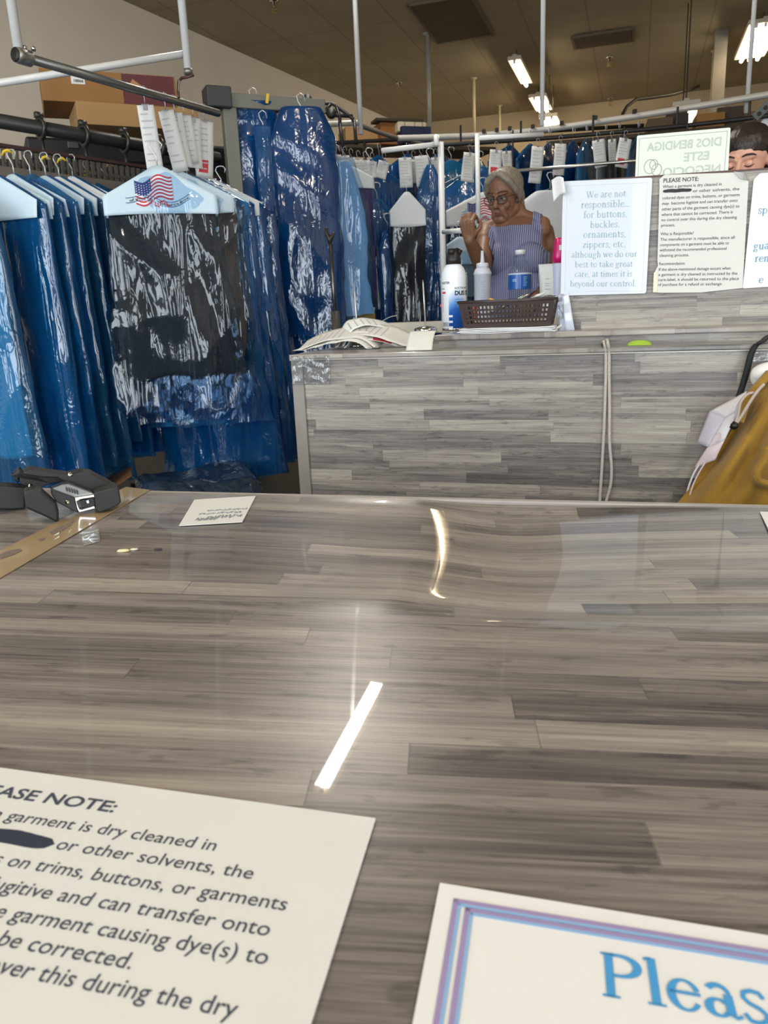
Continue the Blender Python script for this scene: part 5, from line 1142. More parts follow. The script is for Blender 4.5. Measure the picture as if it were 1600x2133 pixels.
def head_prims(c, R, sc=1.0, young=False):
    pr = []; T = lambda p: np.array(c)+R@(np.array(p, float)*sc)
    def e(p, r): pr.append(('e', T(p), np.array(r)*sc, R))
    def cp(a, b_, r0, r1): pr.append(('c', T(a), T(b_), r0*sc, r1*sc))
    e((0, .015, .032), (.075, .094, .085)); e((0, -.022, -.03), (.062, .068, .082)); e((0, -.058, -.096), (.026, .026, .022))
    for s in (-1, 1):
        cp((s*.05, .0, -.06), (s*.018, -.058, -.098), .026, .02)
        cp((s*.014, -.086, .020), (s*.046, -.070, .022), .0085, .008)
        e((s*.036, -.068, -.032), (.022, .022, .022)); e((s*.077, .012, -.012), (.009, .018, .031))
        cp((s*.010, -.098, -.036), (s*.011, -.094, -.034), .008, .008)
        if not young: cp((s*.02, -.088, -.048), (s*.034, -.072, -.085), .010, .012)
    cp((0, -.088, .012), (0, -.112, -.030), .008, .0125)
    cp((-.017, -.084, -.060), (.017, -.084, -.060), .0065, .0065); cp((0, -.089, -.058), (0, -.087, -.067), .0065, .0068); cp((-.013, -.083, -.071), (.013, -.083, -.071), .0072, .0072)
    return pr, T
def skin_mat(name, c, c2):
    m, t, b = nt(name); MATS[name] = m
    n = N(t, 'ShaderNodeTexNoise'); n.inputs['Scale'].default_value = 14; n.inputs['Detail'].default_value = 4; t.links.new(coords(t), n.inputs['Vector'])
    t.links.new(mixc(t, n.outputs[0], lin(c), lin(c2)), b.inputs['Base Color']); b.inputs['Roughness'].default_value = .5
    b.inputs['Subsurface Weight'].default_value = .12; b.inputs['Subsurface Radius'].default_value = (.01, .004, .002); return m
def hair_mat(name, c1, c2):
    m, t, b = nt(name); MATS[name] = m
    n = N(t, 'ShaderNodeTexNoise'); n.inputs['Scale'].default_value = 1; n.inputs['Detail'].default_value = 5; n.inputs['Distortion'].default_value = .8; t.links.new(coords(t, (90, 18, 40)), n.inputs['Vector'])
    t.links.new(mixc(t, n.outputs[0], lin(c1), lin(c2)), b.inputs['Base Color']); b.inputs['Roughness'].default_value = .42
    bp = N(t, 'ShaderNodeBump'); bp.inputs['Strength'].default_value = .6; bp.inputs['Distance'].default_value = .006; t.links.new(n.outputs[0], bp.inputs['Height']); t.links.new(bp.outputs[0], b.inputs['Normal']); return m
def torso_prims(h):
    """h: dict of heights (local, facing -Y)"""
    return [('e', (0, .0, 1.21), (.16, .112, .19)), ('e', (0, .012, 1.32), (.145, .082, .085)), ('e', (-.072, -.078, 1.195), (.078, .068, .075)), ('e', (.072, -.078, 1.195), (.078, .068, .075)),
            ('e', (0, -.028, 1.04), (.158, .128, .16)), ('e', (0, .012, .89), (.175, .135, .14)), ('c', (0, .035, 1.33), (0, .025, 1.43), .052, .047),
            ('c', (-.035, .022, 1.40), (-.13, .015, 1.355), .034, .038), ('c', (.035, .022, 1.40), (.13, .015, 1.355), .034, .038)]
def leg_prims():
    pr = []
    for s in (-1, 1):
        pr += [('c', (s*.09, .01, .86), (s*.095, -.01, .48), .088, .060), ('c', (s*.095, -.01, .48), (s*.10, .02, .09), .058, .038), ('c', (s*.10, .03, .045), (s*.11, -.12, .032), .042, .030), ('e', (s*.095, .02, .32), (.055, .06, .10))]
    return pr
def person(name, label, base, yaw, hc, hR, arms, mats, hsc=1.0, dz=0., hands=None, voxel=.0045, young=False, group=None):
    o = thing(name, label, 'person', (base[0], base[1], 0), yaw); iv = np.array(INV[o.name]); LW = lambda p: iv[:3, :3]@np.array(p)+iv[:3, 3]; Rl = iv[:3, :3]
    hcL = LW(hc); hRL = Rl@hR; pr = []; tor = torso_prims({})
    sh = lambda p: (np.array(p)+np.array([0, 0, dz]))
    tor = [(p[0], sh(p[1]))+((sh(p[2]),)+p[3:] if p[0] == 'c' else p[2:]) for p in tor]
    hp, T = head_prims(hcL, hRL, hsc, young); neck = [('c', sh((0, .035, 1.37)), hcL+hRL@np.array([0, .045, -.045]), .050, .048)]
    ap = []
    for a in arms:
        S_, E_, W_ = [LW(p) for p in a['p']]; r = a.get('r', (.05, .043, .040, .026))
        ap += [('c', sh((np.sign(S_[0])*.12, .015, 1.335)), S_, .05, .050), ('c', S_, E_, r[0], r[1]), ('c', E_, E_+(W_-E_)*.35, r[1], r[2]), ('c', E_+(W_-E_)*.35, W_, r[2], r[3]), ('e', S_*.7+E_*.3, (r[0]*1.04,)*3)]
        ap += hand(W_, Rl@np.array(a['d']), Rl@np.array(a['n']), Rl@np.array(a['s']), a['curl'], .93)
    body = fuse('body', tor+neck+hp+ap+leg_prims()+[('c', (0, .01, .88), (0, .01, .80+dz*.5), .12, .12)], voxel, [mats['skin']], o, 7)
    return o, body, tor, ap, T, LW, Rl, hcL, hRL
def min_d(X, prims):
    d = np.full(len(X), 9.)
    for p in prims:
        if p[0] == 'c': d = np.minimum(d, capd(X, *p[1:5]))
        else:
            c_ = np.array(p[1]); r = np.array(p[2]); Y = X-c_
            if len(p) > 3: Y = Y@np.asarray(p[3])
            k = np.linalg.norm(Y/r, axis=1); d = np.minimum(d, (k-1)*r.min())
    return d
m_glass_frame = M('spectacle_frame', (52, 44, 42), .35)
def face_bits(o, T, R, sc, brow, closed=False, glasses=False, eye=(60, 40, 30)):
    for s in (-1, 1):
        q = MB(); q.tube([T((s*.012, -.0965, .026)), T((s*.026, -.0955, .031)), T((s*.042, -.084, .030)), T((s*.052, -.074, .024))], [.0022*sc, .0034*sc, .003*sc, .0014*sc], 6); q.build('eyebrow', brow, o, True)
        v, f = ball(T((s*.031, -.0785, .001)), np.array((.0135, .0125, .0115))*sc, R, 14); q = MB(); q.add(v, f)
        if closed: e_ = q.build('eyelid', MATS['skin_young'], o, True)
        else:
            e_ = q.build('eye', M('eye_white', (206, 200, 192), .3), o, True); v, f = ball(T((s*.030, -.0885, -.001)), np.array((.0058, .0036, .0058))*sc, R, 12); q = MB(); q.add(v, f); q.build('iris', M('iris_dark', eye, .2), e_, True)
            v, f = ball(T((s*.031, -.0795, .005)), np.array((.0148, .0125, .0095))*sc, R, 12); q = MB(); q.add(v, f); q.build('upper_lid', MATS['skin_old'], e_, True)
        q = MB(); q.tube([T((s*.0165, -.0875, -.003)), T((s*.024, -.0905, -.0065 if closed else .003)), T((s*.033, -.0905, -.0085 if closed else .004)), T((s*.042, -.085, -.006 if closed else .001)), T((s*.048, -.078, -.003))], [.0009*sc, .0016*sc, .0019*sc, .0016*sc, .0008*sc], 6); q.build('eyelashes', M('lash_dark', (34, 26, 24), .6), e_, True)
    lip = M('lip_young' if closed else 'lip_old', (178, 104, 98) if closed else (124, 70, 60), .45)
    q = MB(); q.tube([T((-.022, -.0855, -.0645)), T((-.010, -.0925, -.0625)), T((0, -.0945, -.0635)), T((.010, -.0925, -.0625)), T((.022, -.0855, -.0645))], [.001*sc, .0032*sc, .003*sc, .0032*sc, .001*sc], 6); q.tube([T((-.018, -.0865, -.067)), T((0, -.0945, -.071)), T((.018, -.0865, -.067))], [.001*sc, .004*sc, .001*sc], 6); q.build('lips', lip, o, True)
# ---- the grey haired woman behind the counter
m_skin_o = skin_mat('skin_old', (124, 86, 64), (142, 102, 78)); m_skin_y = skin_mat('skin_young', (214, 160, 136), (226, 174, 150))
DW = 3.78
hR = rotz(rad(-33))@rotx(rad(14)); hc = P(1050, 408, DW-.05)
base = P(1074, 600, DW+.06)
o, body, tor, ap, T, LW, Rl, hcL, hRL = person('person', 'person with grey hair, glasses and striped sleeveless top raising one hand behind the counter', base, rad(-18), hc, hR,
    [dict(p=[P(1016, 480, DW+.06), P(1006, 556, DW-.13), P(978, 500, DW-.30)], d=np.array(P(972, 462, DW-.34))-np.array(P(978, 500, DW-.30)), n=(.55, .75, .1), s=(.9, -.45, .1), curl=[(60, 75, 45), (52, 70, 42), (45, 66, 40), (40, 62, 38)], r=(.050, .041, .039, .026)),
     dict(p=[P(1129, 487, DW+.02), P(1148, 572, DW+.10), P(1116, 622, DW-.10)], d=(-.55, -.7, -.35), n=(0, .2, -1), s=(-.6, -.3, 0), curl=(15, 20, 15), r=(.062, .050, .045, .029))], dict(skin=m_skin_o), 1.0, dz=-.005)
top_pr = tor
def sel_top(X):
    dt = min_d(X, tor); da = min_d(X, ap); z = X[:, 2]; ax = np.abs(X[:, 0])
    neckz = np.where(X[:, 1] < 0, 1.345, 1.335)
    strap = (ax > .082) & (ax < .122) & (z < 1.42)
    dh = np.linalg.norm(X-hcL, axis=1)
    return (z > .80) & (((z < neckz) & (dt < da+.012) & (ax < .20)) | (strap & (dt < da+.03))) & (dh > .15) & ~((ax > .128+np.maximum(0, 1.25-z)*.8) & (z > 1.22))
m, t, b = nt('striped_knit'); MATS['striped_knit'] = m
tcn = t.nodes.new('ShaderNodeTexCoord'); sp_ = t.nodes.new('ShaderNodeSeparateXYZ'); t.links.new(tcn.outputs['Object'], sp_.inputs[0])
wn_ = N(t, 'ShaderNodeTexNoise'); wn_.inputs['Scale'].default_value = 5; t.links.new(tcn.outputs['Object'], wn_.inputs['Vector'])
fx = math_(t, 'FRACT', math_(t, 'ADD', math_(t, 'MULTIPLY', sp_.outputs[0], 105), math_(t, 'MULTIPLY', wn_.outputs[0], 1.5))); st_ = math_(t, 'GREATER_THAN', fx, .5)
t.links.new(mixc(t, st_, lin((84, 90, 130)), lin((150, 150, 176))), b.inputs['Base Color']); b.inputs['Roughness'].default_value = .85
shell(body, 'striped_top', sel_top, .006, m, o)
shell(body, 'trousers', lambda X: (X[:, 2] < .84) & (X[:, 2] > .08) & (min_d(X, ap) > .01), .006, cloth('navy'), o)
shell(body, 'shoes', lambda X: X[:, 2] < .085, .006, cloth('black'), o)
m_hair_o = hair_mat('hair_grey', (104, 92, 78), (168, 158, 142))
hp = []
def he(p, r): hp.append(('e', T(p), np.array(r), hRL))
def hcp(a, b_, r0, r1): hp.append(('c', T(a), T(b_), r0, r1))
he((0, .032, .048), (.086, .098, .082)); he((0, .06, -.015), (.080, .064, .075)); he((.01, .115, .02), (.045, .038, .045)); he((.045, .05, -.06), (.034, .034, .04))
for s in (-1, 1): hcp((s*.012, -.060, .108), (s*.052, -.058, .076), .016, .017); hcp((s*.052, -.058, .076), (s*.075, -.030, .030), .017, .015); hcp((s*.075, -.030, .030), (s*.079, .012, -.012), .015, .016); hcp((s*.079, .012, .02), (s*.066, .05, -.05), .014, .016)
h_ = fuse('hair', hp, .004, [m_hair_o], o, 3)
face_bits(o, T, hRL, 1.0, M('brow_grey', (72, 58, 50), .7), glasses=True)
g_ = MB()
for s in (-1, 1):
    cx = s*.033; rr_ = [T((cx+.026*math.copysign(abs(math.cos(a))**.7, math.cos(a)), -.104+.10*abs(s*.026*math.cos(a)+cx*.4)*.6, -.003+.019*math.copysign(abs(math.sin(a))**.75, math.sin(a)))) for a in np.linspace(0, 2*math.pi, 25)[:-1]]
    g_.tube(rr_, .0019, 6, closed=True)
    g_.tube([T((s*.059, -.097, .006)), T((s*.075, -.05, .006)), T((s*.083, .01, .004)), T((s*.083, .03, -.01))], .0017, 6)
g_.tube([T((-.008, -.107, .0)), T((0, -.110, .003)), T((.008, -.107, .0))], .0017, 6)
gl_ = g_.build('glasses', m_glass_frame, o, True); gl_['label'] = 'dark thin framed glasses'
for s in (-1, 1):
    cx = s*.033; q = MB(); v = [T((cx+.025*math.cos(a), -.1035+.10*abs(s*.025*math.cos(a)+cx*.4)*.6, -.003+.018*math.sin(a))) for a in np.linspace(0, 2*math.pi, 25)[:-1]]
    q.add(v, [tuple(range(24))]); q.build('lens', film('lens_glass_%d' % s, (236, 238, 240), (200, 205, 210), .02, .03, .0), gl_)
# ---- the young woman at the right edge
DY = 2.42
hRy = rotz(rad(-40))@rotx(rad(13)); hcy = P(1560, 341, DY)-hRy@np.array([.028, -.076, .0])
by_ = np.array([hcy[0]+.03, hcy[1]+.02, 0])
o2, body2, tor2, ap2, T2, LW2, Rl2, hcL2, hRL2 = person('person', 'person with dark tied back hair looking down behind the notice partition, at the right edge', by_, rad(-38), hcy, hRy,
    [dict(p=[by_+np.array([-.14, .12, 1.145]), by_+np.array([-.20, .0, .91]), by_+np.array([-.22, -.1, .985])], d=(-.1, -1, -.2), n=(0, -.2, -1), s=(.9, 0, 0), curl=(20, 25, 15), r=(.046, .038, .036, .024)),
     dict(p=[by_+np.array([.15, -.10, 1.145]), by_+np.array([.19, -.09, .91]), by_+np.array([.10, -.17, .985])], d=(-.5, -.8, -.1), n=(0, -.2, -1), s=(-.6, .4, 0), curl=(20, 25, 15), r=(.046, .038, .036, .024))], dict(skin=m_skin_y), .92, dz=-.185, young=True)
shell(body2, 'dark_top', lambda X: (X[:, 2] > .66) & (X[:, 2] < 1.225) & (np.linalg.norm(X-hcL2, axis=1) > .15) & ((min_d(X, tor2) < min_d(X, ap2)+.02) | (X[:, 2] > 1.0)), .006, cloth('charcoal'), o2)
shell(body2, 'trousers', lambda X: (X[:, 2] < .68) & (X[:, 2] > .08), .006, cloth('denim'), o2)
shell(body2, 'shoes', lambda X: X[:, 2] < .085, .006, cloth('black'), o2)
hp = []
def he(p, r): hp.append(('e', T2(p), np.array(r)*.92, hRL2))
def hcp(a, b_, r0, r1): hp.append(('c', T2(a), T2(b_), r0*.92, r1*.92))
he((0, .022, .050), (.081, .100, .077)); he((0, .06, -.005), (.074, .062, .070)); he((0, .125, .05), (.045, .042, .045))
for s in (-1, 1): hcp((s*.066, -.012, .05), (s*.075, .02, -.005), .013, .012)
fuse('hair', hp, .004, [hair_mat('hair_dark', (24, 17, 15), (52, 38, 32))], o2, 4)
q = MB(); q.tube([T2(p) for p in ((.076, .0, .0), (.080, -.01, -.03), (.076, -.016, -.06))], [.002, .002, .001], 5); q.build('hair_strand', MATS['hair_dark'], o2, True)
face_bits(o2, T2, hRL2, .92, M('brow_dark', (44, 32, 28), .7), closed=True)

# ================================================================== things on the back counter
def shelf_pt(px, py): return PZ(px, py, ZS)
def sc_(p): return float((np.array(p)-CAM)@F_)/FPX
def wrapb(O, r, z0, a0):
    """map flat lettering round a cylinder: a0 = angle of x=0 (radians, -pi/2 faces -Y)"""
    return lambda x, y: np.stack([O[0]+r*np.cos(a0+x/r), O[1]+r*np.sin(a0+x/r), O[2]+z0+y], 1)
# spray can
p = shelf_pt(947, 687); s = sc_(p); r = 25.5*s; H = 131*s
o = thing('spray_can', 'white and blue air duster spray can with black cap, in front of the red bin', 'spray can', p, rad(-8))
m, t, b = nt('can_print'); MATS['can_print'] = m
tcn = t.nodes.new('ShaderNodeTexCoord'); sp_ = t.nodes.new('ShaderNodeSeparateXYZ'); t.links.new(tcn.outputs['Object'], sp_.inputs[0])
an = math_(t, 'ARCTAN2', sp_.outputs[1], sp_.outputs[0])
edge = math_(t, 'ADD', math_(t, 'MULTIPLY', math_(t, 'SINE', math_(t, 'MULTIPLY', math_(t, 'ADD', an, .4), 1.6)), -.035), .045)
f = math_(t, 'SUBTRACT', edge, sp_.outputs[2])
cr = t.nodes.new('ShaderNodeValToRGB'); t.links.new(math_(t, 'ADD', math_(t, 'MULTIPLY', f, 9.), .55), cr.inputs[0])
e = cr.color_ramp.elements; e[0].position = .18; e[0].color = lin((232, 236, 242)); e[1].position = .9; e[1].color = lin((20, 78, 160)); q = e.new(.55); q.color = lin((96, 152, 214)); q = e.new(.72); q.color = lin((30, 92, 176))
side = math_(t, 'LESS_THAN', an, -1.98)
t.links.new(mixc(t, side, cr.outputs[0], lin((226, 230, 236))), b.inputs['Base Color']); b.inputs['Roughness'].default_value = .3
q = MB(); q.lathe([(r*.94, 0), (r, .003), (r, H*.80), (r*.97, H*.86), (r*.84, H*.93), (r*.62, H*.98), (r*.55, H)], n=36); q.build('can', m, o, True)
q = MB(); q.lathe([(r*.97, -.001), (r*1.02, .0015), (r*1.02, .005), (r*.99, .006)], n=36); q.build('base_rim', M('chrome', (215, 215, 212), .15, 1), o, True)
q = MB(); q.lathe([(r*.60, H-.002), (r*.60, H+.014), (r*.50, H+.024), (r*.44, H+.042), (0, H+.043)], n=24); q.box((-.004, -r*.35, H+.033), (.016, .02, .014)); q.box((.012, r*.1, H+.028), (.02, .014, .028), roty(.5)); q.build('cap', M('cap_black', (34, 31, 30), .4), o, True)
q = MB(); af = -math.pi/2+.42
for txt, z0, sz, x0, bd in (('ELECTRONICS', H*.62, .0075, -.012, .02), ('DUSTER', H*.53, .0165, -.012, .05), ('compressed gas', H*.46, .005, -.012, .0), ('cleans keyboards', H*.42, .005, -.012, 0), ('and fans', H*.38, .005, -.012, 0)):
    put_text(q, txt, (0, 0, 0), (1, 0, 0), (0, 0, 1), sz, bold=bd, bend=lambda x, y, z0=z0, x0=x0: wrapb((0, 0, 0), r*1.005, z0, af)(x+x0, y), lift=0)
q.build('lettering', M('ink_black', (42, 46, 52), .6), o)
q = MB(); ab = -math.pi/2-.95
for txt, z0, sz in (('DUSTER', H*.70, .009), ('10 oz', H*.62, .006)):
    put_text(q, txt, (0, 0, 0), (1, 0, 0), (0, 0, 1), sz, bold=.03, bend=lambda x, y, z0=z0: wrapb((0, 0, 0), r*1.005, z0, ab)(x-.008, y), lift=0)
for k_ in range(12):
    put_text(q, 'l'*9, (0, 0, 0), (1, 0, 0), (0, 0, 1), .003, bend=lambda x, y, k_=k_: wrapb((0, 0, 0), r*1.005, H*(.52-.022*k_), ab)(x-.006, y), lift=0)
put_text(q, 'IIIlIIlIIII', (0, 0, 0), (1, 0, 0), (0, 0, 1), .018, bend=lambda x, y: wrapb((0, 0, 0), r*1.005, H*.06, ab)(x*.5-.005, y), lift=0)
q.build('side_print', M('ink_navy', (40, 48, 70), .6), o)
q = MB(); xs = np.linspace(-.006, .010, 6); W2 = wrapb((0, 0, 0), r*1.006, 0, ab); q.grid(np.stack([W2(xs, 0*xs+H*.585), W2(xs, 0*xs+H*.555)])); q.build('red_band', M('band_red', (206, 56, 52), .5), o)
q = MB()
for k_ in range(3):
    put_text(q, '888', (0, 0, 0), (1, 0, 0), (0, 0, 1), .008, bold=.05, bend=lambda x, y, k_=k_: wrapb((0, 0, 0), r*1.006, H*(.20-.085*k_), -math.pi/2-.25)(x-.006, y), lift=0)
q.build('white_icons', M('icon_white', (232, 236, 242), .5), o)
# red bin
p = shelf_pt(952, 682); p = p+bv*.05; s = sc_(p); o = thing('red_bin', 'small red plastic bin half hidden behind the spray can', 'bin', p, BA)
w_, h_ = 66*s, 46*s
q = MB()
for cx, cy, a_, b_ in ((0, -.03, w_, .003), (0, .03, w_, .003), (-w_/2, 0, .003, .06), (w_/2, 0, .003, .06)): q.box((cx, cy, h_/2), (a_, b_, h_))
q.box((0, 0, .002), (w_, .06, .004)); q.build('bin_body', M('plastic_red', (206, 50, 44), .35), o)
q = MB()
for cx, cy, a_, b_ in ((0, -.032, w_+.012, .006), (0, .032, w_+.012, .006), (-w_/2-.003, 0, .006, .064), (w_/2+.003, 0, .006, .064)): q.box((cx, cy, h_-.003), (a_, b_, .008))
q.build('rim', M('plastic_red', (206, 50, 44), .35), o, bevel=.001)
# white nozzle bottle
p = shelf_pt(1006, 668); p = p+bv*.0; s = sc_(p); zt = float(P(1006, 525, s*FPX)[2]); Hh = zt-ZS; r = 17.5*s
o = thing('squeeze_bottle', 'white squeeze bottle with pointed nozzle behind the left end of the basket', 'bottle', p)
mw = M('bottle_white', (226, 228, 240), .35, coat=.2)
q = MB(); q.lathe([(r*.95, 0), (r, .004), (r, Hh*.66), (r*1.06, Hh*.665), (r*1.04, Hh*.69), (r*.86, Hh*.745), (r*.7, Hh*.76)], n=28); q.build('bottle', mw, o, True)
q = MB(); q.lathe([(r*.72, Hh*.755), (r*.72, Hh*.815), (r*.62, Hh*.83), (r*.2, Hh*.835)], n=24); q.build('cap', mw, o, True)
q = MB(); q.lathe([(r*.26, Hh*.83), (r*.20, Hh*.9), (r*.15, Hh), (0, Hh*1.005)], n=16); q.build('nozzle', mw, o, True)
q = MB()
for k_ in range(11): put_text(q, 'mm nnn mmm nn', (0, 0, 0), (1, 0, 0), (0, 0, 1), .0034, bend=lambda x, y, k_=k_: wrapb((0, 0, 0), r*1.004, Hh*(.56-.028*k_), -math.pi/2-.3)(x-.008, y), lift=0) if False else q.grid(np.stack([wrapb((0, 0, 0), r*1.004, 0, -math.pi/2)(np.linspace(-.012, .012-.003*(k_ % 3), 8), 0*np.linspace(0, 1, 8)+Hh*(.56-.028*k_)), wrapb((0, 0, 0), r*1.004, 0, -math.pi/2)(np.linspace(-.012, .012-.003*(k_ % 3), 8), 0*np.linspace(0, 1, 8)+Hh*(.552-.028*k_))]))
q.build('label_lines', M('label_lilac', (172, 176, 204), .6), o)
# water bottle
p = shelf_pt(1083, 668); s = sc_(p); zt = float(P(1083, 523, s*FPX)[2]); Hh = zt-ZS; r = 23.5*s
o = thing('water_bottle', 'clear water bottle with blue label and white cap behind the basket', 'bottle', p)
mg = film('bottle_plastic', (240, 244, 248), (214, 222, 230), .05, .05, .15, .9)
prof = [(r*.8, 0), (r*.98, .006)]
for k_ in range(5): z = .012+k_*.013; prof += [(r*.98, z), (r*.90, z+.0045), (r*.98, z+.009)]
prof += [(r*.97, Hh*.47), (r, Hh*.48), (r, Hh*.66), (r*.96, Hh*.70), (r*.78, Hh*.78), (r*.52, Hh*.86), (r*.40, Hh*.90), (r*.40, Hh*.93)]
q = MB(); q.lathe(prof, n=32); q.build('bottle', mg, o, True)
q = MB(); q.lathe([(r*.43, Hh*.935), (r*.43, Hh*.995), (r*.38, Hh), (0, Hh)], n=24); q.build('cap', M('cap_white', (228, 230, 232), .4), o, True)
q = MB(); q.lathe([(r*.50, Hh*.905), (r*.50, Hh*.925)], n=24); q.build('neck_ring', mg, o, True)
q = MB(); th = np.linspace(0, 2*math.pi, 41)[:-1]; q.grid(np.stack([np.stack([r*1.012*np.cos(th), r*1.012*np.sin(th), 0*th+z], 1) for z in (Hh*.45, Hh*.655)]), cu=True); lb = q.build('label', M('label_blue', (34, 96, 178), .35, coat=.3), o, True)
q = MB(); q.grid(np.stack([np.stack([r*1.014*np.cos(th), r*1.014*np.sin(th), 0*th+z], 1) for z in (Hh*.655, Hh*.675)]), cu=True); q.build('label_edge', M('label_edge', (206, 220, 234), .5), lb, True)
q = MB(); put_text(q, '1/2', (0, 0, 0), (1, 0, 0), (0, 0, 1), .013, bold=.05, bend=lambda x, y: wrapb((0, 0, 0), r*1.02, Hh*.56, -math.pi/2-.75)(x-.006, y), lift=0)
for k_ in range(6):
    xs = np.linspace(.0, .017-.003*(k_ % 3), 6); q.grid(np.stack([wrapb((0, 0, 0), r*1.02, 0, -math.pi/2+.1)(xs, 0*xs+Hh*(.62-.024*k_)), wrapb((0, 0, 0), r*1.02, 0, -math.pi/2+.1)(xs, 0*xs+Hh*(.613-.024*k_))]))
q.build('label_print', M('print_pale_blue', (178, 206, 236), .5), lb)
# lotion tube
p = shelf_pt(1140, 668); s = sc_(p); zt = float(P(1143, 551, s*FPX)[2]); Hh = zt-ZS
o = thing('lotion_tube', 'pale squeezable lotion tube standing on its cap beside the partition', 'tube', p, BA)
mt_ = M('tube_pale', (218, 224, 222), .35, coat=.2); n_ = 28; th = np.linspace(0, 2*math.pi, n_+1)[:-1]; rows = []
for f in np.linspace(0, 1, 14): a_ = (14+5*f)*s; b_ = 14*s*(1-f)**.8+.0012; rows.append(np.stack([a_*np.cos(th), b_*np.sin(th), 0*th+Hh*(.16+.84*f)], 1))
q = MB(); q.grid(np.array(rows), cu=True); q.f.append(tuple(range(n_))[::-1]); q.m.append(0); q.f.append(tuple(13*n_+j for j in range(n_))); q.m.append(0); q.build('tube', mt_, o, True)
q = MB(); q.lathe([(12.5*s, 0), (13.5*s, .002), (13.5*s, Hh*.15), (12*s, Hh*.16), (0, Hh*.16)], n=24); q.build('cap', M('cap_pale', (206, 212, 210), .4), o, True)
q = MB()
for k_, (z, w2) in enumerate(((.74, .014), (.66, .018), (.62, .016), (.56, .02), (.46, .022), (.40, .02))): zz = Hh*z; f = (z-.16)/.84; yy = -(14*s*(1-f)**.8+.0022); q.box((0, yy, zz), (w2, .0006, .0018))
q.build('print_lines', M('tube_print', (160, 178, 176), .6), o)
# pink capped bottle
p = shelf_pt(1160, 668)+bv*.05; s = sc_(p); zt = float(P(1160, 499, s*FPX)[2]); Hh = zt-ZS; r = 13*s
o = thing('spray_bottle', 'bottle with bright pink cap half hidden behind the leftmost notice', 'bottle', p)
q = MB(); q.lathe([(r*.95, 0), (r, .003), (r, Hh*.68), (r*.9, Hh*.71)], n=24); q.build('bottle', M('bottle_lilac', (196, 204, 230), .35), o, True)
q = MB(); q.lathe([(r*1.02, Hh*.70), (r*1.02, Hh*.78), (r*.9, Hh*.86), (r*.72, Hh*.98), (r*.6, Hh), (0, Hh)], n=24); c_ = q.build('cap', M('cap_pink', (206, 24, 112), .35, coat=.3), o, True)
q = MB(); q.box((0, -r*.93, Hh*.88), (r*.5, .004, Hh*.06)); q.build('spray_opening', M('opening_white', (226, 220, 226), .4), c_)
# papers under the basket and the basket
p0 = shelf_pt(986, 690); p1 = shelf_pt(1161, 686); pm = (p0+p1)/2; wB = float(np.linalg.norm(p1-p0)); dB = .13
pm = L2W(B2L(pm)[0], SY+.012+dB/2, ZS)
o = thing('paper_stack', 'stack of white papers under the brown basket on the raised shelf', 'papers', pm, BA)
rr = random.Random(2)
for k_ in range(4):
    q = MB(); U, V = np.meshgrid(np.linspace(-wB/2, wB/2, 14), np.linspace(-dB/2, dB/2, 6)); dx = rr.uniform(-.004, .004); q.sheet(np.stack([U+dx, V+rr.uniform(-.004, .004), .0016+.0034*k_+.0006*np.sin(U*30+k_)], 2), .0022); q.build('sheet', m_paper, o, True)
hb = float(P(1070, 626, sc_(pm)*FPX)[2])-ZS-.0135
o = thing('basket', 'dark brown plastic basket with square holes on top of white papers', 'basket', pm+np.array([0, 0, .0145]), BA)
m_bas = M('basket_brown', (52, 36, 32), .4)
wt, db = wB*1.0, dB*.9; wb_ = wB*.90; dbb = db*.86
def wall(c0, c1, t0, t1, nx):
    """pierced wall between bottom corners c0,c1 and top corners t0,t1"""
    q = MB(); c0, c1, t0, t1 = map(lambda v: np.array(v, float), (c0, c1, t0, t1)); n_ = np.cross(c1-c0, t0-c0); n_ /= np.linalg.norm(n_)
    pt_ = lambda u, v: (c0*(1-u)+c1*u)*(1-v)+(t0*(1-u)+t1*u)*v
    for v0, v1 in ((0, .16), (.28, .34), (.46, .52), (.64, .70), (.82, 1.0)):
        a, b_, c_, d_ = pt_(0, v0), pt_(1, v0), pt_(1, v1), pt_(0, v1); q.add([a-n_*.001, b_-n_*.001, c_-n_*.001, d_-n_*.001, a+n_*.001, b_+n_*.001, c_+n_*.001, d_+n_*.001], [(0, 3, 2, 1), (4, 5, 6, 7), (0, 1, 5, 4), (1, 2, 6, 5), (2, 3, 7, 6), (3, 0, 4, 7)])
    for k_ in range(nx+1):
        u = k_/nx; wd2 = .30/nx if 0 < k_ < nx else .5/nx; u0, u1 = max(0, u-wd2/2*1.2), min(1, u+wd2/2*1.2)
        if k_ in (0, nx): u0, u1 = (0, .04) if k_ == 0 else (.96, 1)
        a, b_, c_, d_ = pt_(u0, .15), pt_(u1, .15), pt_(u1, .84), pt_(u0, .84); q.add([a-n_*.0008, b_-n_*.0008, c_-n_*.0008, d_-n_*.0008, a+n_*.0008, b_+n_*.0008, c_+n_*.0008, d_+n_*.0008], [(0, 3, 2, 1), (4, 5, 6, 7), (0, 1, 5, 4), (1, 2, 6, 5), (2, 3, 7, 6), (3, 0, 4, 7)])
    return q
B4 = [(-wb_/2, -dbb/2, 0), (wb_/2, -dbb/2, 0), (wb_/2, dbb/2, 0), (-wb_/2, dbb/2, 0)]; T4 = [(-wt/2, -db/2, hb), (wt/2, -db/2, hb), (wt/2, db/2, hb), (-wt/2, db/2, hb)]
q = MB()
for i, nx in enumerate((24, 12, 24, 12)):
    w_ = wall(B4[i], B4[(i+1) % 4], T4[i], T4[(i+1) % 4], nx); q.add(np.concatenate(w_.v), w_.f)
q.box((0, 0, .001), (wb_, dbb, .002)); q.build('pierced_body', m_bas, o)
q = MB(); q.tube([(x*1.01, y*1.02, hb) for x, y, _ in T4]+[], .0035, 8, closed=True); q.build('rim', m_bas, o, True)
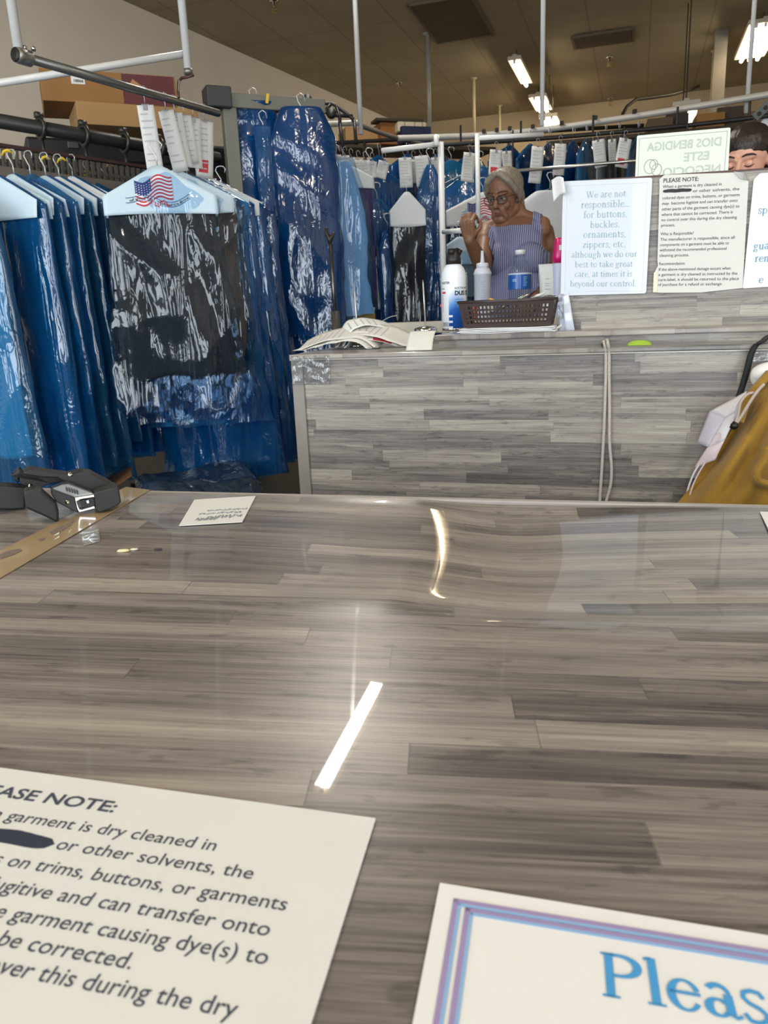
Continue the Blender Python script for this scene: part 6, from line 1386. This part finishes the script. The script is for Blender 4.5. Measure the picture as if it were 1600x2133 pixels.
bz_ = pm+np.array([0, 0, .0145]); BL_ = lambda x, y, z: bz_+bu*x+bv*y+np.array([0, 0, z])
def stick(name, lb, cat, a, b_, r, mat, grp='odds and ends in the brown basket'):
    a_, b2_ = BL_(*a), BL_(*b_); o = thing(name, lb, cat, a_, 0, grp); q = MB(); q.tube([a_, a_+(b2_-a_)*.9, b2_], [r, r, r*.5], 10); q.build('barrel', mat, o, True, world=True)
    q = MB(); q.tube([a_-(b2_-a_)*.04, a_+(b2_-a_)*.04], r*1.15, 10); q.build('end_cap', M('pen_dark', (60, 58, 60), .4), o, True, world=True)
stick('pen', 'silver pen lying slanted across the top of the brown basket', 'pen', (-.02, -.02, hb*.7), (.05, .02, hb+.014), .0035, M('pen_silver', (176, 174, 170), .25, .8))
stick('pen', 'clear grey pen at the right side inside the brown basket', 'pen', (.02, .0, hb*.8), (.09, .02, hb+.016), .0035, M('pen_clear', (196, 198, 200), .2))
o = thing('orange_eraser', 'small orange piece poking out of the brown basket', 'eraser', BL_(-.045, .0, hb-.004), BA, 'odds and ends in the brown basket'); q = MB(); q.box((0, 0, .004), (.014, .01, .013), roty(.3), taper=.8); q.build('block', M('orange', (232, 160, 52), .5), o, bevel=.002); q = MB(); q.box((0, 0, -.012), (.014, .01, .018)); q.build('sleeve', M('sleeve_white', (214, 210, 200), .6), o)
o = thing('film_wrap', 'crumpled clear wrapper at the right end of the brown basket', 'wrapper', BL_(.085, .005, hb-.002), BA, 'odds and ends in the brown basket'); U, V = np.meshgrid(np.linspace(-.03, .03, 16), np.linspace(-.02, .02, 12)); q = MB(); q.sheet(np.stack([U, V, .008+.006*pnoise(U*90, V*90, 4)], 2), .0006); q.build('wrapper', MATS['clear_tape'], o, True)
# hanging plastic slips at the partition corner
p = P(1172, 612, sc_(pm)*FPX-.05); o = thing('plastic_slips', 'bunch of white plastic slips hanging off the shelf edge beside the basket', 'slips', p, BA)
for i, (dx, w_, ln, rt, yy) in enumerate(((0, .022, .105, 4, 0), (.006, .018, .10, 9, -.004), (-.004, .016, .115, 0, -.008))):
    U, V = np.meshgrid(np.linspace(-w_/2, w_/2, 6), np.linspace(0, ln, 14)); G = np.stack([U*(1+.3*V/ln), yy+.004*np.sin(V*60+i)+.002*U/w_, -V], 2)@roty(rad(-rt)).T+np.array([dx, 0, 0]); q = MB(); q.sheet(G, .0008); q.build('slip', M('slip_white', (206, 210, 224), .25, coat=.5) if i < 2 else MATS['clear_tape'], o, True)
q = MB(); q.tube([(-.02, -.004, -.09), (-.01, -.006, -.082), (.0, -.007, -.075)], .003, 8); q.build('white_clip', M('clip_white', (224, 222, 216), .4), o, True)
# small paper roll taped on the partition corner
o = thing('paper_curl', 'small curled white paper taped at the top left corner of the partition', 'paper', L2W(PX0-.004, PY-.012, PT0-.012), BA)
U, V = np.meshgrid(np.linspace(0, 1, 14), np.linspace(0, 1, 8)); q = MB(); q.sheet(np.stack([-.022+.030*U+.006*V, .010*np.cos(U*3)-.004, .016-.036*V-.014*(1-U)*V+.006*np.sin(U*3)], 2), .001); q.build('sheet', m_paper, o, True)
# receipt spikes
def spike(px, py, tx, ty, z, label):
    p = PZ(px, py, z); o = thing('receipt_spike', label, 'spike', p, 0, 'receipt spikes on the back counter'); s = sc_(p); tip = P(tx, ty, s*FPX)-p
    q = MB(); r = 24*s; q.lathe([(r, 0), (r*1.02, .003), (r*.98, .009), (r*.6, .013), (r*.2, .015), (0, .0155)], n=30); q.build('base', M('chrome_base', (206, 206, 206), .12, 1), o, True)
    q = MB(); q.tube([np.array([0, 0, .01]), tip*.93, tip], [.0024, .0022, .0006], 8); q.build('spike', M('spike_steel', (198, 194, 188), .3, .6), o, True)
spike(747, 722, 738, 602, ZT, 'receipt spike with papers pushed onto it at the left of the back counter')
spike(887, 690, 881, 583, ZS, 'empty receipt spike left of the spray can')
# paper pile on the left spike
sp0 = PZ(745, 726, ZT); l0 = B2L(sp0)
m_rec = M('receipt', (210, 206, 198), .7, var=.06, vs=25)
specs = [  # length left, right, width, heights (mid, tilt), angle, lift, label
    (.165, .06, .11, .030, -3, .020, 'long receipt bowing to the left edge of the counter, lowest of the pile'), (.165, .07, .10, .038, 2, .030, 'long receipt lying over the left half of the pile'),
    (.03, .14, .10, .030, 8, .026, 'receipt bowing toward the right with a red print'), (.02, .165, .09, .042, -6, .034, 'receipt curling to the right above the red printed one'),
    (.06, .10, .09, .050, 14, .044, 'short receipt skewed on top of the pile'), (.04, .125, .08, .060, 30, .052, 'receipt pointing up and back at the right of the pile')]
for i, (la, lb_, wd2, hm, an_, lf, lab) in enumerate(specs):
    o = thing('receipt', lab, 'receipt', sp0+np.array([0, 0, .0]), BA+rad(an_), 'receipts on the left spike')
    U, V = np.meshgrid(np.linspace(-la, lb_, 26), np.linspace(-wd2/2, wd2/2, 7)); end = np.where(U < 0, U/-la, U/lb_)
    Z = .018+lf*.5+(.35*hm)*(1-end**2)-(.014+lf*.38)*end**2+.28*V+.003*pnoise(U*30, V*30, 60+i, 2)+(.03*np.maximum(0, U/lb_) if i == 5 else 0)
    q = MB(); q.sheet(np.stack([U, V+.01*i-.01, np.maximum(Z, .0022+.0012*i)], 2), .0009); sh = q.build('sheet', m_rec if i != 5 else m_paper, o, True)
    q = MB()
    for k_ in range(6):
        us = np.array([-la*.8+k_*.018, -la*.8+k_*.018+.003]); vs_ = np.linspace(-wd2*.38, wd2*.3, 5); UU, VV = np.meshgrid(us, vs_); e_ = np.where(UU < 0, UU/-la, UU/lb_)
        ZZ = .018+lf*.5+(.35*hm)*(1-e_**2)-(.014+lf*.38)*e_**2+.28*VV+.003*pnoise(UU*30, VV*30, 60+i, 2)+(.03*np.maximum(0, UU/lb_) if i == 5 else 0); q.grid(np.stack([UU, VV+.01*i-.01, np.maximum(ZZ, .0022+.0012*i)+.0007], 2), flip=True)
    q.build('print', M('print_grey', (168, 168, 172), .8), sh)
    if i in (0, 2):
        q = MB(); us = np.linspace(-la*.97, -la*.8, 4) if i == 0 else np.linspace(.05, .10, 4); vs_ = np.linspace(-wd2*.5, -wd2*.25, 3); UU, VV = np.meshgrid(us, vs_); e_ = np.where(UU < 0, UU/-la, UU/lb_)
        ZZ = .018+lf*.5+(.35*hm)*(1-e_**2)-(.014+lf*.38)*e_**2+.28*VV+.003*pnoise(UU*30, VV*30, 60+i, 2); q.grid(np.stack([UU, VV+.01*i-.01, np.maximum(ZZ, .0022+.0012*i)+.0009], 2), flip=True); q.build('red_print', M('print_red', (196, 74, 70), .7), sh)
pr_ = B2L(PZ(868, 733, ZT)); o = thing('receipt', 'blank receipt strip curling over toward the edge at the right end of the pile', 'receipt', L2W(pr_[0], pr_[1]-.0, ZT), BA, 'receipts on the left spike')
U, V = np.meshgrid(np.linspace(-.03, .035, 10), np.linspace(0, 1, 16)); q = MB(); q.sheet(np.stack([U+.006*V-.012*V*(1-V), .012+.075*V-.0*U, .003+.045*np.sin(np.minimum(V*1.35, 1)*math.pi/2)-.02*np.maximum(0, V-.6)], 2), .0009); q.build('sheet', m_rec, o, True)
cb_ = B2L(PZ(800, 672, ZS)); o = thing('receipt', 'wide curled white sheet behind the receipt pile', 'receipt', L2W(cb_[0]+.0, cb_[1]-.05, ZT), BA+rad(18), 'receipts on the left spike')
U, V = np.meshgrid(np.linspace(-.06, .075, 16), np.linspace(-.045, .045, 8)); q = MB(); q.sheet(np.stack([U, V, .022+.030*(U+.06)/.13+.012*np.sin(U*30)], 2), .0009); q.build('sheet', m_paper, o, True)
# yellow and purple packet, black roll
p = PZ(757, 672, ZS)+bv*.06; p[2] = ZT; s = sc_(p); o = thing('yellow_packet', 'yellow packet with dark purple print behind the left spike', 'packet', p, BA+rad(10))
q = MB(); q.box((0, 0, .038), (34*s, .03, .076)); q.build('carton', M('packet_yellow', (206, 160, 44), .5), o, bevel=.002)
q = MB(); q.prism([(-15*s, .02), (15*s, .02), (15*s, .042), (4*s, .052), (-6*s, .046), (-15*s, .05)], (0, -.0155, 0), ux, uz, .0006); q.build('purple_print', M('packet_purple', (58, 40, 66), .5), o)
q = MB(); q.box((.004, .004, .088), (30*s, .004, .04), roty(.12)); q.build('white_flap', M('flap_white', (206, 200, 200), .6), o)
o = thing('black_roll', 'small black roll lying left of the curled sheet behind the pile', 'roll', p+bu*.0+bv*-.035+np.array([0, 0, 0]), BA); q = MB(); q.lathe([(.018, -.02), (.02, -.018), (.02, .018), (.018, .02)], (0, 0, .02), 20, R=np.array([[0, 0, 1], [1, 0, 0], [0, 1, 0.]])); q.build('roll', M('roll_black', (26, 26, 28), .5), o, True); q = MB(); q.lathe([(0, -.0215), (.008, -.0215), (.008, .0215), (0, .0215)], (0, 0, .02), 14, R=np.array([[0, 0, 1], [1, 0, 0], [0, 1, 0.]])); q.build('core', M('core_tan', (150, 126, 92), .8), o, True)
# green tape bit on the ledge
p = PZ(1332, 719, ZT); o = thing('green_sticker', 'bright yellow green sticker curl on the back counter ledge', 'sticker', p, BA)
U, V = np.meshgrid(np.linspace(-.026, .026, 14), np.linspace(-.012, .012, 6)); q = MB(); q.sheet(np.stack([U, V, .001+.010*np.sqrt(np.clip(1-(U/.0262)**2, 0, 1))*(V+.012)/.024], 2), .0008); q.build('sticker', M('lime', (164, 196, 48), .5), o, True)
# rope loop over the edge
def onface(px, py, off): return PV(px, py, bo-bv*off, bv)
o = thing('rope_loop', 'beige cord loop hanging over the front of the back counter', 'cord', onface(1262, 716, .006))
c0 = PZ(1254, 716, ZT)+bv*.05; pts = [c0+np.array([0, 0, .004]), PZ(1254, 718, ZT)+np.array([0, 0, .004]), onface(1258, 716, .004)+np.array([0, 0, .004])]+[onface(x, y, .006) for x, y in ((1262, 735), (1262, 780), (1260, 850), (1257, 920), (1253, 990), (1250, 1035), (1250, 1060), (1256, 1068), (1264, 1040), (1272, 1010), (1274, 975), (1270, 920), (1270, 850), (1269, 780), (1269, 735))]+[onface(1265, 713, .004)+np.array([0, 0, .004]), PZ(1263, 713, ZT)+np.array([0, 0, .004]), PZ(1263, 713, ZT)+bv*.05+np.array([0, 0, .004])]
q = MB(); q.tube(smooth(pts, 5), .0034, 10); q.build('cord', M('cord_beige', (190, 180, 172), .8, bump=.4, bs=300), o, True, world=True)
# ---- mustard jacket and white masks at the right
m_must = M('mustard_cloth', (150, 112, 34), .85, var=.12, vs=10, bump=.25, bs=160, sheen=.2)
o = thing('mustard_jacket', 'mustard brown drawstring jacket draped at the right end of the back counter', 'jacket', onface(1560, 900, .08))
rows = []   # left and right outline per row, in pixels, with distance in front of the counter face
prof = [(762, 1612, 1760, .015), (790, 1592, 1770, .025), (820, 1566, 1780, .035), (860, 1545, 1790, .05), (900, 1520, 1800, .065), (940, 1492, 1810, .08), (980, 1462, 1815, .09), (1020, 1434, 1820, .10), (1060, 1404, 1825, .11), (1120, 1370, 1830, .115), (1200, 1330, 1835, .12)]
nu = 64
for y, xl, xr, off in prof:
    row = []
    for j in range(nu):
        f = j/(nu-1); ph = f*14+y*.004; fold = .018*math.sin(ph)*(.3+f)+.012*math.sin(ph*2.3+1.3+y*.006)+.01*math.sin(f*31-y*.01); edge = .03*(1-min(1, f*9))
        row.append(onface(xl+(xr-xl)*f, y, max(.008, off+fold*min(1, off*12)-edge+.05*math.sin(math.pi*f))))
    rows.append(row)
G = np.array(rows); G2 = np.array([smooth(G[:, j], 6) for j in range(nu)]).transpose(1, 0, 2)
q = MB(); q.sheet(G2, .004); q.build('jacket_body', m_must, o, True, world=True)
hem = [onface(x, y, off) for x, y, off in ((1604, 776, .09), (1590, 792, .10), (1572, 812, .11), (1556, 834, .115), (1548, 856, .115), (1540, 880, .12))]
q = MB(); q.tube(smooth(hem, 5), .011, 10, squash=.6); q.build('collar_hem', m_must, o, True, world=True)
cf = [onface(x, y, off) for x, y, off in ((1600, 930, .17), (1590, 960, .175), (1575, 985, .18), (1585, 1005, .18), (1640, 1015, .17))]
q = MB(); q.tube(smooth(cf, 5), [.014]*21, 10, squash=.6); q.build('pocket_fold', m_must, o, True, world=True)
ds = [onface(x, y, off) for x, y, off in ((1592, 800, .13), (1578, 815, .135), (1562, 838, .14), (1545, 866, .14), (1534, 882, .14))]
q = MB(); q.tube(smooth(ds, 5), .0034, 8); d_ = q.build('drawstring', M('cord_grey', (176, 160, 148), .8), o, True, world=True)
ds2 = [onface(x, y, off) for x, y, off in ((1570, 818, .13), (1556, 822, .135), (1543, 838, .14), (1538, 862, .14), (1533, 880, .14))]
q = MB(); q.tube(smooth(ds2, 5), .003, 8); q.build('drawstring', MATS['cord_grey'], o, True, world=True)
v, f = ball(onface(1530, 887, .145), (.008, .008, .008)); q = MB(); q.add(v, f); q.tube([onface(1533, 880, .145), onface(1525, 893, .145)], .006, 10); q.build('toggle', M('toggle_black', (18, 18, 20), .4), o, True, world=True)
m_mask = M('mask_white', (218, 212, 214), .75, bump=.1, bs=40)
def facets(name, lab, cat, polys, mats, group=None, loc=None, th=.003):
    o = thing(name, lab, cat, loc, 0, group)
    return o
o = thing('white_pouch', 'folded white cloth pouch wedged left of the mustard jacket', 'pouch', onface(1490, 900, .05))
def face_sheet(pts4, off, nm, mat, sub=8, bulge=.006):
    """quad patch in front of the counter face; pts4 pixel TL TR BR BL, off per corner"""
    U, V = np.meshgrid(np.linspace(0, 1, sub), np.linspace(0, 1, sub)); Gp = np.zeros((sub, sub, 3))
    for i in range(sub):
        for j in range(sub):
            u, v_ = U[i, j], V[i, j]; w4 = ((1-u)*(1-v_), u*(1-v_), u*v_, (1-u)*v_); px = sum(a*p_[0] for a, p_ in zip(w4, pts4)); py = sum(a*p_[1] for a, p_ in zip(w4, pts4)); of = sum(a*b_ for a, b_ in zip(w4, off))+bulge*math.sin(math.pi*u)*math.sin(math.pi*v_); Gp[i, j] = onface(px, py, of)
    q = MB(); q.sheet(Gp, .0015); return q.build(nm, mat, o, True, world=True)
p1, p2, p3, p4, p5, p6, p7, p8, p9 = (1478, 857), (1556, 815), (1542, 851), (1511, 869), (1452, 922), (1474, 931), (1509, 918), (1490, 958), (1445, 976)
face_sheet([p1, p4, p6, p5], (.035, .075, .075, .035), 'side_panel', M('mask_lilac', (200, 194, 206), .75))
face_sheet([p1, p2, p3, p4], (.035, .06, .085, .075), 'top_flap', m_mask)
face_sheet([p4, p3, p7, p6], (.075, .085, .09, .075), 'front_panel', m_mask)
face_sheet([p6, p7, p8, p9], (.075, .09, .085, .055), 'lower_panel', M('mask_pink', (214, 196, 198), .75))
q = MB(); U = [onface(x, y, .09) for x, y in ((1482, 922), (1490, 905), (1500, 903), (1498, 915), (1490, 922))]; q.tube(smooth(U, 4), .0008, 5); q.build('faint_print', M('faint_red', (214, 180, 182), .8), o, True, world=True)
q = MB(); q.tube(smooth([onface(x, y, of) for x, y, of in ((1458, 965, .06), (1446, 985, .06), (1436, 1010, .06), (1428, 1040, .06))], 4), .0045, 8, squash=.5); q.build('ear_loop', m_mask, o, True, world=True)
q = MB(); q.tube(smooth([onface(x, y, of) for x, y, of in ((1470, 962, .07), (1456, 985, .07), (1444, 1010, .07), (1434, 1042, .07))], 4), .0035, 8, squash=.5); q.build('ear_loop', MATS['mask_pink'], o, True, world=True)
q = MB(); q.tube(smooth([onface(x, y, of) for x, y, of in ((1560, 818, .085), (1546, 832, .09), (1536, 850, .09), (1532, 872, .09))], 4), .0045, 8, squash=.5); q.build('edge_strap', MATS['mask_lilac'], o, True, world=True)
o = thing('black_strap', 'black fabric strap looping over the edge at the right end of the back counter', 'strap', onface(1560, 760, .03))
st = [PZ(1640, 704, ZT)+np.array([0, 0, .01]), PZ(1606, 709, ZT)+np.array([0, 0, .012])]+[onface(x, y, of) for x, y, of in ((1588, 711, .012), (1574, 720, .02), (1564, 740, .024), (1557, 768, .026), (1548, 800, .03), (1538, 830, .035), (1528, 850, .04))]
pp = smooth(st, 5); w_ = .0065; q = MB(); nrm = np.array([bu*w_ for _ in pp]); q.sheet(np.stack([pp-nrm, pp+nrm], 1), .002); q.build('strap', M('strap_black', (20, 20, 22), .7), o, True, world=True)
o = thing('white_cuff', 'rounded white padded end sticking out above the mustard jacket', 'cuff', onface(1595, 785, .04))
q = MB(); pts = [onface(x, y, of) for x, y, of in ((1576, 800, .04), (1578, 785, .045), (1590, 775, .05), (1620, 770, .05), (1660, 772, .05))]; q.tube(smooth(pts, 5), np.concatenate([np.linspace(.008, .018, 8), np.full(13, .018)]), 14); q.build('cuff', M('cuff_white', (226, 222, 218), .7), o, True, world=True)
q = MB(); pts = [onface(x, y, of) for x, y, of in ((1570, 796, .03), (1570, 782, .032), (1580, 768, .035), (1604, 760, .036))]; q.tube(smooth(pts, 4), .0035, 8); q.build('piping', M('piping_grey', (190, 188, 188), .6), o, True, world=True)
# ---- plier stapler on the front counter
m_st = M('stapler_black', (30, 29, 29), .5, var=.2, vs=40, spec=.5); m_stc = M('chrome', (215, 215, 212), .15, 1); m_stg = M('stapler_grey', (46, 45, 44), .45, .2)
hdg = ray(130, 1060); hdg = np.array([hdg[0], hdg[1], 0]); hdg /= np.linalg.norm(hdg); spx = np.array([hdg[1], -hdg[0], 0])
o = thing('stapler', 'black hand held plier stapler with chrome magazine at the left end of the front counter', 'stapler', PF(130, 1072))
def slab(zp, contact, th, nm, mat, back=0., bev=.002, parent=None, zoomed=True):
    c_ = PF(*contact)+hdg*back; pp = [PV(x/2.5, 680+y/2.5, c_, hdg) for x, y in zp]; q = MB(); k_ = len(pp); B_ = np.array(pp)
    vs = np.concatenate([B_-hdg*th/2, B_+hdg*th/2]); q.add(vs, [tuple(range(k_))[::-1], tuple(range(k_, 2*k_))]+[(i, (i+1) % k_, k_+(i+1) % k_, k_+i) for i in range(k_)])
    return q.build(nm, mat, parent or o, False, root=o, world=True, bevel=bev)
slab([(-120, 815), (20, 820), (120, 828), (170, 832), (135, 850), (132, 938), (60, 944), (-120, 940)], (20, 1060), .026, 'lower_handle', m_st, 0, .005)
slab([(122, 850), (175, 832), (215, 845), (280, 905), (292, 912), (305, 960), (306, 1014), (285, 1006), (220, 975), (135, 938)], (122, 1087), .022, 'jaw_plate', m_st, .008, .003)
slab([(74, 762), (98, 742), (100, 770), (112, 815), (160, 838), (205, 838), (260, 812), (330, 800), (340, 785), (230, 785), (130, 768), (104, 752)], (60, 1060), .018, 'spring_arm', m_stg, .02, .003)
slab([(70, 752), (100, 745), (96, 775), (104, 800), (92, 810), (76, 790)], (40, 1060), .022, 'handle_tip', M('grip_black', (20, 20, 21), .5), .02, .003)
slab([(118, 748), (160, 732), (250, 748), (345, 762), (430, 744), (470, 752), (560, 800), (600, 824), (500, 850), (484, 858), (330, 800), (300, 782), (220, 780), (130, 766)], (150, 1064), .026, 'upper_handle', m_st, .012, .004)
slab([(484, 856), (500, 848), (600, 822), (612, 832), (624, 905), (604, 920), (560, 940), (512, 957), (496, 945), (490, 900)], (215, 1064), .030, 'head', M('head_grey', (42, 41, 41), .6, var=.25, vs=60), 0, .004)
slab([(594, 822), (612, 828), (624, 900), (606, 918), (600, 880)], (232, 1058), .036, 'head_pad', M('grip_black', (20, 20, 21), .5), .004, .003)
slab([(262, 838), (325, 815), (352, 812), (484, 860), (486, 880), (386, 886)], (172, 1070), .016, 'magazine_top', M('stapler_steel', (120, 119, 117), .3, .9), .004, .001)
slab([(262, 838), (386, 884), (408, 965), (372, 950), (290, 905), (268, 870)], (172, 1072), .014, 'magazine_side', M('magazine_dark', (50, 49, 49), .35, .6), .002, .001)
slab([(384, 884), (488, 868), (497, 878), (492, 886), (420, 897), (400, 908), (414, 945), (424, 947), (488, 928), (498, 936), (494, 945), (410, 966), (400, 950), (390, 915)], (185, 1066), .010, 'magazine_front', m_stc, -.009, .0015)
slab([(412, 905), (486, 890), (490, 925), (424, 942)], (185, 1066), .006, 'staple_slot', M('slot_black', (14, 14, 16), .4), -.006, 0)
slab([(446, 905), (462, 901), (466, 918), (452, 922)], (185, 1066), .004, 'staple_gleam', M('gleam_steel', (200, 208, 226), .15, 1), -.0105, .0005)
for x, y, rr_, ct, bk in ((160, 831, 9, (60, 1062), -.012), (366, 771, 7, (150, 1064), -.004), (352, 914, 6, (172, 1072), -.006)):
    c_ = PV(x/2.5, 680+y/2.5, PF(*ct)+hdg*bk, hdg); q = MB(); q.lathe([(0, 0), (.0028, 0), (.0026, .0014), (0, .002)], c_, 12, R=np.stack([spx, np.array([0, 0, 1.]), -hdg], 1)); q.build('rivet', m_stc, o, True, root=o, world=True)
c_ = PF(172, 1070)+hdg*-.001; q = MB(); a_, b_ = PV(330/2.5, 680+838/2.5, c_, hdg), PV(420/2.5, 680+862/2.5, c_, hdg)
put_text(q, 'PLIER', a_-hdg*.008, b_-a_, np.array([0, 0, 1.])*.6-hdg*-.5, .006, fit=float(np.linalg.norm(b_-a_))*.9, bold=.02) if False else [q.box(a_+(b_-a_)*f-hdg*.0088, (.0016, .0006, .004)) for f in (.2, .35, .5, .65, .8)]
q.build('stamped_marks', M('mark_dark', (60, 60, 60), .5), o, root=o, world=True)
